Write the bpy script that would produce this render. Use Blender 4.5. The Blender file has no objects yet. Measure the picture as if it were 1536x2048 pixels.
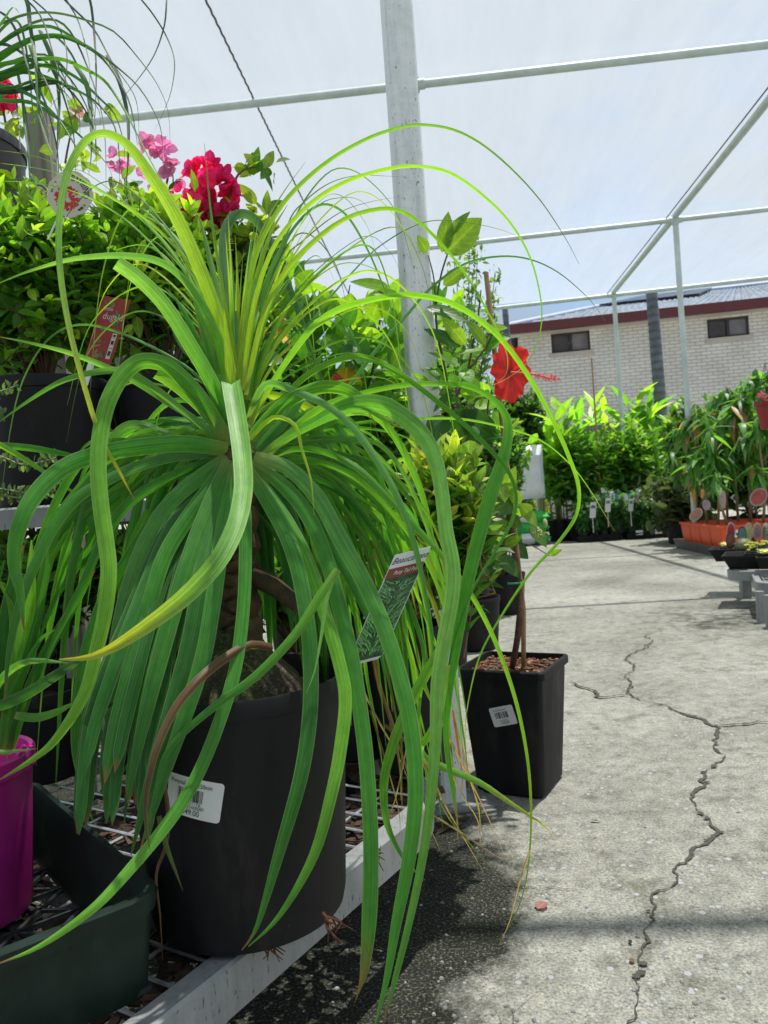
import bpy, math, random
import numpy as np
from mathutils import Vector, Matrix, noise

R_ = math.radians
rng = random.Random(7)
scene = bpy.context.scene
COL = scene.collection

# ------------------------------------------------------------------ camera
CAM_H = 0.71
FPX = 1540.0
YAW, PITCH, ROLL = R_(4.8), R_(-0.7), R_(4.0)
Fv = Vector((-math.sin(YAW) * math.cos(PITCH), math.cos(YAW) * math.cos(PITCH), math.sin(PITCH)))
Hv = Vector((math.cos(YAW), math.sin(YAW), 0))
Vv = Hv.cross(Fv).normalized()
Rv = Hv * math.cos(ROLL) - Vv * math.sin(ROLL)
Uv = Hv * math.sin(ROLL) + Vv * math.cos(ROLL)
CAM = Vector((0, 0, CAM_H))
UP = Vector((0, 0, 1))


def ray(px, py):
    return Fv + Rv * ((px - 768) / FPX) - Uv * ((py - 1024) / FPX)


def P(px, py, d):
    """point seen at photo pixel px,py at depth d metres"""
    return CAM + ray(px, py) * d


def G(px, py, h=0.0):
    """point seen at photo pixel px,py that lies at height h"""
    r = ray(px, py)
    return CAM + r * ((h - CAM_H) / r.z)


def depth(p):
    return (p - CAM).dot(Fv)


cam_data = bpy.data.cameras.new('camera')
cam = bpy.data.objects.new('camera', cam_data)
COL.objects.link(cam)
m = Matrix((Rv, Uv, -Fv)).transposed().to_4x4()
m.translation = CAM
cam.matrix_world = m
cam_data.sensor_fit = 'VERTICAL'
cam_data.sensor_height = 36
cam_data.sensor_width = 27
cam_data.lens = 36 * FPX / 2048
cam_data.clip_start = 0.02
cam_data.clip_end = 2000
cam_data.dof.use_dof = True
cam_data.dof.focus_distance = 1.05
cam_data.dof.aperture_fstop = 13
scene.camera = cam

# ------------------------------------------------------------------ tagging


def tag(o, label=None, cat=None, group=None, kind=None):
    if label:
        o['label'] = label
    if cat:
        o['category'] = cat
    if group:
        o['group'] = group
    if kind:
        o['kind'] = kind
    return o


def thing(name, loc, label, cat, group=None, rz=0.0):
    o = bpy.data.objects.new(name, None)
    o.empty_display_size = 0.05
    o.location = loc
    o.rotation_euler = (0, 0, rz)
    COL.objects.link(o)
    tag(o, label, cat, group)
    return o


def wm(o):
    """world matrix of o without waiting for the depsgraph"""
    mm = o.matrix_basis.copy()
    if o.parent:
        mm = wm(o.parent) @ o.matrix_parent_inverse @ mm
    return mm


# ------------------------------------------------------------------ mesh builder
class MB:
    def __init__(s):
        s.v = []
        s.f = []
        s.m = []
        s.c = []
        s.l = []
        s.flat = []

    def add(s, verts, faces, mat=0, col=(1, 1, 1), lc=None, flat=False):
        o = len(s.v)
        s.v.extend([tuple(v) for v in verts])
        for f in faces:
            s.f.append(tuple(i + o for i in f))
            s.m.append(mat)
            s.flat.append(flat)
        if isinstance(col, list):
            s.c.extend(col)
        else:
            s.c.extend([col] * len(verts))
        if lc is None:
            s.l.extend([(0, 0, 0)] * len(verts))
        else:
            s.l.extend(lc)

    def box(s, c, sx, sy, sz, rot=None, mat=0, col=(1, 1, 1)):
        """box centred at c, full sizes, optional 3x3 rot"""
        M = rot or Matrix.Identity(3)
        c = Vector(c)
        vs = [c + M @ Vector((x * sx / 2, y * sy / 2, z * sz / 2)) for x in (-1, 1) for y in (-1, 1) for z in (-1, 1)]
        fs = [(0, 1, 3, 2), (4, 6, 7, 5), (0, 4, 5, 1), (2, 3, 7, 6), (0, 2, 6, 4), (1, 5, 7, 3)]
        s.add(vs, fs, mat, col, flat=True)

    def tube(s, pts, rad, n=8, mat=0, col=(1, 1, 1), caps=True, oval=1.0, closed=False):
        pts = [Vector(p) for p in pts]
        k = len(pts)
        rads = rad if isinstance(rad, (list, tuple)) else [rad] * k
        cols = col if isinstance(col, list) else [col] * k
        prev = None
        vs = []
        cs = []
        lc = []
        run = 0.0
        for i in range(k):
            if closed:
                t = (pts[(i + 1) % k] - pts[i - 1])
            else:
                t = (pts[min(i + 1, k - 1)] - pts[max(i - 1, 0)])
            t.normalize()
            if prev is None:
                a = UP if abs(t.z) < 0.9 else Vector((1, 0, 0))
                x = t.cross(a).normalized()
            else:
                x = (prev - t * prev.dot(t))
                if x.length < 1e-6:
                    x = t.orthogonal()
                x.normalize()
            prev = x
            y = t.cross(x)
            if i:
                run += (pts[i] - pts[i - 1]).length
            for j in range(n):
                a = 2 * math.pi * j / n
                vs.append(pts[i] + x * (math.cos(a) * rads[i]) + y * (math.sin(a) * rads[i] * oval))
                cs.append(cols[i])
                lc.append((j / n, run, 0))
        fs = []
        for i in range(k if closed else k - 1):
            for j in range(n):
                a, b = i * n + j, i * n + (j + 1) % n
                i2 = (i + 1) % k
                fs.append((a, b, i2 * n + (j + 1) % n, i2 * n + j))
        if caps and not closed:
            fs.append(tuple(range(n - 1, -1, -1)))
            fs.append(tuple((k - 1) * n + j for j in range(n)))
        s.add(vs, fs, mat, cs, lc)

    def lathe(s, prof, n=40, c=(0, 0, 0), mat=0, col=(1, 1, 1), wob=0.0, seed=0):
        """profile [(r,z)...] about the vertical through c"""
        c = Vector(c)
        vs = []
        for i, (r, z) in enumerate(prof):
            for j in range(n):
                a = 2 * math.pi * j / n
                rr = r
                if wob:
                    rr *= 1 + wob * noise.noise(Vector((math.cos(a) * 1.7 + seed, math.sin(a) * 1.7, z * 14 + seed)))
                vs.append(c + Vector((math.cos(a) * rr, math.sin(a) * rr, z)))
        fs = []
        for i in range(len(prof) - 1):
            for j in range(n):
                a, b = i * n + j, i * n + (j + 1) % n
                fs.append((a, b, b + n, a + n))
        if prof[0][0] > 1e-4:
            fs.append(tuple(range(n - 1, -1, -1)))
        if prof[-1][0] > 1e-4:
            fs.append(tuple((len(prof) - 1) * n + j for j in range(n)))
        s.add(vs, fs, mat, col)

    def rloft(s, levels, c=(0, 0, 0), rz=0.0, k=5, mat=0, col=(1, 1, 1), cap0=True, cap1=True):
        """rounded rectangles [(half x, half y, corner r, z)...] lofted"""
        c = Vector(c)
        M = Matrix.Rotation(rz, 3, 'Z')
        n = 4 * (k + 1)
        vs = []
        for hx, hy, r, z in levels:
            for q, (sx, sy) in enumerate(((1, 1), (-1, 1), (-1, -1), (1, -1))):
                for j in range(k + 1):
                    a = math.pi / 2 * (q + j / k)
                    vs.append(c + M @ Vector((sx * (hx - r) + r * math.cos(a), sy * (hy - r) + r * math.sin(a), z)))
        fs = []
        for i in range(len(levels) - 1):
            for j in range(n):
                a, b = i * n + j, i * n + (j + 1) % n
                fs.append((a, b, b + n, a + n))
        if cap0:
            fs.append(tuple(range(n - 1, -1, -1)))
        if cap1:
            fs.append(tuple((len(levels) - 1) * n + j for j in range(n)))
        s.add(vs, fs, mat, col)

    def build(s, name, mats, parent=None, smooth=True, auto=True):
        me = bpy.data.meshes.new(name)
        vv = s.v
        inv = None
        if parent is not None:
            inv = wm(parent).inverted()
            vv = [tuple(inv @ Vector(v)) for v in vv]
        me.from_pydata(vv, [], s.f)
        if not isinstance(mats, (list, tuple)):
            mats = [mats]
        for mt in mats:
            me.materials.append(mt)
        me.polygons.foreach_set('material_index', s.m)
        if smooth:
            me.polygons.foreach_set('use_smooth', [not x for x in s.flat])
        a = me.attributes.new('Col', 'FLOAT_COLOR', 'POINT')
        ca = np.ones((len(s.v), 4), dtype=np.float32)
        if s.c:
            ca[:, :3] = np.array(s.c, dtype=np.float32)
        a.data.foreach_set('color', ca.ravel())
        b = me.attributes.new('lc', 'FLOAT_VECTOR', 'POINT')
        b.data.foreach_set('vector', np.array(s.l, dtype=np.float32).ravel())
        me.update()
        if smooth and auto:
            try:
                me.set_sharp_from_angle(angle=R_(38))
            except Exception:
                pass
        o = bpy.data.objects.new(name, me)
        COL.objects.link(o)
        if parent is not None:
            o.parent = parent
        return o


# ------------------------------------------------------------------ materials
MAT = {}


def nt(name):
    mt = bpy.data.materials.new(name)
    mt.use_nodes = True
    t = mt.node_tree
    t.nodes.clear()
    out = t.nodes.new('ShaderNodeOutputMaterial')
    MAT[name] = mt
    return mt, t, out


def nd(t, typ, **kw):
    n = t.nodes.new(typ)
    ins = kw.pop('ins', {})
    for k, v in kw.items():
        setattr(n, k, v)
    for k, v in ins.items():
        n.inputs[k].default_value = v
    return n


def c4(c):
    return (c[0], c[1], c[2], 1)


def ramp(t, pts):
    r = nd(t, 'ShaderNodeValToRGB')
    el = r.color_ramp.elements
    while len(el) < len(pts):
        el.new(0.5)
    for e, (p, c) in zip(el, pts):
        e.position = p
        e.color = c4(c) if len(c) == 3 else c
    return r


def plain(name, col, rough=0.5, metal=0.0, nscale=20, namt=0.25, bump=0.0, bscale=60, spec=0.5, col2=None, attr=False):
    """principled with a noise mottled colour"""
    mt, t, out = nt(name)
    L = t.links.new
    p = nd(t, 'ShaderNodeBsdfPrincipled', ins={'Roughness': rough, 'Metallic': metal, 'Specular IOR Level': spec})
    tc = nd(t, 'ShaderNodeTexCoord')
    nz = nd(t, 'ShaderNodeTexNoise', ins={'Scale': nscale, 'Detail': 6, 'Roughness': 0.65})
    L(tc.outputs['Object'], nz.inputs['Vector'])
    c2 = col2 or tuple(c * (1 - namt) for c in col)
    c1 = tuple(min(1, c * (1 + namt * 0.5)) for c in col)
    r = ramp(t, [(0.3, c2), (0.7, c1)])
    L(nz.outputs['Fac'], r.inputs['Fac'])
    if attr:
        a = nd(t, 'ShaderNodeAttribute', attribute_name='Col')
        mx = nd(t, 'ShaderNodeMix', data_type='RGBA', blend_type='MULTIPLY', ins={0: 1.0})
        L(r.outputs['Color'], mx.inputs[6])
        L(a.outputs['Color'], mx.inputs[7])
        L(mx.outputs[2], p.inputs['Base Color'])
    else:
        L(r.outputs['Color'], p.inputs['Base Color'])
    mr = nd(t, 'ShaderNodeMapRange', ins={3: max(0, rough - 0.12), 4: min(1, rough + 0.12)})
    L(nz.outputs['Fac'], mr.inputs[0])
    L(mr.outputs[0], p.inputs['Roughness'])
    if bump:
        n2 = nd(t, 'ShaderNodeTexNoise', ins={'Scale': bscale, 'Detail': 5})
        L(tc.outputs['Object'], n2.inputs['Vector'])
        b = nd(t, 'ShaderNodeBump', ins={'Strength': bump, 'Distance': 0.004})
        L(n2.outputs['Fac'], b.inputs['Height'])
        L(b.outputs[0], p.inputs['Normal'])
    L(p.outputs[0], out.inputs[0])
    return mt


def strap_material():
    """long strap leaves: lengthwise streaks, pale margin, light passes through"""
    mt, t, out = nt('strap_leaf')
    L = t.links.new
    col = nd(t, 'ShaderNodeAttribute', attribute_name='Col')
    lc = nd(t, 'ShaderNodeAttribute', attribute_name='lc')
    sx = nd(t, 'ShaderNodeSeparateXYZ')
    L(lc.outputs['Vector'], sx.inputs[0])
    cb = nd(t, 'ShaderNodeCombineXYZ')
    mu = nd(t, 'ShaderNodeMath', operation='MULTIPLY', ins={1: 5.0})
    L(sx.outputs['X'], mu.inputs[0])
    mv = nd(t, 'ShaderNodeMath', operation='MULTIPLY', ins={1: 2.2})
    L(sx.outputs['Y'], mv.inputs[0])
    mw = nd(t, 'ShaderNodeMath', operation='MULTIPLY', ins={1: 37.0})
    L(sx.outputs['Z'], mw.inputs[0])
    L(mu.outputs[0], cb.inputs[0]); L(mv.outputs[0], cb.inputs[1]); L(mw.outputs[0], cb.inputs[2])
    nz = nd(t, 'ShaderNodeTexNoise', ins={'Scale': 1.6, 'Detail': 4, 'Roughness': 0.7})
    L(cb.outputs[0], nz.inputs['Vector'])
    r = ramp(t, [(0.3, (0.58, 0.62, 0.58)), (0.5, (1, 1, 1)), (0.70, (1.5, 1.38, 1.3))])
    L(nz.outputs['Fac'], r.inputs['Fac'])
    m1 = nd(t, 'ShaderNodeMix', data_type='RGBA', blend_type='MULTIPLY', ins={0: 1.0})
    L(col.outputs['Color'], m1.inputs[6]); L(r.outputs['Color'], m1.inputs[7])
    # blotches
    n2 = nd(t, 'ShaderNodeTexNoise', ins={'Scale': 1.0, 'Detail': 6, 'Roughness': 0.6})
    cb2 = nd(t, 'ShaderNodeCombineXYZ')
    mv2 = nd(t, 'ShaderNodeMath', operation='MULTIPLY', ins={1: 55.0})
    L(sx.outputs['Y'], mv2.inputs[0]); L(mv2.outputs[0], cb2.inputs[1]); L(sx.outputs['X'], cb2.inputs[0]); L(mw.outputs[0], cb2.inputs[2])
    L(cb2.outputs[0], n2.inputs['Vector'])
    r2 = ramp(t, [(0.35, (0.86, 0.88, 0.86)), (0.65, (1.1, 1.1, 1.05))])
    L(n2.outputs['Fac'], r2.inputs['Fac'])
    m1b = nd(t, 'ShaderNodeMix', data_type='RGBA', blend_type='MULTIPLY', ins={0: 1.0})
    L(m1.outputs[2], m1b.inputs[6]); L(r2.outputs['Color'], m1b.inputs[7])
    # margin
    ab = nd(t, 'ShaderNodeMath', operation='ABSOLUTE'); L(sx.outputs['X'], ab.inputs[0])
    mr = nd(t, 'ShaderNodeMapRange', ins={1: 0.86, 2: 0.98, 3: 0.0, 4: 0.34}); L(ab.outputs[0], mr.inputs[0])
    m2 = nd(t, 'ShaderNodeMix', data_type='RGBA', ins={7: (0.42, 0.50, 0.28, 1)})
    L(mr.outputs[0], m2.inputs[0]); L(m1b.outputs[2], m2.inputs[6])
    p = nd(t, 'ShaderNodeBsdfPrincipled', ins={'Roughness': 0.40, 'Specular IOR Level': 0.42})
    L(m2.outputs[2], p.inputs['Base Color'])
    b = nd(t, 'ShaderNodeBump', ins={'Strength': 0.35, 'Distance': 0.0015})
    L(nz.outputs['Fac'], b.inputs['Height']); L(b.outputs[0], p.inputs['Normal'])
    tr = nd(t, 'ShaderNodeBsdfTranslucent')
    hs = nd(t, 'ShaderNodeMix', data_type='RGBA', blend_type='MULTIPLY', ins={0: 1.0, 7: (2.2, 2.0, 0.75, 1)})
    L(m2.outputs[2], hs.inputs[6]); L(hs.outputs[2], tr.inputs['Color'])
    mx = nd(t, 'ShaderNodeMixShader', ins={0: 0.42})
    L(p.outputs[0], mx.inputs[1]); L(tr.outputs[0], mx.inputs[2]); L(mx.outputs[0], out.inputs[0])
    return mt


def foliage_material(name='leaf', transl=0.46, tint=(2.5, 2.4, 0.85), rough=0.4, veins=True):
    mt, t, out = nt(name)
    L = t.links.new
    col = nd(t, 'ShaderNodeAttribute', attribute_name='Col')
    lc = nd(t, 'ShaderNodeAttribute', attribute_name='lc')
    sx = nd(t, 'ShaderNodeSeparateXYZ'); L(lc.outputs['Vector'], sx.inputs[0])
    ab = nd(t, 'ShaderNodeMath', operation='ABSOLUTE'); L(sx.outputs['X'], ab.inputs[0])
    mr = nd(t, 'ShaderNodeMapRange', ins={1: 0.03, 2: 0.14, 3: 0.5, 4: 0.0}); L(ab.outputs[0], mr.inputs[0])
    # side veins
    a1 = nd(t, 'ShaderNodeMath', operation='MULTIPLY', ins={1: 44.0}); L(sx.outputs['Y'], a1.inputs[0])
    a2 = nd(t, 'ShaderNodeMath', operation='MULTIPLY', ins={1: -11.0}); L(ab.outputs[0], a2.inputs[0])
    a3 = nd(t, 'ShaderNodeMath', operation='ADD'); L(a1.outputs[0], a3.inputs[0]); L(a2.outputs[0], a3.inputs[1])
    sn = nd(t, 'ShaderNodeMath', operation='SINE'); L(a3.outputs[0], sn.inputs[0])
    vr = nd(t, 'ShaderNodeMapRange', ins={1: 0.72, 2: 1.0, 3: 0.0, 4: 0.24 if veins else 0.0}); L(sn.outputs[0], vr.inputs[0])
    mxv = nd(t, 'ShaderNodeMath', operation='MAXIMUM'); L(mr.outputs[0], mxv.inputs[0]); L(vr.outputs[0], mxv.inputs[1])
    lt = nd(t, 'ShaderNodeMix', data_type='RGBA', blend_type='MULTIPLY', ins={0: 1.0, 7: (2.0, 1.8, 1.7, 1)}); L(col.outputs['Color'], lt.inputs[6])
    m2 = nd(t, 'ShaderNodeMix', data_type='RGBA'); L(mxv.outputs[0], m2.inputs[0]); L(col.outputs['Color'], m2.inputs[6]); L(lt.outputs[2], m2.inputs[7])
    nz = nd(t, 'ShaderNodeTexNoise', ins={'Scale': 60.0, 'Detail': 3})
    tc = nd(t, 'ShaderNodeTexCoord'); L(tc.outputs['Object'], nz.inputs['Vector'])
    r = ramp(t, [(0.3, (0.78, 0.8, 0.78)), (0.7, (1.15, 1.12, 1.1))]); L(nz.outputs['Fac'], r.inputs['Fac'])
    m3 = nd(t, 'ShaderNodeMix', data_type='RGBA', blend_type='MULTIPLY', ins={0: 1.0}); L(m2.outputs[2], m3.inputs[6]); L(r.outputs['Color'], m3.inputs[7])
    p = nd(t, 'ShaderNodeBsdfPrincipled', ins={'Roughness': rough, 'Specular IOR Level': 0.5})
    L(m3.outputs[2], p.inputs['Base Color'])
    b = nd(t, 'ShaderNodeBump', ins={'Strength': 0.25, 'Distance': 0.002}); L(mxv.outputs[0], b.inputs['Height']); L(b.outputs[0], p.inputs['Normal'])
    tr = nd(t, 'ShaderNodeBsdfTranslucent')
    hs = nd(t, 'ShaderNodeMix', data_type='RGBA', blend_type='MULTIPLY', ins={0: 1.0, 7: c4(tint)}); L(m3.outputs[2], hs.inputs[6]); L(hs.outputs[2], tr.inputs['Color'])
    mx = nd(t, 'ShaderNodeMixShader', ins={0: transl})
    L(p.outputs[0], mx.inputs[1]); L(tr.outputs[0], mx.inputs[2]); L(mx.outputs[0], out.inputs[0])
    return mt


strap_material()
foliage_material('leaf')
foliage_material('petal', 0.45, (1.25, 1.05, 1.05), 0.55, veins=False)
def black_plastic():
    mt, t, out = nt('black_plastic')
    L = t.links.new
    tc = nd(t, 'ShaderNodeTexCoord')
    mp = nd(t, 'ShaderNodeMapping', ins={'Scale': (1, 1, 0.22)}); L(tc.outputs['Object'], mp.inputs[0])
    n1 = nd(t, 'ShaderNodeTexNoise', ins={'Scale': 24.0, 'Detail': 8, 'Roughness': 0.7}); L(mp.outputs[0], n1.inputs['Vector'])
    n2 = nd(t, 'ShaderNodeTexNoise', ins={'Scale': 150.0, 'Detail': 5, 'Roughness': 0.7}); L(tc.outputs['Object'], n2.inputs['Vector'])
    r1 = ramp(t, [(0.40, (0.008, 0.009, 0.011)), (0.58, (0.014, 0.014, 0.015)), (0.74, (0.034, 0.032, 0.029))]); L(n1.outputs['Fac'], r1.inputs['Fac'])
    r2 = ramp(t, [(0.68, (0, 0, 0)), (0.74, (1, 1, 1))]); L(n2.outputs['Fac'], r2.inputs['Fac'])
    m = nd(t, 'ShaderNodeMix', data_type='RGBA', ins={7: (0.10, 0.095, 0.085, 1)}); L(r2.outputs['Color'], m.inputs[0]); L(r1.outputs['Color'], m.inputs[6])
    p = nd(t, 'ShaderNodeBsdfPrincipled', ins={'Specular IOR Level': 0.22}); L(m.outputs[2], p.inputs['Base Color'])
    mr = nd(t, 'ShaderNodeMapRange', ins={1: 0.3, 2: 0.7, 3: 0.42, 4: 0.72}); L(n1.outputs['Fac'], mr.inputs[0]); L(mr.outputs[0], p.inputs['Roughness'])
    b = nd(t, 'ShaderNodeBump', ins={'Strength': 0.08, 'Distance': 0.002}); L(n2.outputs['Fac'], b.inputs['Height']); L(b.outputs[0], p.inputs['Normal'])
    L(p.outputs[0], out.inputs[0])


black_plastic()
plain('grey_plastic', (0.028, 0.031, 0.036), 0.45, nscale=8, namt=0.35)
plain('tray_grey', (0.09, 0.088, 0.08), 0.6, nscale=14, namt=0.4)
plain('green_plastic', (0.009, 0.024, 0.017), 0.5, spec=0.3, nscale=30, namt=0.45, bump=0.08, bscale=120)
plain('magenta_plastic', (0.46, 0.018, 0.25), 0.42, nscale=10, namt=0.2)
plain('orange_plastic', (0.80, 0.10, 0.022), 0.5, nscale=10, namt=0.22)
plain('red_plastic', (0.28, 0.02, 0.02), 0.45, nscale=10, namt=0.2)
plain('green_tie', (0.01, 0.40, 0.12), 0.4)
plain('label_white', (0.74, 0.76, 0.78), 0.45, nscale=40, namt=0.06)
plain('ink', (0.02, 0.02, 0.022), 0.6)
plain('soil', (0.075, 0.048, 0.034), 0.9, nscale=160, namt=0.6, bump=1.0, bscale=220)
plain('bark', (0.10, 0.066, 0.045), 0.85, nscale=70, namt=0.6, bump=0.9, bscale=120, attr=True)
def mossy_bark():
    mt, t, out = nt('mossy_bark')
    L = t.links.new
    tc = nd(t, 'ShaderNodeTexCoord')
    nz = nd(t, 'ShaderNodeTexNoise', ins={'Scale': 45.0, 'Detail': 8, 'Roughness': 0.7}); L(tc.outputs['Object'], nz.inputs['Vector'])
    n2 = nd(t, 'ShaderNodeTexNoise', ins={'Scale': 16.0, 'Detail': 6}); L(tc.outputs['Object'], n2.inputs['Vector'])
    wp = nd(t, 'ShaderNodeMix', data_type='RGBA', blend_type='ADD', ins={0: 0.04}); L(tc.outputs['Object'], wp.inputs[6]); L(nz.outputs['Color'], wp.inputs[7])
    vo = nd(t, 'ShaderNodeTexVoronoi', feature='DISTANCE_TO_EDGE', ins={'Scale': 150.0}); L(wp.outputs[2], vo.inputs['Vector'])
    rc = ramp(t, [(0.0, (0.62, 0.62, 0.62)), (0.16, (1, 1, 1))]); L(vo.outputs['Distance'], rc.inputs['Fac'])
    r = ramp(t, [(0.3, (0.05, 0.036, 0.026)), (0.52, (0.13, 0.095, 0.07)), (0.72, (0.24, 0.19, 0.14))]); L(nz.outputs['Fac'], r.inputs['Fac'])
    rm = ramp(t, [(0.46, (0, 0, 0)), (0.58, (0.85, 0.85, 0.85))]); L(n2.outputs['Fac'], rm.inputs['Fac'])
    m1 = nd(t, 'ShaderNodeMix', data_type='RGBA', ins={7: (0.075, 0.095, 0.028, 1)}); L(rm.outputs['Color'], m1.inputs[0]); L(r.outputs['Color'], m1.inputs[6])
    m2 = nd(t, 'ShaderNodeMix', data_type='RGBA', blend_type='MULTIPLY', ins={0: 1.0}); L(m1.outputs[2], m2.inputs[6]); L(rc.outputs['Color'], m2.inputs[7])
    p = nd(t, 'ShaderNodeBsdfPrincipled', ins={'Roughness': 0.92}); L(m2.outputs[2], p.inputs['Base Color'])
    hh = nd(t, 'ShaderNodeMath', operation='MULTIPLY_ADD', ins={1: 0.8}); L(nz.outputs['Fac'], hh.inputs[0]); L(rc.outputs['Color'], hh.inputs[2])
    b = nd(t, 'ShaderNodeBump', ins={'Strength': 1.0, 'Distance': 0.004}); L(hh.outputs[0], b.inputs['Height']); L(b.outputs[0], p.inputs['Normal'])
    L(p.outputs[0], out.inputs[0])


mossy_bark()
plain('stem', (1, 1, 1), 0.6, nscale=60, namt=0.25, attr=True)
plain('painted', (1, 1, 1), 0.55, nscale=50, namt=0.10, attr=True)
plain('bamboo', (0.36, 0.22, 0.11), 0.6, nscale=30, namt=0.4)
def timber():
    mt, t, out = nt('timber')
    L = t.links.new
    tc = nd(t, 'ShaderNodeTexCoord'); mp = nd(t, 'ShaderNodeMapping', ins={'Scale': (60, 60, 2.2)}); L(tc.outputs['Object'], mp.inputs[0])
    nz = nd(t, 'ShaderNodeTexNoise', ins={'Scale': 1.0, 'Detail': 7, 'Roughness': 0.65, 'Distortion': 0.4}); L(mp.outputs[0], nz.inputs['Vector'])
    r = ramp(t, [(0.3, (0.10, 0.09, 0.08)), (0.5, (0.24, 0.22, 0.195)), (0.7, (0.36, 0.33, 0.30))]); L(nz.outputs['Fac'], r.inputs['Fac'])
    p = nd(t, 'ShaderNodeBsdfPrincipled', ins={'Roughness': 0.85}); L(r.outputs['Color'], p.inputs['Base Color'])
    b = nd(t, 'ShaderNodeBump', ins={'Strength': 0.5, 'Distance': 0.003}); L(nz.outputs['Fac'], b.inputs['Height']); L(b.outputs[0], p.inputs['Normal'])
    L(p.outputs[0], out.inputs[0])


timber()
plain('palm_trunk', (0.17, 0.19, 0.23), 0.9, nscale=9, namt=0.35, bump=0.4, attr=True)
plain('wire', (0.52, 0.55, 0.56), 0.4, 0.6, nscale=60, namt=0.35)
plain('dark_wire', (0.09, 0.085, 0.08), 0.6, nscale=60, namt=0.3)
plain('pipe', (0.52, 0.61, 0.60), 0.42, 0.1, nscale=7, namt=0.22)
plain('fascia', (0.13, 0.028, 0.032), 0.45, nscale=3, namt=0.1)
plain('soffit', (0.55, 0.50, 0.46), 0.8, nscale=3, namt=0.1)
plain('window_frame', (0.045, 0.036, 0.034), 0.5, nscale=4, namt=0.1)
plain('stone', (0.30, 0.30, 0.29), 0.85, nscale=60, namt=0.4, attr=True)
plain('bag_white', (0.72, 0.76, 0.80), 0.45, nscale=7, namt=0.12)
plain('bag_green', (0.03, 0.42, 0.06), 0.45, nscale=9, namt=0.4)


def galv(name, k):
    mt, t, out = nt(name)
    L = t.links.new
    tc = nd(t, 'ShaderNodeTexCoord')
    mp = nd(t, 'ShaderNodeMapping', ins={'Scale': (1, 1, 0.045)}); L(tc.outputs['Object'], mp.inputs[0])
    nz = nd(t, 'ShaderNodeTexNoise', ins={'Scale': 75.0, 'Detail': 7, 'Roughness': 0.7}); L(mp.outputs[0], nz.inputs['Vector'])
    sp = nd(t, 'ShaderNodeTexNoise', ins={'Scale': 38.0, 'Detail': 6, 'Roughness': 0.7}); L(tc.outputs['Object'], sp.inputs['Vector'])
    mx = nd(t, 'ShaderNodeMix', data_type='RGBA', ins={0: 0.45}); L(nz.outputs['Fac'], mx.inputs[6]); L(sp.outputs['Fac'], mx.inputs[7])
    r = ramp(t, [(0.36, (0.54 * k, 0.60 * k, 0.62 * k)), (0.5, (0.72 * k, 0.77 * k, 0.79 * k)), (0.66, (0.84 * k, 0.87 * k, 0.88 * k))])
    L(mx.outputs[2], r.inputs['Fac'])
    # dark specks in clusters
    mp2 = nd(t, 'ShaderNodeMapping', ins={'Scale': (1, 1, 0.4)}); L(tc.outputs['Object'], mp2.inputs[0])
    n2 = nd(t, 'ShaderNodeTexNoise', ins={'Scale': 210.0, 'Detail': 4}); L(mp2.outputs[0], n2.inputs['Vector'])
    n3 = nd(t, 'ShaderNodeTexNoise', ins={'Scale': 9.0, 'Detail': 4}); L(tc.outputs['Object'], n3.inputs['Vector'])
    am = nd(t, 'ShaderNodeMath', operation='MULTIPLY_ADD', ins={1: 0.35}); L(n3.outputs['Fac'], am.inputs[0]); L(n2.outputs['Fac'], am.inputs[2])
    r2 = ramp(t, [(0.47, (0.34, 0.36, 0.36)), (0.53, (1, 1, 1))]); L(am.outputs[0], r2.inputs['Fac'])
    m2 = nd(t, 'ShaderNodeMix', data_type='RGBA', blend_type='MULTIPLY', ins={0: 1.0}); L(r.outputs['Color'], m2.inputs[6]); L(r2.outputs['Color'], m2.inputs[7])
    p = nd(t, 'ShaderNodeBsdfPrincipled', ins={'Metallic': 0.12, 'Roughness': 0.45})
    L(m2.outputs[2], p.inputs['Base Color'])
    mr = nd(t, 'ShaderNodeMapRange', ins={3: 0.32, 4: 0.62}); L(sp.outputs['Fac'], mr.inputs[0]); L(mr.outputs[0], p.inputs['Roughness'])
    L(p.outputs[0], out.inputs[0])


galv('galvanised', 1.0)
galv('bench_steel', 0.36)


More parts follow.
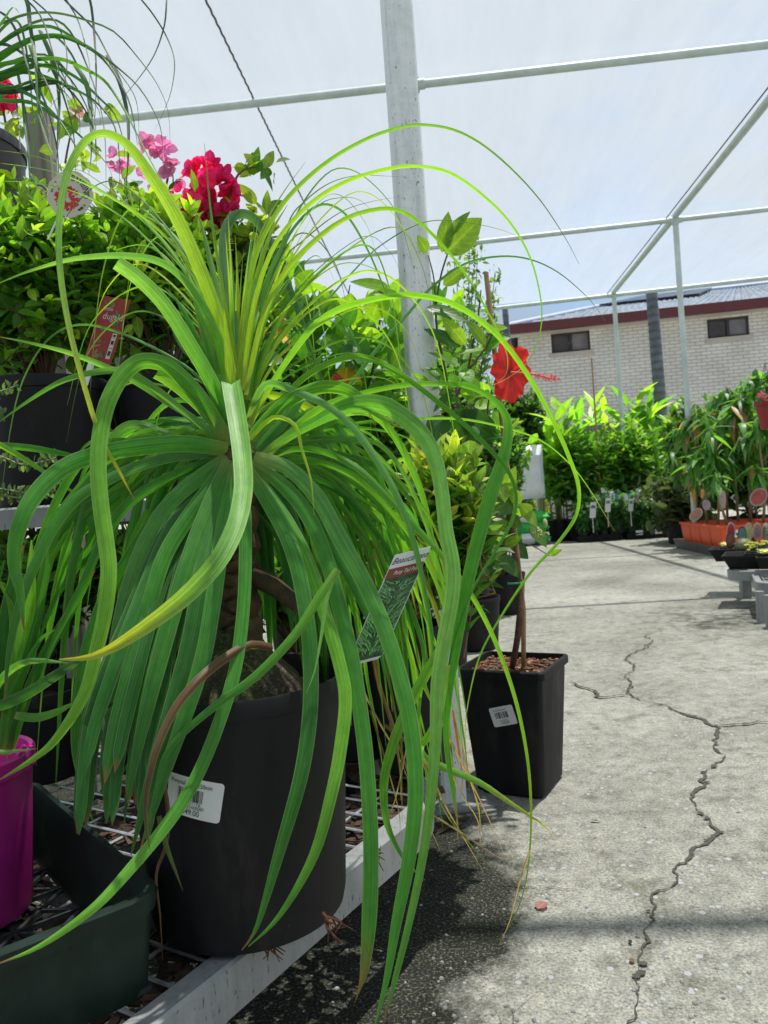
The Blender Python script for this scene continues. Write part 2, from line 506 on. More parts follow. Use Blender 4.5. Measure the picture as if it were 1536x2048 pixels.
def concrete():
    mt, t, out = nt('concrete')
    L = t.links.new
    tc = nd(t, 'ShaderNodeTexCoord')
    big = nd(t, 'ShaderNodeTexNoise', ins={'Scale': 1.1, 'Detail': 7, 'Roughness': 0.6}); L(tc.outputs['Object'], big.inputs['Vector'])
    mid = nd(t, 'ShaderNodeTexNoise', ins={'Scale': 22, 'Detail': 8, 'Roughness': 0.75}); L(tc.outputs['Object'], mid.inputs['Vector'])
    fine = nd(t, 'ShaderNodeTexNoise', ins={'Scale': 210, 'Detail': 4, 'Roughness': 0.7}); L(tc.outputs['Object'], fine.inputs['Vector'])
    vo = nd(t, 'ShaderNodeTexVoronoi', ins={'Scale': 190.0}); L(tc.outputs['Object'], vo.inputs['Vector'])
    r = ramp(t, [(0.28, (0.225, 0.228, 0.214)), (0.5, (0.325, 0.328, 0.312)), (0.75, (0.395, 0.395, 0.378))]); L(big.outputs['Fac'], r.inputs['Fac'])
    r2 = ramp(t, [(0.3, (0.55, 0.55, 0.51)), (0.5, (0.95, 0.95, 0.94)), (0.70, (1.25, 1.25, 1.22))]); L(mid.outputs['Fac'], r2.inputs['Fac'])
    r3 = ramp(t, [(0.36, (0.25, 0.26, 0.22)), (0.5, (0.9, 0.9, 0.88)), (0.66, (1.4, 1.4, 1.36))]); L(fine.outputs['Fac'], r3.inputs['Fac'])
    r4 = ramp(t, [(0.0, (0.7, 0.72, 0.74)), (0.5, (1.0, 1.0, 0.98)), (1.0, (1.2, 1.16, 1.05))]); L(vo.outputs['Color'], r4.inputs['Fac'])
    def mul(a, b, f=1.0):
        x = nd(t, 'ShaderNodeMix', data_type='RGBA', blend_type='MULTIPLY', ins={0: f}); L(a, x.inputs[6]); L(b, x.inputs[7]); return x.outputs[2]
    c = mul(mul(mul(r.outputs['Color'], r2.outputs['Color']), r3.outputs['Color'], 0.66), r4.outputs['Color'], 0.7)
    st = nd(t, 'ShaderNodeTexNoise', ins={'Scale': 0.55, 'Detail': 9, 'Roughness': 0.62, 'Distortion': 0.6}); L(tc.outputs['Object'], st.inputs['Vector'])
    rs = ramp(t, [(0.36, (0.66, 0.66, 0.62)), (0.47, (0.92, 0.92, 0.90)), (0.62, (1.06, 1.06, 1.05))]); L(st.outputs['Fac'], rs.inputs['Fac'])
    c = mul(c, rs.outputs['Color'])
    s2 = nd(t, 'ShaderNodeTexNoise', ins={'Scale': 5.5, 'Detail': 7, 'Roughness': 0.7}); L(tc.outputs['Object'], s2.inputs['Vector'])
    rs2 = ramp(t, [(0.34, (0.72, 0.72, 0.68)), (0.46, (1.0, 1.0, 1.0)), (0.68, (1.08, 1.08, 1.07))]); L(s2.outputs['Fac'], rs2.inputs['Fac'])
    c = mul(c, rs2.outputs['Color'])
    # exposed aggregate chips
    v2 = nd(t, 'ShaderNodeTexVoronoi', ins={'Scale': 34.0, 'Randomness': 1.0}); L(tc.outputs['Object'], v2.inputs['Vector'])
    dn = nd(t, 'ShaderNodeMath', operation='ADD'); L(v2.outputs['Distance'], dn.inputs[0])
    mm = nd(t, 'ShaderNodeMath', operation='MULTIPLY', ins={1: 0.55}); L(mid.outputs['Fac'], mm.inputs[0]); L(mm.outputs[0], dn.inputs[1])
    rc = ramp(t, [(0.40, (1, 1, 1)), (0.43, (0, 0, 0))]); L(dn.outputs[0], rc.inputs['Fac'])
    cc = nd(t, 'ShaderNodeMix', data_type='RGBA', ins={7: (0.36, 0.38, 0.40, 1)}); L(rc.outputs['Color'], cc.inputs[0]); L(c, cc.inputs[6])
    # moss and damp algae in patches, darkened under and beside the bench as painted shade
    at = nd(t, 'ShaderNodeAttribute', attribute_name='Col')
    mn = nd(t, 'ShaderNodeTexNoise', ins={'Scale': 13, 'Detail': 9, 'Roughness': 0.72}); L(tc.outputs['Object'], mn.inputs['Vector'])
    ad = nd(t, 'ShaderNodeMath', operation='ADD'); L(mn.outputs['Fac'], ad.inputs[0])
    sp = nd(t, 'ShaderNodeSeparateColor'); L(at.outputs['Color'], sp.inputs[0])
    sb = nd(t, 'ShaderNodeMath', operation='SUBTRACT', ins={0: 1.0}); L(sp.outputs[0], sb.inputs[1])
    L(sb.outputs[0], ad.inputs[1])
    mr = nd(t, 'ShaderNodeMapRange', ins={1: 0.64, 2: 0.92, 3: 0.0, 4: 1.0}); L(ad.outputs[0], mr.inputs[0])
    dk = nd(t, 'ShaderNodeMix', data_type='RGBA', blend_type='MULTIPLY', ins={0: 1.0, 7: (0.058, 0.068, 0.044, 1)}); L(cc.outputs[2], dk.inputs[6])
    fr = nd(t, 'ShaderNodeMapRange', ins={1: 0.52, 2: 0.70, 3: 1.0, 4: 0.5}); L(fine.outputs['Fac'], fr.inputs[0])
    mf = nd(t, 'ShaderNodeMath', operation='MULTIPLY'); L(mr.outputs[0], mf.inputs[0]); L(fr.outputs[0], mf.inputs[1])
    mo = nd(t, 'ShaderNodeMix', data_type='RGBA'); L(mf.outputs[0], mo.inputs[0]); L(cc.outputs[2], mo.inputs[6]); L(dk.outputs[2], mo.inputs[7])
    p = nd(t, 'ShaderNodeBsdfPrincipled', ins={'Roughness': 0.88, 'Specular IOR Level': 0.3})
    L(mo.outputs[2], p.inputs['Base Color'])
    b = nd(t, 'ShaderNodeBump', ins={'Strength': 0.75, 'Distance': 0.004})
    hh = nd(t, 'ShaderNodeMath', operation='ADD'); L(fine.outputs['Fac'], hh.inputs[0]); L(mid.outputs['Fac'], hh.inputs[1])
    L(hh.outputs[0], b.inputs['Height']); L(b.outputs[0], p.inputs['Normal'])
    L(p.outputs[0], out.inputs[0])


concrete()
plain('crack_dirt', (0.07, 0.068, 0.055), 0.95, nscale=120, namt=0.5, bump=0.8, bscale=200)


def brick():
    mt, t, out = nt('brick_wall')
    L = t.links.new
    tc = nd(t, 'ShaderNodeTexCoord')
    sp = nd(t, 'ShaderNodeSeparateXYZ'); L(tc.outputs['Object'], sp.inputs[0])
    ad = nd(t, 'ShaderNodeMath', operation='ADD'); L(sp.outputs[0], ad.inputs[0]); L(sp.outputs[1], ad.inputs[1])
    cb = nd(t, 'ShaderNodeCombineXYZ'); L(ad.outputs[0], cb.inputs[0]); L(sp.outputs[2], cb.inputs[1])
    br = nd(t, 'ShaderNodeTexBrick', ins={'Scale': 1.0, 'Mortar Size': 0.012, 'Mortar Smooth': 0.2, 'Bias': 0.0, 'Brick Width': 0.25, 'Row Height': 0.088,
            'Color1': (0.77, 0.75, 0.73, 1), 'Color2': (0.84, 0.82, 0.80, 1), 'Mortar': (0.52, 0.49, 0.48, 1)})
    L(cb.outputs[0], br.inputs['Vector'])
    nz = nd(t, 'ShaderNodeTexNoise', ins={'Scale': 2.0, 'Detail': 6}); L(tc.outputs['Object'], nz.inputs['Vector'])
    r = ramp(t, [(0.3, (0.85, 0.84, 0.83)), (0.7, (1.05, 1.05, 1.04))]); L(nz.outputs['Fac'], r.inputs['Fac'])
    m2 = nd(t, 'ShaderNodeMix', data_type='RGBA', blend_type='MULTIPLY', ins={0: 1.0}); L(br.outputs['Color'], m2.inputs[6]); L(r.outputs['Color'], m2.inputs[7])
    p = nd(t, 'ShaderNodeBsdfPrincipled', ins={'Roughness': 0.85}); L(m2.outputs[2], p.inputs['Base Color'])
    b = nd(t, 'ShaderNodeBump', ins={'Strength': 0.6, 'Distance': 0.01}); b.invert = True
    L(br.outputs['Fac'], b.inputs['Height']); L(b.outputs[0], p.inputs['Normal']); L(p.outputs[0], out.inputs[0])


brick()


def glass(name, col, rough=0.08):
    mt, t, out = nt(name)
    p = nd(t, 'ShaderNodeBsdfPrincipled', ins={'Base Color': c4(col), 'Roughness': rough, 'Specular IOR Level': 0.6})
    nz = nd(t, 'ShaderNodeTexNoise', ins={'Scale': 3.0}); tc = nd(t, 'ShaderNodeTexCoord')
    t.links.new(tc.outputs['Object'], nz.inputs['Vector'])
    r = ramp(t, [(0.3, tuple(c * 0.7 for c in col)), (0.7, tuple(c * 1.2 for c in col))])
    t.links.new(nz.outputs['Fac'], r.inputs['Fac']); t.links.new(r.outputs['Color'], p.inputs['Base Color'])
    t.links.new(p.outputs[0], out.inputs[0])


glass('pane', (0.20, 0.18, 0.20))
glass('solar', (0.01, 0.014, 0.025), 0.15)


def cloth():
    mt, t, out = nt('shade_cloth')
    L = t.links.new
    tc = nd(t, 'ShaderNodeTexCoord')
    mp = nd(t, 'ShaderNodeMapping', ins={'Scale': (3.0, 0.5, 1)}); L(tc.outputs['Object'], mp.inputs[0])
    nz = nd(t, 'ShaderNodeTexNoise', ins={'Scale': 1.6, 'Detail': 7, 'Roughness': 0.65}); L(mp.outputs[0], nz.inputs['Vector'])
    r = ramp(t, [(0.3, (0.55, 0.59, 0.63)), (0.7, (0.60, 0.635, 0.67))]); L(nz.outputs['Fac'], r.inputs['Fac'])
    tl = nd(t, 'ShaderNodeBsdfTranslucent'); L(r.outputs['Color'], tl.inputs['Color'])
    df = nd(t, 'ShaderNodeBsdfDiffuse'); L(r.outputs['Color'], df.inputs['Color'])
    m0 = nd(t, 'ShaderNodeMixShader', ins={0: 0.35}); L(tl.outputs[0], m0.inputs[1]); L(df.outputs[0], m0.inputs[2])
    tp = nd(t, 'ShaderNodeBsdfTransparent', ins={'Color': (1, 1, 1, 1)})
    mr = nd(t, 'ShaderNodeMapRange', ins={1: 0.3, 2: 0.7, 3: CLOTH_OPAQUE - 0.012, 4: CLOTH_OPAQUE + 0.012}); L(nz.outputs['Fac'], mr.inputs[0])
    mx = nd(t, 'ShaderNodeMixShader'); L(mr.outputs[0], mx.inputs[0]); L(tp.outputs[0], mx.inputs[1]); L(m0.outputs[0], mx.inputs[2])
    L(mx.outputs[0], out.inputs[0])


CLOTH_OPAQUE = 0.38
cloth()

# ------------------------------------------------------------------ leaves


def leaf_template(kind='ovate', n=6):
    prof = {
        'ovate': lambda t: math.sin(math.pi * t ** 0.8) ** 0.85,
        'oblong': lambda t: math.sin(math.pi * t) ** 0.55,
        'lance': lambda t: math.sin(math.pi * t ** 0.75),
        'heart': lambda t: (math.sin(math.pi * min(1, t * 0.62 + 0.38)) ** 0.9) if t > 0.001 else 0.35,
        'bract': lambda t: math.sin(math.pi * t ** 0.85) ** 0.6,
    }[kind]
    vs, lc = [], []
    for i in range(n + 1):
        t = i / n
        w = max(0.02, prof(t)) * 0.5
        if i == n:
            w = 0.012
        z = -0.18 * t * t
        for u in (-1, 0, 1):
            vs.append((u * w, t, z + (0.22 * w if u else 0.0)))
            lc.append((float(u), t, 0.0))
    fs = []
    for i in range(n):
        a = i * 3
        fs += [(a, a + 1, a + 4, a + 3), (a + 1, a + 2, a + 5, a + 4)]
    return np.array(vs), np.array(lc), fs


TEMPL = {(k, n): leaf_template(k, n) for k in ('ovate', 'oblong', 'lance', 'heart', 'bract') for n in (4, 6, 8)}


class Leaves:
    def __init__(s):
        s.rows = []

    def add(s, pos, d, nrm, L, W, col, curl=1.0, teeth=0.0):
        s.rows.append((tuple(pos), tuple(d), tuple(nrm), L, W, tuple(col), curl))

    def build(s, name, parent, mat='leaf', kind='ovate', n=6, seed=0):
        V0, LC0, F0 = TEMPL[(kind, n)]
        k = len(V0)
        N = len(s.rows)
        pos = np.array([r[0] for r in s.rows]); d = np.array([r[1] for r in s.rows]); nr = np.array([r[2] for r in s.rows])
        Ls = np.array([r[3] for r in s.rows]); Ws = np.array([r[4] for r in s.rows]); cols = np.array([r[5] for r in s.rows]); cu = np.array([r[6] for r in s.rows])
        d = d / np.linalg.norm(d, axis=1, keepdims=True)
        x = np.cross(d, nr); ln = np.linalg.norm(x, axis=1, keepdims=True)
        bad = ln[:, 0] < 1e-5
        x[bad] = np.cross(d[bad], np.array([0.3, 0.9, 0.2])); ln = np.linalg.norm(x, axis=1, keepdims=True)
        x = x / ln
        z = np.cross(x, d)
        rs = np.random.RandomState(seed + 5)
        cv = cu * rs.uniform(0.2, 1.9, N)
        verts = (pos[:, None, :] + x[:, None, :] * (V0[None, :, 0:1] * Ws[:, None, None]) + d[:, None, :] * (V0[None, :, 1:2] * Ls[:, None, None])
                 + z[:, None, :] * ((np.where(LC0[None, :, 0:1] != 0, 0.11 * np.abs(V0[None, :, 0:1]) * 2 * Ws[:, None, None], 0)) - 0.18 * cv[:, None, None] * (LC0[None, :, 1:2] ** 2) * Ls[:, None, None]))
        verts = verts.reshape(-1, 3)
        F = np.array(F0)
        faces = (F[None] + (np.arange(N) * k)[:, None, None]).reshape(-1, 4)
        if parent is not None:
            inv = np.array(wm(parent).inverted())
            verts = verts @ inv[:3, :3].T + inv[:3, 3]
        me = bpy.data.meshes.new(name)
        me.vertices.add(len(verts)); me.vertices.foreach_set('co', verts.astype(np.float32).ravel())
        me.loops.add(faces.size); me.loops.foreach_set('vertex_index', faces.astype(np.int32).ravel())
        me.polygons.add(len(faces)); me.polygons.foreach_set('loop_start', np.arange(0, faces.size, 4, dtype=np.int32))
        me.polygons.foreach_set('use_smooth', np.ones(len(faces), dtype=bool))
        me.update(calc_edges=True)
        ca = np.ones((N, k, 4), dtype=np.float32); ca[:, :, :3] = cols[:, None, :]
        me.attributes.new('Col', 'FLOAT_COLOR', 'POINT').data.foreach_set('color', ca.ravel())
        l = np.tile(LC0[None], (N, 1, 1)); l[:, :, 2] = rs.uniform(0, 1, (N, 1))
        me.attributes.new('lc', 'FLOAT_VECTOR', 'POINT').data.foreach_set('vector', l.astype(np.float32).ravel())
        me.materials.append(MAT[mat])
        o = bpy.data.objects.new(name, me)
        COL.objects.link(o)
        if parent is not None:
            o.parent = parent
        return o


def jit(c, a, r):
    k = 1 + r.uniform(-a, a)
    return (c[0] * k * (1 + r.uniform(-a, a) * 0.5), c[1] * k, c[2] * k * (1 + r.uniform(-a, a) * 0.4))


def mixc(a, b, t):
    return tuple(a[i] * (1 - t) + b[i] * t for i in range(3))


def rvec(r):
    while True:
        v = Vector((r.uniform(-1, 1), r.uniform(-1, 1), r.uniform(-1, 1)))
        if 0.05 < v.length < 1:
            return v.normalized()


def twigs(r, lv, sm, center, axes, n, tl, LL, LW, dark, light, root, up=0.5, gap=0.45, ang=0.9, droop=0.0, stemcol=(0.10, 0.055, 0.03), tipfrac=0.35, inner=0.35, branch=7, srad=0.0016, tipbias=None):
    """twigs with opposite leaves through an ellipsoid; lv Leaves, sm MB for stems. axes = 3 half-axis vectors"""
    center = Vector(center)
    starts = []
    for i in range(n):
        u = rvec(r)
        u.z = u.z * 0.85 + 0.12
        rad = inner + (1 - inner) * r.random() ** 0.55
        tip = center + axes[0] * (u.x * rad) + axes[1] * (u.y * rad) + axes[2] * (u.z * rad)
        outw = (axes[0] * u.x + axes[1] * u.y + axes[2] * u.z).normalized()
        g = (outw * 0.7 + UP * up + rvec(r) * 0.45).normalized()
        ln = tl * r.uniform(0.6, 1.3)
        st = tip - g * ln
        bend = rvec(r) * ln * 0.12
        path = [st, st + g * ln * 0.35 + bend, st + g * ln * 0.7 + bend - UP * droop * ln * 0.3, tip - UP * droop * ln]
        starts.append(st)
        sm.tube(path, [srad, srad * 0.85, srad * 0.65, srad * 0.35], 4, col=jit(stemcol, 0.25, r), caps=False)
        k = max(2, int(ln / (LL * gap)))
        lift = r.random()
        for j in range(k + 1):
            t = 0.15 + 0.85 * j / k
            q = t * 3
            a = min(2, int(q)); fr = q - a
            p = path[a].lerp(path[a + 1], fr)
            tg = (path[a + 1] - path[a]).normalized()
            side = tg.cross(UP if j % 2 else rvec(r))
            if side.length < 0.1:
                side = tg.orthogonal()
            side.normalize()
            if j % 2:
                side = Matrix.Rotation(r.uniform(-0.5, 0.5), 3, tg) @ side
            for sg in (-1, 1):
                young = max(0.0, (t - (1 - tipfrac)) / tipfrac)
                dd = (tg * math.cos(ang * (1 - 0.4 * young)) + side * sg * math.sin(ang * (1 - 0.4 * young)) + rvec(r) * 0.28 - UP * droop * 0.8).normalized()
                nn = (UP * 0.9 + rvec(r) * 0.65 + tg * 0.3)
                c = mixc(dark, light, min(1, young * 0.8 * lift + 0.12 * r.random() + 0.25 * lift * r.random()))
                sz = r.uniform(0.7, 1.15) * (1 - 0.35 * young)
                lv.add(p, dd, nn, LL * sz, LW * sz, jit(c, 0.22, r), 1.0)
    if root is not None:
        root = Vector(root)
        for st in starts[::branch]:
            mid = root.lerp(st, 0.5) + Vector((r.uniform(-.1, .1), r.uniform(-.1, .1), 0.08)) * (st - root).length * 0.5
            sm.tube([root, root.lerp(mid, 0.6), mid, st], [srad * 2.6, srad * 2.2, srad * 1.7, srad], 5, col=jit(stemcol, 0.2, r), caps=False)


def catmull(pts, per):
    pts = np.array(pts, dtype=float)
    n = len(pts)
    out = []
    for i in range(n - 1):
        p0 = pts[max(i - 1, 0)]; p1 = pts[i]; p2 = pts[i + 1]; p3 = pts[min(i + 2, n - 1)]
        for j in range(per):
            t = j / per
            out.append(0.5 * ((2 * p1) + (-p0 + p2) * t + (2 * p0 - 5 * p1 + 4 * p2 - p3) * t * t + (-p0 + 3 * p1 - 3 * p2 + p3) * t ** 3))
    out.append(pts[-1])
    return np.array(out)


GREENS = {
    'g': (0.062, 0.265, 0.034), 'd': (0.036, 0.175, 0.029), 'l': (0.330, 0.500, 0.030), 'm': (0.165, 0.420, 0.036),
    'p': (0.120, 0.320, 0.090), 'y': (0.520, 0.500, 0.045), 'b': (0.150, 0.085, 0.045), 't': (0.400, 0.310, 0.180),
    's': (0.060, 0.170, 0.090), 'k': (0.035, 0.085, 0.055), 'o': (0.120, 0.180, 0.040), 'w': (0.200, 0.450, 0.105), 'u': (0.25, 0.10, 0.04)}


def strap(parent, pts, dep, w, c0='g', c1=None, face=0.6, cut=False, axis=None, fold=0.16, name='leaf', mb=None, waver=0.0, cmid=None):
    """one strap leaf traced along photo pixels; dep = depths spread evenly along it; w = width in photo pixels"""
    r = rng
    wide = [p[2] if len(p) > 2 else None for p in pts]
    if all(x is None for x in wide):
        wide = None
    else:
        last = w
        ww = []
        for x in wide:
            if x is not None:
                last = x
            ww.append(last)
        wide = ww
    base = [(p[0], p[1], (wide[i] if wide else w)) for i, p in enumerate(pts)]
    span = sum(math.hypot(base[i + 1][0] - base[i][0], base[i + 1][1] - base[i][1]) for i in range(len(base) - 1))
    per = max(3, int(span / (len(base) - 1) / 22) + 1)
    cv = catmull(base, per)
    n = len(cv)
    s = np.concatenate([[0], np.cumsum(np.hypot(np.diff(cv[:, 0]), np.diff(cv[:, 1])))]); s /= s[-1]
    dd = np.interp(s, np.linspace(0, 1, len(dep)), dep)
    # smooth the depth
    for _ in range(3):
        dd[1:-1] = (dd[:-2] + dd[1:-1] * 2 + dd[2:]) / 4
    P3 = [P(cv[i, 0], cv[i, 1], dd[i]) for i in range(n)]
    own = mb is None
    if own:
        mb = MB()
    rnd = r.random()
    ca = GREENS[c0]; cb = GREENS[c1 or c0]
    jj = (1 + r.uniform(-0.18, 0.18))
    brown = r.random() < 0.4 and not cut
    prev = None
    vs, cs, lc, fs = [], [], [], []
    run = 0.0
    US = (-1, -0.5, 0, 0.5, 1)
    for i in range(n):
        t = s[i]
        T = (P3[min(i + 1, n - 1)] - P3[max(i - 1, 0)]).normalized()
        view = (P3[i] - CAM).normalized()
        wc = T.cross(view)
        if wc.length < 1e-4:
            wc = T.orthogonal()
        wc.normalize()
        if axis is not None:
            rad = Vector((P3[i].x - axis.x, P3[i].y - axis.y, 0))
            if rad.length < 0.02:
                rad = Vector((P3[-1].x - axis.x, P3[-1].y - axis.y, 0))
            wn = UP.cross(rad).normalized()
        else:
            wn = T.cross(UP)
            wn = wn.normalized() if wn.length > 0.05 else wc.copy()
        if wn.dot(wc) < 0:
            wn = -wn
        W = (wn * (1 - face) + wc * face)
        W -= T * W.dot(T)
        W.normalize()
        if prev is not None and W.dot(prev) < 0:
            W = -W
        if prev is not None:
            W = (W * 0.6 + prev * 0.4); W -= T * W.dot(T); W.normalize()
        prev = W
        N = W.cross(T)
        if N.z < 0 and False:
            N = -N
        pw = cv[i, 2] * (0.82 + 0.18 * min(1, t / 0.12))
        if wide:
            if not cut and t > 0.93:
                pw *= max(0.05, 1 - ((t - 0.93) / 0.07) ** 1.5)
        elif not cut:
            ts, ex = (0.18, 1.25) if w < 18 else ((0.35, 1.8) if w < 28 else (0.5, 2.3))
            if t > ts:
                pw *= max(0.07, 1 - ((t - ts) / (1 - ts)) ** ex * 0.95)
        hw = 0.5 * (0.86 if w > 28 or wide else 0.76) * pw * dd[i] / FPX / max(0.6, abs(W.dot(wc)))
        if i:
            run += (P3[i] - P3[i - 1]).length
        wv = waver * math.sin(run * 34 + rnd * 9)
        tipc = c1 in ('u', 't', 'b', 'y') and c0 not in 'bty'
        if tipc:
            cc = mixc(ca, GREENS[cmid or c0], min(1, t * 1.6))
            lim = 0.62 if c1 == 'y' else 0.86
            if t > lim:
                cc = mixc(cc, cb, (t - lim) / (1 - lim))
        elif cmid:
            cc = mixc(ca, GREENS[cmid], t * 2) if t < 0.5 else mixc(GREENS[cmid], cb, t * 2 - 1)
        else:
            cc = mixc(ca, cb, t ** 1.2)
        if t < 0.06 and c0 in 'gdlmp':
            cc = mixc(cc, (0.3, 0.28, 0.10), (0.06 - t) / 0.06 * 0.6)
        if brown and t > 0.955:
            cc = mixc(cc, (0.22, 0.12, 0.05), min(1, (t - 0.955) / 0.025))
        cc = tuple(x * jj for x in cc)
        for u in US:
            vs.append(P3[i] + W * (u * hw) + N * (hw * (fold * 2 * (abs(u) - 0.4) + wv * u)))
            cs.append(cc); lc.append((u, run, rnd))
    for i in range(n - 1):
        for j in range(4):
            a = i * 5 + j
            fs.append((a, a + 1, a + 6, a + 5))
    mb.add(vs, fs, 0, cs, lc)
    if own:
        return mb.build(name, MAT['strap_leaf'], parent, auto=False)


# ------------------------------------------------------------------ text
_FONT_CACHE = {}


def text_geo(s, shear=0.0):
    key = (s, shear)
    if key in _FONT_CACHE:
        return _FONT_CACHE[key]
    cu = bpy.data.curves.new('txt', 'FONT')
    cu.body = s
    cu.size = 1.0
    cu.shear = shear
    cu.resolution_u = 3
    ob = bpy.data.objects.new('txt', cu)
    COL.objects.link(ob)
    bpy.context.view_layer.update()
    dg = bpy.context.evaluated_depsgraph_get()
    me = bpy.data.meshes.new_from_object(ob.evaluated_get(dg))
    vs = [tuple(v.co) for v in me.vertices]
    fs = [tuple(p.vertices) for p in me.polygons]
    bpy.data.objects.remove(ob)
    bpy.data.curves.remove(cu)
    bpy.data.meshes.remove(me)
    _FONT_CACHE[key] = (vs, fs)
    return vs, fs


def put_text(mb, fn, s, x, y, h, mat, w=None, shear=0.0, col=(1, 1, 1), centre=False):
    """text with cap height about h, left/baseline at x,y in the card frame, mapped through fn(u,v,lift)"""
    vs, fs = text_geo(s, shear)
    if not vs:
        return
    x0 = min(v[0] for v in vs); x1 = max(v[0] for v in vs)
    k = h / 0.7
    kx = k if w is None else w / (x1 - x0)
    off = x - ((x1 - x0) * kx / 2 if centre else 0)
    mb.add([fn(off + (v[0] - x0) * kx, y + v[1] * k, 0.0006) for v in vs], fs, mat, col, flat=True)


def put_rect(mb, fn, x0, y0, x1, y1, mat, lift=0.0005, n=1, col=(1, 1, 1)):
    vs = []
    for i in range(n + 1):
        u = x0 + (x1 - x0) * i / n
        vs += [fn(u, y0, lift), fn(u, y1, lift)]
    mb.add(vs, [(2 * i, 2 * i + 2, 2 * i + 3, 2 * i + 1) for i in range(n)], mat, col, flat=True)


def put_poly(mb, fn, pts, mat, lift=0.0005, col=(1, 1, 1)):
    mb.add([fn(u, v, lift) for u, v in pts], [tuple(range(len(pts)))], mat, col, flat=True)


def plane_fn(o, ux, uy):
    n = ux.cross(uy).normalized()
    if n.dot(o - CAM) > 0:
        n = -n
    return lambda u, v, l: o + ux * u + uy * v + n * l


def slab(mb, fn, outline, th, mat, col=(1, 1, 1)):
    """thin solid card from an outline in the card frame"""
    k = len(outline)
    vs = [fn(u, v, 0) for u, v in outline] + [fn(u, v, -th) for u, v in outline]
    fs = [tuple(range(k)), tuple(range(2 * k - 1, k - 1, -1))] + [(i, i + k, (i + 1) % k + k, (i + 1) % k) for i in range(k)]
    mb.add(vs, fs, mat, col, flat=True)


def round_rect(w, h, r, k=4, x=0, y=0):
    out = []
    for q, (sx, sy) in enumerate(((1, 1), (-1, 1), (-1, -1), (1, -1))):
        for j in range(k + 1):
            a = math.pi / 2 * (q + j / k)
            out.append((x + sx * (w / 2 - r) + r * math.cos(a), y + sy * (h / 2 - r) + r * math.sin(a)))
    return out


def copy_tree(o, parent=None):
    c = o.copy()
    COL.objects.link(c)
    if parent is not None:
        c.parent = parent
    for ch in list(o.children):
        copy_tree(ch, c)
    return c

plain('tag_red', (0.30, 0.018, 0.014), .4, nscale=60, namt=.3)
plain('label_cream', (0.56, 0.53, 0.44), .5, namt=.06)

# ================================================================== SETTING
def L2(lat, dep, z=0.0):
    """point from sideways offset and depth in front of the camera, at height z"""
    f = Vector((Fv.x, Fv.y, 0)).normalized()
    return Vector((0, 0, z)) + f * dep + Hv * lat


def ground():
    xs = np.concatenate([np.linspace(-90, -3, 16), np.linspace(-2.6, 3.4, 130), np.linspace(4, 90, 16)])
    ys = np.concatenate([np.linspace(-20, 0.2, 8), np.linspace(0.4, 4.6, 110), np.linspace(5, 12, 20), np.linspace(14, 160, 16)])
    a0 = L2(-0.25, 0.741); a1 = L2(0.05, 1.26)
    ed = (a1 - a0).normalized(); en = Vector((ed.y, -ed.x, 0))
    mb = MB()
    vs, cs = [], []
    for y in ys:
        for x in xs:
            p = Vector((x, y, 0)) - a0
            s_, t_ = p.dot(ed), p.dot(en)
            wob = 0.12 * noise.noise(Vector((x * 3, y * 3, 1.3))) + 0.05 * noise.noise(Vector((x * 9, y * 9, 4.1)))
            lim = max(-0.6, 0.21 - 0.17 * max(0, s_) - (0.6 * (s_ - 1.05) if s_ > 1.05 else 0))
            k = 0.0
            if t_ < lim + wob + 0.1:  # moss, and shade painted into the floor, along and under the bench
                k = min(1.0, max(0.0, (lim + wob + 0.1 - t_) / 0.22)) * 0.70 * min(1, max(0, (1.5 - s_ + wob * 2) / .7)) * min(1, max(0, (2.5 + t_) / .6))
            # darker patch under the cactus benches
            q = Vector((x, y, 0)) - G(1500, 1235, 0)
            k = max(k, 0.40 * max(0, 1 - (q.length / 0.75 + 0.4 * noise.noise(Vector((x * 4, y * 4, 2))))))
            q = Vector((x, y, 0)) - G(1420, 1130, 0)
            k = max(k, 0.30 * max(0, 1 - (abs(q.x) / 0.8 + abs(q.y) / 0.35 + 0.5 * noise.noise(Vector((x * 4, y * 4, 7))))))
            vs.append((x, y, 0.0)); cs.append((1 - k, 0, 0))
    nx = len(xs)
    fs = [(j * nx + i, j * nx + i + 1, (j + 1) * nx + i + 1, (j + 1) * nx + i) for j in range(len(ys) - 1) for i in range(nx - 1)]
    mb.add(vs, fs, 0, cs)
    tag(mb.build('ground', MAT['concrete'], auto=False), 'grey weathered concrete yard floor with moss and painted shade by the bench', kind='structure')


ground()


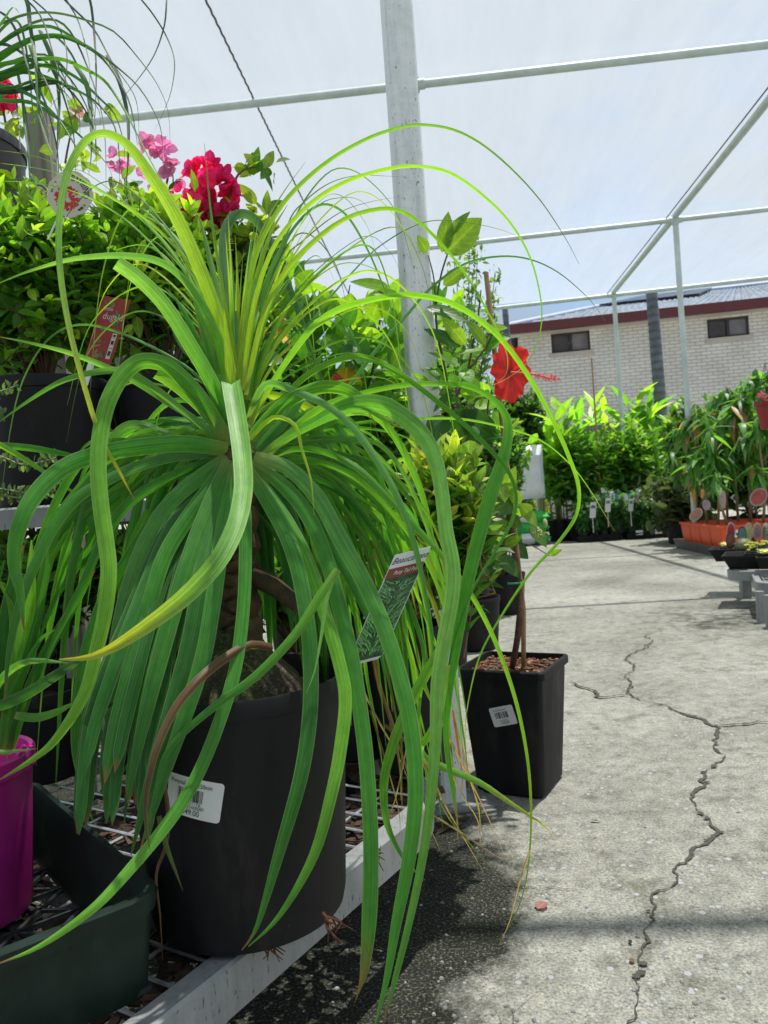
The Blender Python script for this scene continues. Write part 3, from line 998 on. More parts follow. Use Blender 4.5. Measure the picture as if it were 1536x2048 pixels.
def crack(name, pix, wpx, seed, jag=0.35, label=None, z=0.003):
    r = random.Random(seed)
    pts = [G(p[0], p[1], 0) for p in pix]
    for it in range(4):
        new = [pts[0]]
        for a, b in zip(pts, pts[1:]):
            d = b - a
            if d.length < 0.012:
                new.append(b); continue
            nn = Vector((-d.y, d.x, 0))
            new += [(a + b) / 2 + nn * r.uniform(-jag, jag) * 0.5, b]
        pts = new
    mb = MB()
    vs = []
    wm_ = 1.0
    for i, p in enumerate(pts):
        d = (pts[min(i + 1, len(pts) - 1)] - pts[max(0, i - 1)])
        nn = Vector((-d.y, d.x, 0)).normalized()
        wm_ = min(1.7, max(0.3, wm_ + r.uniform(-0.5, 0.5)))
        end = min(1, i / 5, (len(pts) - 1 - i) / 5 + 0.05)
        w = wpx * wm_ * max(0.9, min(2.6, depth(p) * 0.9)) / FPX * end
        vs += [p + nn * (w / 2 + r.uniform(-.15, .15) * w) + UP * z, p - nn * (w / 2 + r.uniform(-.15, .15) * w) + UP * z]
    fs = [(2 * i, 2 * i + 1, 2 * i + 3, 2 * i + 2) for i in range(len(pts) - 1)]
    mb.add(vs, fs)
    for k in range(int(len(pts) * .10) if wpx == 6 else 0):
        p = pts[r.randrange(len(pts))]
        s_ = r.uniform(.004, .011); a0 = r.random() * 6
        q = p + Vector((r.uniform(-.008, .008), r.uniform(-.008, .008), z + .0006 + k * 1e-5))
        mb.add([q + Vector((math.cos(a0 + j * 1.05) * s_ * r.uniform(.5, 1.2), math.sin(a0 + j * 1.05) * s_ * r.uniform(.4, .9), 0)) for j in range(6)], [(0, 1, 2, 3, 4, 5)])
    tag(mb.build(name, MAT['crack_dirt'], smooth=False), kind='structure')


crack('ground_crack', [(1245, 2070), (1275, 2010), (1273, 1965), (1277, 1925), (1300, 1886), (1290, 1860), (1305, 1825), (1303, 1800), (1348, 1772), (1347, 1742), (1382, 1711),
      (1412, 1690), (1437, 1665), (1420, 1640), (1402, 1625), (1386, 1590), (1410, 1556), (1450, 1511), (1432, 1490), (1440, 1457), (1400, 1438), (1342, 1418), (1290, 1405)], 6, 3)
crack('ground_crack', [(1290, 1405), (1266, 1394), (1262, 1370), (1270, 1335), (1288, 1300), (1305, 1283), (1300, 1268), (1380, 1235), (1440, 1212)], 2.4, 5, z=0.0045)
crack('ground_crack', [(1436, 1452), (1480, 1451), (1560, 1447)], 15, 8, z=0.0055)
crack('ground_crack', [(1266, 1394), (1190, 1396), (1135, 1362)], 5, 9, z=0.006)
crack('ground_joint', [(980, 1141), (1100, 1133), (1220, 1127), (1330, 1122), (1400, 1117)], 4, 11, jag=0.01)
crack('ground_crack', [(1000, 1772), (1060, 1776), (1160, 1782)], 4, 12)

# loose grit and stone chips pressed in the floor
mb = MB()
r = random.Random(21)
for i in range(420):
    px, py = r.uniform(640, 1560), 2060 - 700 * r.random() ** 1.6
    g = G(px, py, 0)
    s = r.uniform(0.001, 0.0042) * (1.3 if r.random() < 0.1 else 1)
    vs = []
    k = 5
    a0 = r.random() * 6
    for j in range(k):
        a = a0 + j * 2 * math.pi / k
        q = s * r.uniform(0.7, 1.3)
        vs.append(g + Vector((math.cos(a) * q, math.sin(a) * q, 0.0002)))
    vs += [v + (g - v) * 0.35 + UP * s * 0.45 for v in vs]
    g_ = r.uniform(0.5, 1.35)
    cc = (g_, g_ * r.uniform(.97, 1.0), g_ * r.uniform(.9, 1.06))
    mb.add(vs, [(0 + j, (j + 1) % 5, 5 + (j + 1) % 5, 5 + j) for j in range(5)] + [(5, 6, 7, 8, 9)], 0, cc, flat=True)
tag(mb.build('grit', MAT['stone']), 'small stone chips scattered on the concrete floor', 'grit', kind='stuff')

# ------------------------------------------------------------------ shade house
HP = 3.45
sh = thing('shade_house', (G(828, 165, HP).x, G(828, 165, HP).y, 0), 'pale pipe framed shade house with white cloth roof over the yard', 'shade house')
jC = G(828, 165, HP); jR = G(1357, 432, HP); jE = G(1228, 594, HP)
PR = 0.027


def pipe(name, pts, rad=PR, n=12):
    mb = MB(); mb.tube(pts, rad, n); return mb.build(name, MAT['pipe'], sh)


def across(px1, py1, px2, py2, xa, xb):
    a, b = G(px1, py1, HP), G(px2, py2, HP)
    d = (b - a) / (b.x - a.x)
    return [a + d * (xa - a.x), a + d * (xb - a.x)], (lambda x: a + d * (x - a.x))


(row1, f1) = across(240, 237, 1536, 89, -5, 6)
(row2, f2) = across(590, 526, 1340, 441, -6, 9)
(row3, f3) = across(960, 620, 1536, 556, -7, 11)
pipe('crossbar', row1); pipe('crossbar', row2); pipe('crossbar', row3, 0.030)
SUN_EL, SUN_AZ = R_(78), R_(58)          # azimuth from +Y toward +X
_tg = G(1280, 1852, 0)
_y0 = _tg.y + HP / math.tan(SUN_EL) * math.cos(SUN_AZ) - (f1(_tg.x).y - row1[0].y)
row0 = [Vector((p.x, p.y - row1[0].y + _y0, p.z)) for p in row1]
pipe('crossbar', row0)
XC, XR = jC.x, jR.x
XS = G(510, 210, HP).x
f0 = lambda x: f1(x) + Vector((0, row0[0].y - row1[0].y, 0))
pipe('rafter', [f0(XC) + UP * 0.04 - Vector((0, 2, 0)), f1(XC) + UP * 0.04])
pipe('rafter', [f0(XR) + UP * 0.04 - Vector((0, 2, 0)), f3(XR) + UP * 0.04], 0.034)
for x, f, rad in ((XC, f1, 0.025), (XR, f2, 0.030), (XR, f3, 0.032), (XR + 2.7, f3, 0.024), (XR + 5, f3, 0.03)):
    t = f(x)
    pipe('upright', [Vector((t.x, t.y, 0)), t + UP * 0.03], rad)
for x, f in ((XC, f1), (XR, f2), (XR, f3)):
    t = f(x)
    mb = MB()
    mb.tube([t - UP * 0.05, t + UP * 0.045], 0.034, 12)
    mb.tube([t - Vector((0.07, 0, 0)), t + Vector((0.07, 0.0, 0))], 0.034, 12)
    for sx in (-1, 1):
        mb.tube([t + Vector((sx * 0.055, -0.02, 0)), t + Vector((sx * 0.055, -0.04, 0))], 0.007, 6)
    mb.build('pipe_clamp', MAT['pipe'], sh)
# cloth: sags a little between the bars
mb = MB()
x0, x1 = -8.0, 11.0
rows = [f0(0).y - 4.2, f0(0).y - 2.1, f0(0).y, f1(0).y, f2(0).y, f3(0).y + 0.02]
ys = []
for a, b in zip(rows, rows[1:]):
    ys += [a + (b - a) * i / 8 for i in range(8)]
ys.append(rows[-1])
slope = (row1[1].y - row1[0].y) / (row1[1].x - row1[0].x)
nx = 60
vs = []
for j, y in enumerate(ys):
    for i in range(nx + 1):
        x = x0 + (x1 - x0) * i / nx
        fr = (j % 8) / 8
        sag = 0.045 * math.sin(math.pi * fr) * (0.8 + 0.5 * noise.noise(Vector((x * 0.6, y * 0.8, 3)))) + 0.01 * noise.noise(Vector((x * 1.5, y * 1.1, 9)))
        vs.append((x, y + slope * x, HP + 0.075 - sag))
mb.add(vs, [(j * (nx + 1) + i, j * (nx + 1) + i + 1, (j + 1) * (nx + 1) + i + 1, (j + 1) * (nx + 1) + i) for j in range(len(ys) - 1) for i in range(nx)])
mb.build('shade_cloth', MAT['shade_cloth'], sh, auto=False)
# laced seams of the cloth
for x, rr in ((XS, 0.0066), (XR - 0.09, 0.006)):
    mb = MB()
    pts = [f0(x) - Vector((0, 1.5, 0)) + UP * 0.028]
    a, b = pts[0], f3(x) + UP * 0.028
    n = 260 if rr > 0.0063 else 30
    mb.tube([a.lerp(b, i / n) + Vector((0.0020 * (1 if i % 2 else -1), 0, 0)) * (1 if rr > .0063 else 0) for i in range(n + 1)], rr, 5)
    mb.build('seam_cord', MAT['dark_wire'], sh)

# ------------------------------------------------------------------ galvanised post with base plate
pb = G(902, 1602, 0)
pt_low, d_ = pb, depth(pb)
po = thing('galvanised_post', pb, 'square galvanised steel post bolted to the concrete by its base plate', 'post')
po.rotation_euler = (0, 0, R_(14))
mb = MB()
mb.rloft([(0.0325, 0.0325, 0.008, 0.006), (0.0325, 0.0325, 0.008, 3.5)], c=pb, rz=R_(14), k=3)
mb.build('column', MAT['galvanised'], po)
mb = MB()
mb.rloft([(0.075, 0.06, 0.006, 0.0), (0.075, 0.06, 0.006, 0.007)], c=pb + Vector((0.012, -0.01, 0.0)), rz=R_(14), k=3)
mb.build('base_plate', MAT['bench_steel'], po)
Mz = Matrix.Rotation(R_(14), 3, 'Z')
for sx in (-1, 1):
    for sy in (-1, 1):
        c = pb + Vector((0.012, -0.01, 0)) + Mz @ Vector((sx * 0.055, sy * 0.042, 0.007))
        mb = MB()
        mb.lathe([(0.014, 0), (0.014, 0.002)], 16, c)
        mb.lathe([(0.0095, 0.002), (0.0095, 0.010), (0.008, 0.011), (0.004, 0.011), (0.004, 0.016), (0.0, 0.0165)], 6, c)
        mb.build('bolt', MAT['bench_steel'], po)


# ------------------------------------------------------------------ benches
def sweep(mb, path, w, h, mat=0, closed=False):
    """flat bar: path is the outer top edge, w inward (left of travel), h down"""
    k = len(path)
    vs = []
    for i in range(k):
        a = path[(i - 1) % k] if (closed or i) else path[0]
        b = path[(i + 1) % k] if (closed or i < k - 1) else path[-1]
        t = (b - a).normalized(); nn = Vector((-t.y, t.x, 0))
        p = path[i]
        bev = min(w, h) * 0.12
        vs += [p - nn * 0 - UP * bev, p + nn * bev, p + nn * w, p + nn * w - UP * 0.004, p + nn * 0.004 - UP * 0.006, p + nn * 0.004 - UP * h, p - UP * h]
    n = 7
    fs = []
    for i in range(k if closed else k - 1):
        i2 = (i + 1) % k
        for j in range(n):
            fs.append((i * n + j, i2 * n + j, i2 * n + (j + 1) % n, i * n + (j + 1) % n))
    if not closed:
        fs += [tuple(range(n)), tuple((k - 1) * n + j for j in range(n - 1, -1, -1))]
    mb.add(vs, fs, mat)


def round_path(corners, r, k=6):
    """polyline with rounded corners, corners = list of Vector; open"""
    out = [corners[0]]
    for a, b, c in zip(corners, corners[1:], corners[2:]):
        u = (a - b).normalized(); v = (c - b).normalized()
        p0, p1 = b + u * r, b + v * r
        for j in range(k + 1):
            t = j / k
            out.append((p0 * (1 - t) ** 2 + b * 2 * t * (1 - t) + p1 * t * t))
    out.append(corners[-1])
    return out


def bench(name, label, corners, rad, h_rail, legs, wires, group=None, w=0.03, leg_sz=0.03, zwire=-0.008):
    """corners: outer top edge walked anticlockwise (inside on the left); wires: (origin, dirA, lenA, stepA, dirB, lenB, stepB)"""
    c = sum(corners, Vector()) / len(corners)
    t = thing(name, (c.x, c.y, 0), label, 'bench', group)
    mb = MB(); sweep(mb, round_path(corners, rad), w, h_rail)
    mb.build('rail', MAT['bench_steel'], t)
    o, dA, lA, sA, dB, lB, sB = wires
    mb = MB()
    n = int(lA / sA)
    for i in range(n + 1):
        p = o + dA * (i * sA) + UP * zwire
        mb.tube([p, p + dB * lB], 0.0024, 6)
    n = int(lB / sB)
    for i in range(n + 1):
        p = o + dB * (i * sB) + UP * (zwire - 0.005)
        mb.tube([p, p + dA * lA], 0.0024, 6)
    mb.build('wire_mesh', MAT['wire'], t)
    for lp in legs:
        mb = MB()
        z1 = lp.z
        mb.rloft([(leg_sz / 2, leg_sz / 2, 0.004, 0.004), (leg_sz / 2, leg_sz / 2, 0.004, z1)], c=(lp.x, lp.y, 0), k=2)
        mb.rloft([(leg_sz * 0.75, leg_sz * 0.75, 0.004, 0.0), (leg_sz * 0.75, leg_sz * 0.75, 0.004, 0.0045)], c=(lp.x, lp.y, 0), k=2)
        mb.build('leg', MAT['bench_steel'], t)
    return t


BH = 0.225
ca = L2(-0.52, 0.297, BH); cb = L2(0.062, 1.254, BH); cc = L2(-0.02, 1.60, BH); cd = L2(-1.35, 1.72, BH); ce = L2(-1.5, 0.8, BH)
dA = (cb - ca).normalized(); dN = Vector((-dA.y, dA.x, 0))
lowb = bench('low_bench', 'low galvanised bench with wire mesh top under the big potted palm', [ca, cb, cc, cd, ce], 0.09, 0.056,
             [L2(-0.36, 1.18, BH - 0.03), L2(-0.06, 1.56, BH - 0.03), L2(-1.3, 1.66, BH - 0.03), L2(-0.46, 0.5, BH - 0.03)],
             (ca + dA * 0.02 + dN * 0.012, dA, 1.12, 0.05, dN, 0.95, 0.1))
UH = 0.745
ua = L2(-1.6, 1.27, UH); ub = L2(-0.36, 1.28, UH); uc = L2(-0.30, 1.85, UH); ud = L2(-1.6, 1.9, UH)
dU = (ub - ua).normalized(); dV = Vector((-dU.y, dU.x, 0))
upb = bench('stepped_bench', 'tall galvanised bench behind the palm carrying large black pots', [ua, ub, uc, ud], 0.07, 0.036,
            [L2(-0.42, 1.34, UH - 0.02), L2(-0.40, 1.78, UH - 0.02), L2(-1.5, 1.34, UH - 0.02), L2(-1.5, 1.85, UH - 0.02)],
            (ua + dU * 0.05 + dV * 0.02, dU, 1.2, 0.05, dV, 0.52, 0.1))
# its raised top shelf with the second palm
TH = 1.24
mb = MB()
sa = L2(-1.55, 1.42, TH); sb_ = L2(-0.62, 1.43, TH); sc = L2(-0.60, 1.84, TH); sd = L2(-1.55, 1.86, TH)
sweep(mb, round_path([sa, sb_, sc, sd], 0.05), 0.03, 0.036)
for i in range(18):
    p = sa.lerp(sb_, i / 18) - UP * 0.008
    mb.tube([p, p + dV * 0.42], 0.0024, 6)
for q in (sc, sd):
    mb.tube([Vector((q.x, q.y, UH - 0.02)), Vector((q.x, q.y, TH - 0.03))], 0.014, 8)
mb.build('top_shelf', MAT['bench_steel'], upb)

tp = P(78, 225, 1.95)
mb = MB()
mb.box((tp.x, tp.y, tp.z / 2), 0.055, 0.055, tp.z, Matrix.Rotation(R_(10), 3, 'Z'))
tag(mb.build('timber_post', MAT['timber']), 'weathered grey timber post behind the upper left plants', 'post')


# ------------------------------------------------------------------ pots
def pot_prof(rb, rt, h, lip=0.008, th=0.004):
    return [(rb * 0.86, 0.0), (rb * 0.97, 0.006), (rb, 0.02), (rb + (rt - rb) * 0.9, h - 0.022), (rt + lip * 0.15, h - 0.021), (rt + lip * 0.3, h - 0.003), (rt + lip * 0.1, h), (rt - th, h - 0.001),
            (rt - th * 1.6, h - 0.02), (rb + (rt - rb) * 0.6 - th * 2, h * 0.6), (0.0, h * 0.6)]


def round_pot(parent, base, rb, rt, h, mat='black_plastic', soil=True, n=44, soil_at=0.86):
    mb = MB(); mb.lathe(pot_prof(rb, rt, h), n, base)
    p = mb.build('pot', MAT[mat], parent)
    if soil:
        mb = MB()
        rr = (rb + (rt - rb) * soil_at) - 0.006
        vs = [Vector(base) + UP * (h * soil_at + 0.006)]
        fs = []
        N, K = 24, 4
        for i in range(1, K + 1):
            for j in range(N):
                a = j * 2 * math.pi / N
                q = rr * i / K
                vs.append(Vector(base) + Vector((math.cos(a) * q, math.sin(a) * q, h * soil_at + rng.uniform(-.004, .004))))
        for j in range(N):
            fs.append((0, 1 + j, 1 + (j + 1) % N))
        for i in range(K - 1):
            for j in range(N):
                fs.append((1 + i * N + j, 1 + (i + 1) * N + j, 1 + (i + 1) * N + (j + 1) % N, 1 + i * N + (j + 1) % N))
        mb.add(vs, fs)
        mb.build('soil', MAT['soil'], parent, auto=False)
    return p


def square_pot(parent, base, hb, ht, h, rz, mat='black_plastic', soil=0.84, lip=0.006, name='pot'):
    mb = MB()
    cr = hb * 0.16
    mb.rloft([(hb * 0.9, hb * 0.9, cr, 0.0), (hb, hb, cr, 0.008), (ht * 0.985, ht * 0.985, cr, h - 0.02), (ht + lip, ht + lip, cr * 1.15, h - 0.019), (ht + lip, ht + lip, cr * 1.15, h - 0.003),
              (ht + lip * 0.6, ht + lip * 0.6, cr, h), (ht - 0.002, ht - 0.002, cr, h), (ht - 0.006, ht - 0.006, cr, h - 0.03), (hb - 0.004, hb - 0.004, cr * 0.9, h * 0.6)], c=base, rz=rz, k=4)
    p = mb.build(name, MAT[mat], parent)
    if soil:
        mb = MB()
        K = 9
        q = hb + (ht - hb) * soil - 0.006
        M = Matrix.Rotation(rz, 3, 'Z')
        vs = [Vector(base) + M @ Vector((-q + 2 * q * i / K, -q + 2 * q * j / K, h * soil + rng.uniform(-.006, .006))) for j in range(K + 1) for i in range(K + 1)]
        fs = [(j * (K + 1) + i, j * (K + 1) + i + 1, (j + 1) * (K + 1) + i + 1, (j + 1) * (K + 1) + i) for j in range(K) for i in range(K)]
        mb.add(vs, fs)
        mb.build('soil', MAT['soil'], parent, auto=False)
    return p


def tray(parent, base, hx, hy, h, rz, mat='black_plastic', name='tray', flare=0.008, floor=True):
    mb = MB()
    lv = [(hx - flare, hy - flare, 0.012, 0.0), (hx, hy, 0.014, h - 0.012), (hx + 0.006, hy + 0.006, 0.016, h - 0.011), (hx + 0.006, hy + 0.006, 0.016, h), (hx, hy, 0.014, h),
          (hx - 0.004, hy - 0.004, 0.012, h - 0.006), (hx - flare - 0.004, hy - flare - 0.004, 0.011, 0.004)]
    mb.rloft(lv, c=base, rz=rz, k=4, cap0=floor, cap1=floor)
    return mb.build(name, MAT[mat], parent)


# ------------------------------------------------------------------ dark green crate with lattice floor
cr0 = L2(-0.254, 0.785, 0)      # rim corner nearest the big pot
cu_ = (Hv * -0.63 + Vector((Fv.x, Fv.y, 0)).normalized() * 0.776).normalized()
cv_ = Vector((-cu_.y, cu_.x, 0))
if cv_.dot(Hv) > 0:
    cv_ = -cv_
CLn, CSh, CHt = 0.47, 0.34, 0.108
cc0 = cr0 + cu_ * CLn / 2 + cv_ * CSh / 2
crz = math.atan2(cu_.y, cu_.x)
cbz = BH - 0.002
crate = thing('nursery_crate', (cc0.x, cc0.y, cbz), 'dark green plastic crate with an open lattice floor at the front of the bench', 'crate', None, crz)
mb = MB()
hx, hy = CLn / 2, CSh / 2
mb.rloft([(hx - 0.012, hy - 0.012, 0.02, 0.0), (hx - 0.004, hy - 0.004, 0.022, CHt - 0.022), (hx, hy, 0.026, CHt - 0.021), (hx + 0.003, hy + 0.003, 0.026, CHt - 0.003), (hx + 0.001, hy + 0.001, 0.026, CHt),
          (hx - 0.006, hy - 0.006, 0.024, CHt), (hx - 0.009, hy - 0.009, 0.022, CHt - 0.02), (hx - 0.016, hy - 0.016, 0.02, 0.003)], c=(cc0.x, cc0.y, cbz), rz=crz, k=6, cap0=False, cap1=False)
for s_ in (-0.6, 0.0, 0.6):
    for sd_ in (-1, 1):
        q = Matrix.Rotation(crz, 3, 'Z') @ Vector((s_ * hx, sd_ * (hy - 0.004), 0))
        mb.box((cc0.x + q.x, cc0.y + q.y, cbz + CHt * 0.42), 0.004, 0.006, CHt * 0.72, Matrix.Rotation(crz, 3, 'Z'))
mb.build('wall', MAT['green_plastic'], crate)
mb = MB()
Mc = Matrix.Rotation(crz, 3, 'Z')


def crp(x, y, z):
    q = Mc @ Vector((x, y, 0)); return Vector((cc0.x + q.x, cc0.y + q.y, cbz + z))


nx_, ny_ = 6, 4
for i in range(nx_ + 1):
    x = (-1 + 2 * i / nx_) * (hx - 0.014)
    mb.box(crp(x, 0, 0.006), 0.004, 2 * hy - 0.03, 0.006, Mc)
for j in range(ny_ + 1):
    y = (-1 + 2 * j / ny_) * (hy - 0.014)
    mb.box(crp(0, y, 0.0055), 2 * hx - 0.03, 0.004, 0.005, Mc)
for i in range(nx_):
    for j in range(ny_):
        xa = (-1 + 2 * i / nx_) * (hx - 0.014); xb = (-1 + 2 * (i + 1) / nx_) * (hx - 0.014)
        ya = (-1 + 2 * j / ny_) * (hy - 0.014); yb = (-1 + 2 * (j + 1) / ny_) * (hy - 0.014)
        for (p, q) in (((xa, ya), (xb, yb)), ((xa, yb), (xb, ya))):
            a, b = crp(p[0], p[1], 0.005), crp(q[0], q[1], 0.005)
            d = b - a
            mb.box((a + b) / 2, d.length, 0.005, 0.0044, Matrix.Rotation(math.atan2(d.y, d.x), 3, 'Z'))
mb.build('lattice_floor', MAT['grey_plastic'], crate)

# spilled potting mix and leaf scraps caught in the bench mesh
mb = MB()
rd = random.Random(33)
for i in range(3200):
    s_, n_ = rd.uniform(.05, 1.2), rd.uniform(.035, .62)
    if noise.noise(Vector((s_ * 5, n_ * 5, 2.2))) < -.22:
        continue
    q = ca + dA * s_ + dN * n_
    q = Vector((q.x, q.y, BH - .0175 + rd.uniform(-.002, .004)))
    M = Matrix.Rotation(rd.random() * 6.28, 3, 'Z') @ Matrix.Rotation(rd.uniform(-.4, .4), 3, 'X')
    g_ = rd.uniform(.15, .9)
    mb.box(q, rd.uniform(.012, .034), rd.uniform(.006, .018), rd.uniform(.002, .005), M, 0, (1.0 * g_, .85 * g_, .75 * g_))
tag(mb.build('spilled_soil', MAT['bark'], smooth=False), 'dark spilled potting mix and scraps lying in the bench wire mesh', 'soil', kind='stuff')

# ================================================================== THE BIG POTTED PALM
pc = G(503, 1812, BH)
palm = thing('potted_palm', pc, 'large ponytail palm with long arching strap leaves in a black pot at the bench edge', 'potted plant')
RB, RT, PH = 0.118, 0.136, 0.286
pot = round_pot(palm, pc, RB, RT, PH)
# roots out of the drain holes
for k, (px, py) in enumerate(((655, 1830), (520, 1880), (740, 1690))):
    mb = MB()
    q = P(px, py, 0.86 if k < 2 else 1.0)
    for i in range(9):
        a = q + rvec(rng) * 0.006
        mb.tube([a, a + Vector((0.006, -0.004, -0.006)) + rvec(rng) * 0.005, a + Vector((0.012, -0.008, -0.012)) + rvec(rng) * 0.012], [0.0016, 0.0012, 0.0005], 5, col=jit((1.5, 0.8, 0.5), 0.3, rng))
    mb.build('root', MAT['bark'], palm)


def pot_hit(px, py):
    """pixel -> point on the pot's outside"""
    for i in range(4000):
        d = 0.6 + i * 0.0001
        p = P(px, py, d)
        zz = (p.z - pc.z) / PH
        if math.hypot(p.x - pc.x, p.y - pc.y) < RB + (RT - RB) * zz:
            return p
    return P(px, py, 0.9)


stc = pot_hit(386, 1597)
sa0 = math.atan2(stc.y - pc.y, stc.x - pc.x)


def pot_fn(u, v, l):
    a = R_(-13.5)
    x, y = u * math.cos(a) - v * math.sin(a), u * math.sin(a) + v * math.cos(a)
    z = stc.z - pc.z + y
    rr = RB + (RT - RB) * 0.9 * z / PH + 0.0009 + l
    an = sa0 + x / rr
    return Vector((pc.x + math.cos(an) * rr, pc.y + math.sin(an) * rr, pc.z + z))


def sticker(fn, parent, w, h, lines, seed, bar=(0.34, 0.24), coarse=1.0, bx=-0.06, bw_=0.46, by=(-0.10, 0.22)):
    mb = MB()
    us = [-w / 2 + .004 * (1 - math.cos(math.pi / 2 * i / 5)) for i in range(6)]
    us = us[:-1] + [-w / 2 + .004 + (w - .008) * i / 14 for i in range(15)] + [-x for x in us[:-1]][::-1]
    n = len(us) - 1
    # grid of strips so it follows the curve
    top = []
    vs, fs = [], []
    for i in range(n + 1):
        u = us[i]
        ins = max(0, 0.004 - min(u + w / 2, w / 2 - u))
        ed = h / 2 - (0.004 - math.sqrt(max(0, 0.004 ** 2 - ins ** 2)))
        vs += [fn(u, -ed, 0), fn(u, ed, 0)]
    mb.add(vs, [(2 * i, 2 * i + 2, 2 * i + 3, 2 * i + 1) for i in range(n)], 0)
    rr = random.Random(seed)
    x = w * (bx - bw_ / 2)
    end = x + w * bw_
    while x < end:
        bw = rr.choice((0.00035, 0.0006, 0.0010)) * w / 0.06 * coarse
        put_rect(mb, fn, x, h * by[0], x + bw, h * by[1], 1)
        x += bw + rr.choice((0.0004, 0.0006, 0.0009)) * w / 0.06 * coarse
    for s, y, hh, ww, xx in lines:
        put_text(mb, fn, s, xx * w, y * h, hh * h, 1, w=ww * w, centre=True)
    return mb.build('price_label', [MAT['label_white'], MAT['ink']], parent, smooth=False)


sticker(pot_fn, pot, 0.064, 0.044, [('Ponytail Palm 250mm', 0.29, 0.11, 0.74, -0.06), ('9316121118', -0.165, 0.05, 0.40, -0.06), ('LACKFORD NURSERY', -0.275, 0.09, 0.54, -0.05), ('$49.00', -0.435, 0.14, 0.32, -0.02)], 3)

AX = Vector((pc.x, pc.y, 0))
# swollen mossy base, ringed trunk, side stub
cx, cy = P(478, 1340, 0.94).x, P(478, 1340, 0.94).y
soil_z = pc.z + PH * 0.86
mb = MB()
mb.lathe([(0.085, soil_z - 0.01), (0.083, soil_z + 0.012), (0.074, soil_z + 0.032), (0.058, soil_z + 0.05), (0.042, soil_z + 0.066), (0.031, soil_z + 0.085), (0.027, soil_z + 0.10)], 30, (cx, cy, 0), wob=0.16, seed=3)
mb.build('swollen_base', MAT['mossy_bark'], palm)
mb = MB()
tb = Vector((cx, cy, soil_z + 0.09)); tt = P(467, 905, 0.955)
n = 60
pts = [tb.lerp(tt, i / n) + Vector((0.004 * math.sin(i * .7), 0, 0)) for i in range(n + 1)]
mb.tube(pts, [0.0285 - (0.0042 if i % 4 == 0 else 0) + 0.0016 * rng.random() - 0.004 * i / n for i in range(n + 1)], 18, col=[((.4, .32, .28) if i % 4 == 0 else jit((1.0, .80, .68), .2, rng)) for i in range(n + 1)])
mb.build('trunk', MAT['bark'], palm)
mb = MB()
q0 = P(505, 1150, 0.94); q1 = P(598, 1212, 0.90)
mb.tube([q0, q0.lerp(q1, 0.5) + UP * 0.004, q1], [0.013, 0.012, 0.009], 10, col=(0.6, 0.5, 0.42))
mb.build('branch_stub', MAT['bark'], palm)

mb = MB()
for i in range(260):
    a_, q_ = rng.random() * 6.283, rng.random() ** .5 * .122
    q = Vector((pc.x + math.cos(a_) * q_, pc.y + math.sin(a_) * q_, soil_z + rng.uniform(.004, .011)))
    M = Matrix.Rotation(rng.random() * 6, 3, 'Z') @ Matrix.Rotation(rng.uniform(-.5, .5), 3, 'X')
    g_ = rng.uniform(.35, 1.3)
    mb.box(q, rng.uniform(.005, .016), rng.uniform(.003, .006), rng.uniform(.002, .004), M, 0, (1.2 * g_, .95 * g_, .8 * g_))
o = mb.build('bark_mulch', MAT['bark'], palm, smooth=False)
o['kind'] = 'stuff'
S = lambda *a, **k: strap(palm, *a, axis=AX, **k)
# --- erect and arching leaves out of the crown
S([(470, 790, 28), (440, 650, 30), (400, 540, 32), (350, 430, 31), (300, 350, 27), (255, 290, 21), (208, 267, 17), (168, 286, 17), (135, 345, 16), (120, 420, 15), (118, 520, 14), (135, 640, 13), (165, 760, 12), (200, 870, 10), (245, 955, 7), (277, 1015, 4)], (.95, .93, .88, .84, .84, .86), 27, 'l', 'y', cmid='w', face=.7)
S([(480, 780), (455, 640), (432, 500), (418, 390), (409, 287)], (.95, .96, .97), 13, 'l', 's', face=.7)
S([(462, 800), (435, 670), (410, 590), (375, 510), (330, 455), (285, 430)], (.96, 1.0, 1.03), 24, 'l', 'w', face=.7)
S([(470, 780), (460, 640), (449, 540), (448, 475), (463, 436), (490, 428), (516, 446), (542, 490), (570, 555), (595, 620), (622, 700), (645, 765), (655, 835)], (.96, 1.0, 1.04, 1.02, .98), 25, 'p', 'd', cmid='s', face=.8)
S([(476, 780), (471, 650), (466, 560), (461, 490)], (.97, 1.0), 16, 'p', 's', face=.8)
S([(466, 790), (448, 650), (425, 540), (400, 440), (385, 420)], (.97, 1.02), 20, 'w', 'p', face=.8)
S([(482, 780), (490, 640), (510, 520), (545, 440), (590, 380), (660, 320), (740, 275), (810, 253), (850, 250), (905, 259), (960, 286), (1020, 335), (1080, 400), (1130, 475), (1158, 528)], (.95, .95, .97, 1.0, 1.02), 13, 'l', 'k', cmid='m', face=.6)
S([(487, 780), (502, 640), (532, 530), (570, 460), (630, 400), (700, 360), (780, 337), (840, 333), (900, 346), (960, 386), (1020, 445), (1060, 515), (1080, 590), (1083, 645), (1071, 695), (1050, 730), (1005, 762), (960, 776)], (.94, .92, .93, .96, .99), 12, 'l', 't', cmid='m', face=.6)
S([(492, 790), (522, 650), (560, 560), (620, 490), (690, 438), (760, 418), (805, 424), (850, 455), (900, 508), (940, 562), (980, 632), (1002, 675), (1014, 710), (1015, 735), (1009, 752), (990, 770)], (.94, .91, .90, .93, .97), 15, 'l', 't', cmid='m', face=.6)
S([(490, 780), (525, 590), (560, 500), (600, 440), (645, 409), (690, 428), (730, 490), (762, 562), (788, 640), (806, 740), (812, 850)], (.96, .99, 1.04, 1.06), 9, 'g', 's', face=.6)
S([(495, 780), (535, 600), (575, 450), (610, 402), (660, 366), (715, 351), (770, 352), (818, 355)], (.97, 1.02, 1.07), 6, 'm', 'k', face=.6)
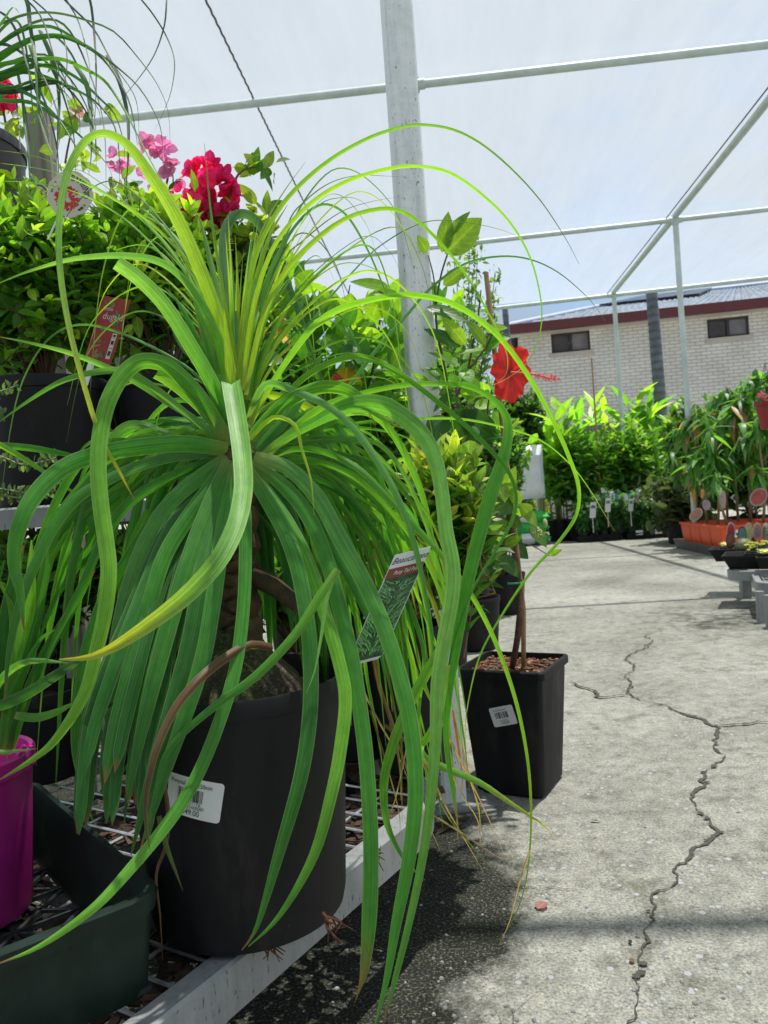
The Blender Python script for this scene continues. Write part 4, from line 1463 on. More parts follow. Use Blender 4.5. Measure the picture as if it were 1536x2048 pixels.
S([(495, 780), (560, 540), (610, 478), (680, 425), (740, 404), (795, 394)], (.97, 1.02, 1.05), 6, 'm', 'k', face=.6)
S([(492, 800), (530, 600), (580, 470), (640, 408), (690, 395), (722, 402), (749, 428)], (.97, 1.04, 1.08), 6, 'g', 'k', face=.6)
S([(500, 830), (560, 740), (640, 620), (720, 528), (765, 488), (820, 456), (870, 441), (940, 446), (1010, 462), (1048, 482)], (.97, 1.02, 1.1, 1.12), 6, 'g', 'k', face=.6)
S([(487, 790), (495, 650), (512, 560), (540, 470), (575, 410)], (.97, 1.0), 18, 'm', 'l', face=.7)
S([(478, 770), (484, 650), (500, 540), (520, 470), (560, 395), (610, 325)], (.975, 1.01), 10, 'y', 'm', face=.7)
S([(473, 770), (476, 640), (474, 540), (470, 470)], (.98, 1.0), 13, 'y', 'l', face=.7)
S([(478, 765), (482, 670), (496, 580), (509, 520)], (.955, .96), 14, 'y', 'l', face=.8)
S([(486, 770), (500, 680), (517, 590), (535, 530)], (.955, .97), 13, 'l', 'g', face=.8)
S([(495, 800), (512, 700), (545, 600), (580, 540), (625, 490)], (.95, .96), 17, 'g', 'm', face=.7)
# broad inner fan of the crown
for k, (dx, ln, w_, c_) in enumerate(((-95, 230, 26, 'g'), (-70, 260, 28, 'g'), (-50, 250, 26, 'm'), (-34, 270, 20, 'l'), (-18, 250, 22, 'l'), (22, 240, 18, 'l'), (38, 250, 20, 'm'), (56, 220, 20, 'g'))):
    x0 = 468 + dx * 0.18
    S([(x0, 860), (x0 + dx * 0.22, 780), (x0 + dx * 0.5, 860 - ln * 0.62), (x0 + dx * 0.98, 860 - ln)], (.95, .93 + 0.012 * (k % 4)), w_, c_, 'l' if abs(dx) < 60 else 'm', face=.85)
# leaf that folds over toward the viewer
S([(470, 890), (466, 820), (463, 775), (462, 765), (466, 790), (476, 850), (484, 910), (487, 975), (478, 1030), (462, 1075), (430, 1130), (360, 1202), (255, 1278), (185, 1313), (118, 1319)], (.95, .93, .86, .77, .72, .73, .75, .76), 44, 'w', 'y', cmid='w', face=.95, fold=.22)
# arch to the right that sweeps down past the red flower
S([(500, 850), (540, 775), (590, 700), (640, 642), (700, 611), (780, 593), (840, 592), (900, 606), (960, 641), (1010, 688), (1060, 758), (1105, 840), (1140, 920), (1157, 975), (1152, 1030), (1115, 1086), (1060, 1146), (1000, 1236), (960, 1310), (940, 1385), (930, 1460), (936, 1540)], (.94, .90, .90, .93, .98, 1.02), 17, 'm', 't', cmid='m', face=.6)
S([(505, 910), (600, 872), (720, 846), (830, 838), (920, 838), (1000, 853), (1080, 880), (1140, 928), (1180, 980), (1210, 1030), (1229, 1062)], (.96, 1.0, 1.06, 1.1), 9, 'g', 't', cmid='m', face=.6)
S([(510, 915), (600, 862), (680, 792), (760, 690), (820, 622), (860, 577), (930, 528), (1000, 513), (1060, 519), (1115, 544), (1165, 585), (1196, 620), (1211, 645)], (.97, 1.0, 1.04, 1.08), 11, 'g', 'k', face=.6)
S([(505, 870), (560, 803), (620, 747), (690, 716), (740, 718), (800, 748), (870, 800), (930, 850), (985, 905), (1020, 950), (1032, 1000), (1020, 1050), (985, 1110), (945, 1180), (915, 1260), (895, 1340), (885, 1430)], (.93, .89, .89, .91, .93), 16, 'm', 'g', cmid='g', face=.65)
S([(510, 930), (560, 885), (620, 850), (690, 815, 36), (740, 807, 40), (790, 822, 42), (840, 862, 40), (870, 915, 36), (884, 980, 34), (893, 1060, 34), (906, 1130, 36), (905, 1190, 36), (891, 1270, 34), (876, 1370, 32), (872, 1480, 28), (862, 1600, 24), (845, 1720, 20), (820, 1840, 17), (790, 1960, 13), (762, 2060, 8)], (.94, .89, .86, .84, .82, .80), 24, 'g', 'g', cmid='w', face=.75, fold=.2)
S([(508, 940), (570, 875), (640, 817), (740, 783, 12), (840, 768, 11), (930, 772, 11), (985, 798, 13), (1012, 835, 18), (1014, 880, 24), (1001, 930, 30), (980, 990, 33), (960, 1060, 33), (942, 1130, 31), (925, 1210, 28), (910, 1300, 24), (895, 1400, 18), (893, 1480, 14), (905, 1580, 10), (918, 1660, 8)], (.95, .92, .92, .92, .92, .95), 16, 'm', 'g', cmid='g', face=.7)
S([(500, 880), (560, 815), (620, 782), (665, 775), (710, 790), (760, 830), (800, 855)], (.92, .90, .91), 30, 'g', 'm', face=.6)
S([(505, 905), (560, 850), (600, 800), (640, 770)], (.96, .97), 28, 'g', 'p', face=.6)
S([(495, 850), (530, 770), (600, 786), (660, 815), (712, 862), (760, 930), (800, 1005), (832, 1100), (852, 1200), (866, 1300), (870, 1420)], (.95, .88, .87, .88, .89), 19, 'p', 'g', cmid='p', face=.75)
S([(515, 785), (580, 800), (640, 830), (690, 872), (722, 940), (741, 1010), (738, 1075)], (1.0, 1.01, 1.02), 24, 'l', 'm', face=.8)
S([(510, 905), (580, 872), (650, 853), (710, 862), (738, 905), (746, 960), (741, 1030), (728, 1110)], (.97, .98, 1.0), 20, 'g', 'd', face=.8)
S([(515, 930), (580, 900), (650, 905), (720, 940), (790, 1010), (870, 1095), (930, 1170), (980, 1260), (1022, 1370), (1047, 1470), (1060, 1570), (1061, 1680), (1048, 1780), (1020, 1850), (990, 1885)], (.95, .92, .93, .98, 1.04, 1.1), 17, 'g', 'o', cmid='m', face=.7)
S([(515, 945), (570, 925), (640, 925), (710, 955), (770, 1010), (830, 1085), (870, 1160), (900, 1260), (925, 1380), (940, 1480)], (.95, .95, .97, 1.0), 16, 'g', 'd', cmid='m', face=.7)
S([(512, 955), (600, 950), (680, 985), (740, 1050), (790, 1130), (820, 1230), (838, 1330)], (.96, .97, 1.0), 18, 'd', 'g', face=.7)
S([(500, 880), (545, 835), (590, 850), (604, 900), (622, 960), (628, 1030)], (.90, .88), 12, 'l', 'y', face=.8)
S([(505, 915), (570, 880), (640, 862), (720, 856), (800, 870), (860, 900)], (.98, 1.02), 14, 'g', 'g', face=.6)
# --- left-hand side
S([(465, 870), (425, 770), (380, 690), (330, 612), (280, 560), (233, 526)], (.95, .90, .86), 34, 'g', 'w', cut=True, face=.75, fold=.2)
S([(455, 880), (400, 815), (345, 768), (312, 748)], (.94, .89), 28, 'g', 'm', cut=True, face=.75)
S([(455, 880), (400, 795), (340, 736), (290, 722), (252, 742), (220, 792), (203, 850), (196, 920), (200, 1000), (211, 1080), (217, 1140), (210, 1220), (190, 1310), (165, 1395), (110, 1480), (60, 1522), (-10, 1565)], (.93, .88, .83, .79, .77, .76), 37, 'g', 'm', cmid='m', face=.85, fold=.2)
S([(450, 888), (400, 845), (330, 800), (250, 752), (150, 710), (60, 686), (-10, 672)], (.95, .93, .92), 18, 'g', 'w', face=.65)
S([(445, 888), (380, 835), (320, 785), (262, 748), (210, 742), (130, 760), (60, 800), (-10, 850)], (.94, .90, .88), 19, 'p', 'g', cmid='p', face=.65)
S([(468, 790), (430, 660), (380, 575), (325, 527), (250, 512), (150, 518), (60, 542), (-10, 570)], (.95, .92, .88), 20, 'm', 'w', cmid='p', face=.6)
S([(468, 790), (430, 630), (380, 530), (300, 445), (200, 380), (120, 332), (60, 310), (-10, 300)], (.96, .94, .90), 10, 'l', 'w', face=.6)
S([(466, 790), (427, 650), (362, 530), (282, 437), (190, 378), (100, 342), (-10, 325)], (.96, .95, .92), 9, 'm', 'w', face=.6)
S([(464, 800), (420, 660), (352, 545), (262, 448), (170, 392), (80, 367), (-10, 362)], (.96, .96, .94), 8, 'm', 'w', face=.6)
S([(462, 800), (430, 700), (400, 620), (345, 530), (290, 490), (230, 500)], (.97, 1.0), 16, 'g', 'm', face=.7)
S([(455, 850), (410, 750), (360, 690), (342, 640), (338, 560)], (.96, .98), 12, 'd', 'g', face=.7)
S([(462, 830), (430, 740), (405, 650), (390, 590), (372, 540)], (.945, .95), 24, 'g', 'w', face=.8)
S([(460, 850), (425, 750), (400, 690), (360, 610), (330, 575)], (.955, .95), 22, 'g', 'g', face=.8)
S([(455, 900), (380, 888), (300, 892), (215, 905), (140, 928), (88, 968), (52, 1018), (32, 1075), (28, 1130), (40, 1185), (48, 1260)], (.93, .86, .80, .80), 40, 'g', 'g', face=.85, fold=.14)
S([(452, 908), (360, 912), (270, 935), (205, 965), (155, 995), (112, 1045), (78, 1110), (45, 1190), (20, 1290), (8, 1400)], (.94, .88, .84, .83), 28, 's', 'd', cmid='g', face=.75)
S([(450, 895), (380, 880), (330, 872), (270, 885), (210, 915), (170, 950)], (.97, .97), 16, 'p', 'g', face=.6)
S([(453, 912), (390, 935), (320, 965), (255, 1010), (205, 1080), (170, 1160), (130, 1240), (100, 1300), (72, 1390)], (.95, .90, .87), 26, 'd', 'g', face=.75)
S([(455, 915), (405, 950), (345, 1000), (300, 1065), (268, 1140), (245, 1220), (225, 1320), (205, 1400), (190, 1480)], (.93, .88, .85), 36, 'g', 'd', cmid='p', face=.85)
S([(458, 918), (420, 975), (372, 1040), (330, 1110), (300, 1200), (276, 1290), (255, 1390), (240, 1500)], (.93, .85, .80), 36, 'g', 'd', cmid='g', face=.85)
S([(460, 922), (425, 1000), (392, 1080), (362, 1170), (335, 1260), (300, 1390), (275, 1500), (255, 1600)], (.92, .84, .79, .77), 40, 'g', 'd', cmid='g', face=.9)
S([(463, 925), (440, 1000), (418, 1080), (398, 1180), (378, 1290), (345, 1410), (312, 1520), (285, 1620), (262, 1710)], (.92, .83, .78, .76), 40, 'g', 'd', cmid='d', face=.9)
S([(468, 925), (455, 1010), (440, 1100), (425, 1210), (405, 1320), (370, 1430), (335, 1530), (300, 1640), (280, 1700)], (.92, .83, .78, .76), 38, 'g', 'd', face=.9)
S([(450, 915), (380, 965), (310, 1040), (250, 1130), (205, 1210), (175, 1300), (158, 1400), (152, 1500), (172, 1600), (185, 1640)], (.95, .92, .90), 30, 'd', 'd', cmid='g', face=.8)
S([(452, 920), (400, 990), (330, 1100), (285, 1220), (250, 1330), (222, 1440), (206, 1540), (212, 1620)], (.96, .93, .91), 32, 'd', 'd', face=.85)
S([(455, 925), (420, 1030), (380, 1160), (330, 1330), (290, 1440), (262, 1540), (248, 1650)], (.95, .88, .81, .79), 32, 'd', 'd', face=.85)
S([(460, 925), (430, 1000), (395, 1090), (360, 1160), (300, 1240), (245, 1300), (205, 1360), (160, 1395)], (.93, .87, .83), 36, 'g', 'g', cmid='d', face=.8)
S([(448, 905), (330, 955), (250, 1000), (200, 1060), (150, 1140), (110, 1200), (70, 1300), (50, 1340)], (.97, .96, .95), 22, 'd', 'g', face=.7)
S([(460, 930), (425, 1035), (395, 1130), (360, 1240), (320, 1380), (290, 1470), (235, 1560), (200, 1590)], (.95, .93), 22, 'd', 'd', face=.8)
# the straight pair in front of the pot
S([(478, 930), (488, 1000), (491, 1060), (488, 1200), (472, 1330), (440, 1440), (395, 1550), (340, 1640), (250, 1750), (180, 1822), (80, 1892), (-10, 1930)], (.92, .86, .80, .76, .70, .67), 30, 'g', 'm', cmid='g', face=.9)
S([(490, 930), (540, 1010), (575, 1075), (600, 1155), (616, 1255), (622, 1350), (618, 1450), (600, 1560), (560, 1700), (515, 1850), (484, 1900)], (.92, .84, .79, .77), 36, 'g', 'g', cmid='d', face=.9)
S([(495, 930), (560, 1020), (610, 1110), (648, 1220), (680, 1330), (691, 1400), (682, 1490), (665, 1580), (628, 1710), (560, 1830), (497, 1893)], (.93, .86, .80, .78), 31, 'g', 'g', cmid='m', face=.9)
S([(505, 925), (560, 965), (612, 1025), (652, 1115), (682, 1225), (705, 1325), (722, 1430), (735, 1550), (742, 1700), (739, 1830), (731, 1925, 24), (722, 1968, 14), (707, 2012, 5)], (.93, .86, .80, .77), 36, 'g', 'u', cmid='g', face=.92)
S([(508, 915), (575, 935), (635, 995), (685, 1085), (732, 1170), (770, 1260), (800, 1355), (820, 1440), (830, 1530), (830, 1620), (816, 1730), (792, 1850), (775, 1950), (748, 2060)], (.93, .86, .80, .77), 38, 'p', 'g', cmid='g', face=.9)
S([(505, 930), (560, 990), (600, 1080), (645, 1200), (668, 1290), (690, 1330)], (.95, .93), 30, 'd', 'g', face=.8)
S([(505, 935), (545, 1010), (570, 1100), (580, 1200), (585, 1280)], (.955, .95), 28, 'd', 'd', face=.8)
S([(510, 930), (600, 1000), (660, 1090), (720, 1200), (760, 1300), (775, 1390)], (.96, .95), 24, 'd', 'g', face=.8)
S([(676, 1139), (640, 1192), (590, 1270), (512, 1352), (435, 1408), (365, 1468), (328, 1515), (312, 1580), (300, 1650)], (.83, .78, .76), 24, 'm', 'd', cmid='g', face=.8)
S([(676, 1139), (655, 1190), (643, 1270), (630, 1340), (612, 1388)], (.83, .80), 12, 'w', 'w', face=.8)
S([(885, 1290), (840, 1370), (805, 1440), (780, 1510), (768, 1570), (775, 1650), (810, 1720), (850, 1760)], (.88, .87, .90), 27, 'm', 'g', face=.8)
S([(895, 1330), (880, 1420), (858, 1470), (840, 1492), (850, 1515), (900, 1540), (960, 1565), (1020, 1605), (1075, 1642), (1110, 1672)], (.90, .92, 1.0, 1.12), 20, 'm', 'y', cmid='m', face=.7)
# --- dead and dry leaves
S([(545, 1296), (505, 1290), (462, 1308), (412, 1345), (367, 1392), (337, 1440), (312, 1500), (297, 1560), (291, 1625), (300, 1700)], (.86, .775, .735, .73), 24, 'b', 'b', face=.7, fold=.4, waver=.3)
S([(322, 1540), (336, 1620), (332, 1690), (312, 1750), (320, 1830), (325, 1920)], (.80, .80), 11, 'b', 'b', face=.8, fold=.5, waver=.4)
S([(160, 1405), (200, 1420), (232, 1402), (240, 1420)], (.82, .82), 16, 'b', 'b', face=.8, fold=.6, waver=.5)
S([(318, 1632), (332, 1690), (352, 1745), (366, 1782)], (.80, .79), 15, 'o', 'b', face=.9)
DR = [([(742, 1290), (760, 1380), (785, 1450), (800, 1540), (802, 1600)], 13, 'b'), ([(700, 1300), (735, 1400), (800, 1520), (830, 1600)], 6, 't'), ([(770, 1450), (830, 1500), (858, 1560), (870, 1620)], 9, 'b'),
      ([(830, 1470), (880, 1590), (930, 1680), (966, 1742)], 6, 't'), ([(900, 1540), (930, 1600), (955, 1640), (962, 1690)], 5, 't'), ([(920, 1480), (940, 1560), (958, 1620), (960, 1695)], 5, 't'),
      ([(760, 1380), (800, 1500), (845, 1620), (880, 1700)], 7, 'b'), ([(740, 1420), (790, 1590), (800, 1660), (785, 1706)], 5, 'b'), ([(812, 1500), (790, 1600), (770, 1650), (760, 1690)], 4, 't'),
      ([(905, 1420), (920, 1520), (925, 1560), (920, 1600)], 7, 'u'), ([(860, 1560), (900, 1640), (960, 1710), (1000, 1760)], 5, 'o'), ([(850, 1620), (930, 1670), (1000, 1716), (1040, 1712)], 5, 't'),
      ([(880, 1440), (960, 1600), (1000, 1690), (1015, 1720)], 5, 't'), ([(1060, 1700), (1040, 1760), (1020, 1840), (1000, 1886)], 5, 't')]
for p_, w_, c_ in DR:
    S(p_, (1.0, 1.03, 1.08), w_, c_, 't' if c_ != 'u' else 'b', face=.7, fold=.5, waver=.3)
for k in range(15):
    x = rng.uniform(700, 900); y = rng.uniform(1180, 1330)
    dx = rng.uniform(-20, 130); ln = rng.uniform(180, 430)
    S([(x - 60, y - 160), (x, y), (x + dx * .4, y + ln * .4), (x + dx * .8, y + ln * .75), (x + dx, y + ln)], (.97, rng.uniform(1.0, 1.1), rng.uniform(1.0, 1.12)), rng.uniform(7, 15), rng.choice('gdgmo'), rng.choice('gmot'), face=.7)
# the crowd of narrow leaves right behind the crown, too many and too small to trace one by one
fill = MB()
F_ = lambda pts, dep, w, c0, c1, **k: strap(palm, pts, dep, w, c0, c1, axis=AX, mb=fill, **k)
for k in range(110):
    a = rng.uniform(-0.2, 1.0) if k % 3 else rng.uniform(2.3, 3.4)
    ln = rng.uniform(120, 330)
    dx, dy = math.cos(a) * ln, -math.sin(a) * ln * rng.uniform(0.1, 0.8)
    x0, y0 = 480 + rng.uniform(-20, 20), 900 + rng.uniform(-50, 40)
    dr = rng.uniform(60, 330)
    F_([(x0, y0), (x0 + dx * .35, y0 + dy * .6), (x0 + dx * .7, y0 + dy * .75 + dr * .12), (x0 + dx, y0 + dy * .5 + dr * .45), (x0 + dx * 1.12, y0 + dy * .3 + dr)], (.99, 1.02, rng.uniform(1.02, 1.12)), rng.uniform(9, 20), rng.choice('gmgp'), rng.choice('gmd'), face=.6)
for k in range(70):
    x0, y0 = 470 + rng.uniform(-30, 40), 930 + rng.uniform(-20, 40)
    x1 = rng.uniform(330, 720)
    y1 = rng.uniform(1180, 1420)
    F_([(x0, y0), ((x0 * .6 + x1 * .4), y0 + 60), (x0 * .25 + x1 * .75, y0 + 150), (x1, y1)], (.97, 1.0, rng.uniform(1.0, 1.08)), rng.uniform(12, 26), rng.choice('ddgg'), rng.choice('dg'), face=.7)
# fine upright blades of the crown
for k in range(34):
    tx, ty = 470 + rng.uniform(-150, 190), rng.uniform(400, 640)
    x0 = 470 + (tx - 470) * .10
    F_([(x0, 800), (x0 + (tx - x0) * .22, 690), (x0 + (tx - x0) * .52, (690 + ty) / 2), (tx, ty)], (.965, .97 + rng.uniform(-.02, .04), rng.uniform(.93, 1.04)), rng.uniform(6, 13), rng.choice('lmywl'), rng.choice('lmwpg'), face=.75)
# hair thin arching tips
for k in range(34):
    sd_r = k % 3 != 0
    x1 = rng.uniform(620, 1010) if sd_r else rng.uniform(-20, 330)
    yt = rng.uniform(330, 780); y1 = yt + rng.uniform(30, 420)
    px_ = 480 + (x1 - 480) * rng.uniform(.5, .75)
    F_([(480, 860), (480 + (px_ - 480) * .35, 860 - (860 - yt) * .62), (px_, yt), ((px_ + x1) / 2 + (x1 - px_) * .2, yt + (y1 - yt) * .3), (x1, y1)], (.96, .97, rng.uniform(.94, 1.1)), rng.uniform(4, 8), rng.choice('mglm'), rng.choice('mkot'), face=.6)
# long fine arcs falling to the left and to the right behind the traced ones
for k in range(32):
    x1 = rng.uniform(-30, 400); y1 = rng.uniform(1150, 1640)
    px_ = x1 + (450 - x1) * rng.uniform(.35, .6); py_ = rng.uniform(860, 980)
    F_([(455, 905), ((455 + px_) / 2, (905 + py_) / 2 - 18), (px_, py_), ((px_ + x1) / 2 - (px_ - x1) * .22, py_ + (y1 - py_) * .38), (x1, y1)], (.96, .94, rng.uniform(.93, 1.05)), rng.uniform(12, 26), rng.choice('ggmpm'), rng.choice('gg'), face=.75)
for k in range(46):
    x1 = rng.uniform(560, 930); y1 = rng.uniform(1120, 1560)
    px_ = 500 + (x1 - 500) * rng.uniform(.45, .7); py_ = rng.uniform(830, 990)
    F_([(500, 905), ((500 + px_) / 2, (905 + py_) / 2 - 22), (px_, py_), ((px_ + x1) / 2 + (x1 - px_) * .2, py_ + (y1 - py_) * .4), (x1, y1)], (.97, .98, rng.uniform(.98, 1.12)), rng.uniform(9, 21), rng.choice('ggmpm'), rng.choice('gmdo'), face=.7)
for k in range(22):
    x1, y1 = rng.uniform(150, 306), rng.uniform(1540, 1690)
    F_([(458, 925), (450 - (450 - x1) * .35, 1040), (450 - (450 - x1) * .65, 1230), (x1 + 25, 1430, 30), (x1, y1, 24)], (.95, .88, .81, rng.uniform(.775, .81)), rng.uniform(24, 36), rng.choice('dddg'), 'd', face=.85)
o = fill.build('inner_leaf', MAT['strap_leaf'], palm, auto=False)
o['kind'] = 'stuff'

# plant tag of the palm
mb = MB()
t0 = P(690, 1335, .885); t1 = P(790, 1110, .885); t2 = P(862, 1093, .892)
uy = (t1 - t0); Lc = uy.length; uy.normalize()
ux = (t2 - t1); ux -= uy * ux.dot(uy) * 0; Wc = ux.length; ux.normalize()
fn = plane_fn(t0, ux, uy)
slab(mb, fn, [(0, 0.006), (0.004, 0), (Wc - .004, 0), (Wc, 0.006), (Wc, Lc), (0, Lc)], 0.0008, 0)
b0, b1, b2 = Lc * .78, Lc * .87, Lc
put_rect(mb, fn, 0.0012, 0.004, Wc - .0012, b0, 1)
put_rect(mb, fn, 0.0006, b0, Wc - .0006, b1, 2)
r = random.Random(4)
for i in range(420):
    x = Wc * (0.5 + r.uniform(-.40, .40)); y = b0 * r.uniform(.06, .93)
    a = r.uniform(-.7, .7) + (x - Wc / 2) / Wc * 1.6; l = r.uniform(.006, .016)
    pts = []
    for k in range(4):
        q = k / 3 * l
        pts.append((min(Wc - .002, max(.002, x + math.sin(a + k * .25 * (1 if x > Wc / 2 else -1)) * q)), min(b0 - .001, max(.004, y + math.cos(a + k * .25) * q * (1 if y < b0 * .6 else .6)))))
    wd = r.uniform(.0002, .00045)
    vs = []
    for (u, v) in pts:
        vs += [fn(u - wd, v, .0008), fn(u + wd, v, .0008)]
    g_ = r.uniform(.6, 4.2)
    mb.add(vs, [(2 * k, 2 * k + 1, 2 * k + 3, 2 * k + 2) for k in range(3)], 3, (0.10 * g_, 0.24 * g_, 0.09 * g_), flat=True)
put_text(mb, fn, 'Beaucarnea', Wc * .03, b1 + (b2 - b1) * .30, (b2 - b1) * .44, 4, w=Wc * .98, shear=.35)
put_text(mb, fn, 'Pony Tail Palm', Wc * .22, b0 + (b1 - b0) * .28, (b1 - b0) * .42, 0, w=Wc * .70, shear=.2)
MAT_BROWN = plain('tag_brown', (0.22, 0.045, 0.03), .4, namt=.05)
MAT_PIC = plain('tag_green', (0.03, 0.085, 0.035), .4, nscale=120, namt=.7)
tg = thing('plant_tag', t0, 'long cream and brown plant tag with a grassy picture, leaning beside the palm pot', 'plant tag')
mb.build('card', [MAT['label_white'], MAT_PIC, MAT_BROWN, MAT['painted'], MAT['ink']], tg, smooth=False)
mb = MB()
mb.tube([P(715, 1320, .89), P(700, 1360, .892), P(688, 1410, .90)], .0028, 6)
mb.build('stake', MAT['label_white'], tg)

# ================================================================== SECOND PALM, upper left
b2c = P(-84, 520, 1.60); b2c.z = TH + 0.002
palm2 = thing('potted_palm', b2c, 'second ponytail palm with thin dark leaves arching against the sky, high on the left', 'potted plant')
round_pot(palm2, b2c, 0.125, 0.145, 0.27, 'grey_plastic')
mb = MB()
c2 = b2c + UP * 0.25
c2t = P(-75, 150, 1.56)
mb.tube([c2, c2.lerp(c2t, .5), c2t], [.05, .03, .026], 14, col=(.7, .6, .5)); mb.build('trunk', MAT['bark'], palm2)
AX2 = Vector((c2t.x, c2t.y, 0))
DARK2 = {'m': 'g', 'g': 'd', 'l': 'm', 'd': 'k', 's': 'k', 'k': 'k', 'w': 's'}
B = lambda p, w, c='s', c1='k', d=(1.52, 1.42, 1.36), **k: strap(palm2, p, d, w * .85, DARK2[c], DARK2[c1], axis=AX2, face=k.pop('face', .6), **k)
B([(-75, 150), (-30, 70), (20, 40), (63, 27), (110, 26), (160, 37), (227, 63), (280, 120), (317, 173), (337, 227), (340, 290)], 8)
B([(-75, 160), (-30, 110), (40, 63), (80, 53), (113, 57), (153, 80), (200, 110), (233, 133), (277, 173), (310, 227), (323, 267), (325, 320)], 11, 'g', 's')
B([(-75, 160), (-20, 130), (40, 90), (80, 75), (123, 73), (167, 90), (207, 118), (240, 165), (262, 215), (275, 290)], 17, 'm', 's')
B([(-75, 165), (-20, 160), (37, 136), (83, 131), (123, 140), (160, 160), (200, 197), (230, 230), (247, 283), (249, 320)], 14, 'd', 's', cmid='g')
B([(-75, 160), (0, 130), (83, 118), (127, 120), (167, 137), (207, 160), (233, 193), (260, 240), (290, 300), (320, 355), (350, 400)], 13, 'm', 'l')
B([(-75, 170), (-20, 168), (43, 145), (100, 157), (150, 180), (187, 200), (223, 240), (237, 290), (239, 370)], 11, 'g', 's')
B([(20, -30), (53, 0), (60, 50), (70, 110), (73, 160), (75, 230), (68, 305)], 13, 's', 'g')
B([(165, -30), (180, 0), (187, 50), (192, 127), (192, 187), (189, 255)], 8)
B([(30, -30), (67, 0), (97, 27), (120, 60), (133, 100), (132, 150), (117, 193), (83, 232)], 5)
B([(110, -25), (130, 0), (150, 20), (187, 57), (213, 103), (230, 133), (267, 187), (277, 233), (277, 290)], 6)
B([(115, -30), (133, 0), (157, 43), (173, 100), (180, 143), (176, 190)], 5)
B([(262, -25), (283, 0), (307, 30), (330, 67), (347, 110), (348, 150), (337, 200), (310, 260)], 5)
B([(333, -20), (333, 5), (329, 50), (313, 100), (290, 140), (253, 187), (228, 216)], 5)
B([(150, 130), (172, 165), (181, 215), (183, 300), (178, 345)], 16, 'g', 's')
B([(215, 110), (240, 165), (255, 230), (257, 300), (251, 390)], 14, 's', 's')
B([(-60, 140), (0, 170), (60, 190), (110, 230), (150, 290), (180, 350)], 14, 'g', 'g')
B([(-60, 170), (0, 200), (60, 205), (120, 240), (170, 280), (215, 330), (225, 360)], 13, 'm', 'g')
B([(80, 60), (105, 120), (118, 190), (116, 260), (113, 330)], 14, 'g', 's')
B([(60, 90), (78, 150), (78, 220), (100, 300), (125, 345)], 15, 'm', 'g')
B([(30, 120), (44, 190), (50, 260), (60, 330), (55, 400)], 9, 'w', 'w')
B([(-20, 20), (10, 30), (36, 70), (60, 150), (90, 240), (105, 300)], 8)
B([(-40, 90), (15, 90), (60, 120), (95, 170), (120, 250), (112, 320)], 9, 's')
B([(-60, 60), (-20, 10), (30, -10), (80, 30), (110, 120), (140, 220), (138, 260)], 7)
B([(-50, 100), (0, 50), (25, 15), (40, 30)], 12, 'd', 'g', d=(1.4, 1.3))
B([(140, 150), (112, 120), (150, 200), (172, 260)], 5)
for k in range(13):
    x1 = rng.uniform(20, 260); y1 = rng.uniform(200, 420); yt = rng.uniform(40, 190)
    B([(-70, 170), (x1 * .2 - 20, yt + 20), (x1 * .6, yt), (x1 * .95, (yt + y1) / 2), (x1, y1)], rng.uniform(5, 12), rng.choice('gsdm'), rng.choice('gsk'), d=(1.52, rng.uniform(1.4, 1.62), rng.uniform(1.4, 1.66)))

# ================================================================== SHRUBS ON THE TALL BENCH
FW = Vector((Fv.x, Fv.y, 0)).normalized()


def axes_px(rx, ry, rz_, d):
    return (Hv * (rx * d / FPX), FW * ry, UP * (rz_ * d / FPX))


LP_D, LP_L = (0.050, 0.19, 0.026), (0.42, 0.62, 0.07)


def shrub(name, label, px, py, rx, rz_, d, ry, pot_px, pot_z, pot_r, pot_h, n, tl, LL, LW, dark, light, group=None, kind='ovate', cat='shrub', seed=1, up=.5, inner=.35, n_t=6, mat='leaf', pot_mat='black_plastic', droop=0., pd=None, ang=.9, gap=.45, stemcol=(.10, .055, .03), tipfrac=.35, rootz=0.9):
    rr = random.Random(seed)
    q = P(pot_px, py, pd or d)
    base = Vector((q.x, q.y, pot_z))
    t = thing(name, base, label, cat, group)
    if pot_r:
        round_pot(t, base, pot_r * .86, pot_r, pot_h, pot_mat)
    lv, sm = Leaves(), MB()
    twigs(rr, lv, sm, P(px, py, d), axes_px(rx, ry, rz_, d), n, tl, LL, LW, dark, light, base + UP * pot_h * rootz, up=up, inner=inner, droop=droop, ang=ang, gap=gap, stemcol=stemcol, tipfrac=tipfrac)
    sm.build('stem', MAT['stem'], t, auto=False)
    lv.build('foliage', t, mat, kind, n_t, seed)
    return t


shrub('lilly_pilly', 'dense small leaved green shrub in a black pot, far left on the tall bench', 60, 560, 195, 205, 1.46, .17, 75, UH, .112, .235, 270, .13, .046, .023, LP_D, LP_L, 'lilly pilly shrubs on the tall bench', seed=11, cat='shrub')
shrub('lilly_pilly', 'glossy small leaved green shrub behind the red picture tag on the tall bench', 300, 560, 160, 180, 1.54, .16, 322, UH, .112, .235, 250, .13, .044, .022, LP_D, LP_L, 'lilly pilly shrubs on the tall bench', seed=12, cat='shrub')
shrub('lilly_pilly', 'lime tipped shrub below the hot pink bougainvillea flowers', 470, 545, 105, 125, 1.72, .14, 470, UH, .10, .22, 110, .13, .042, .023, (.03, .10, .02), (.32, .42, .05), 'lilly pilly shrubs on the tall bench', seed=13, cat='shrub')


def stick_on_pot(tree_pot, center, r, px, py, w, h):
    pass


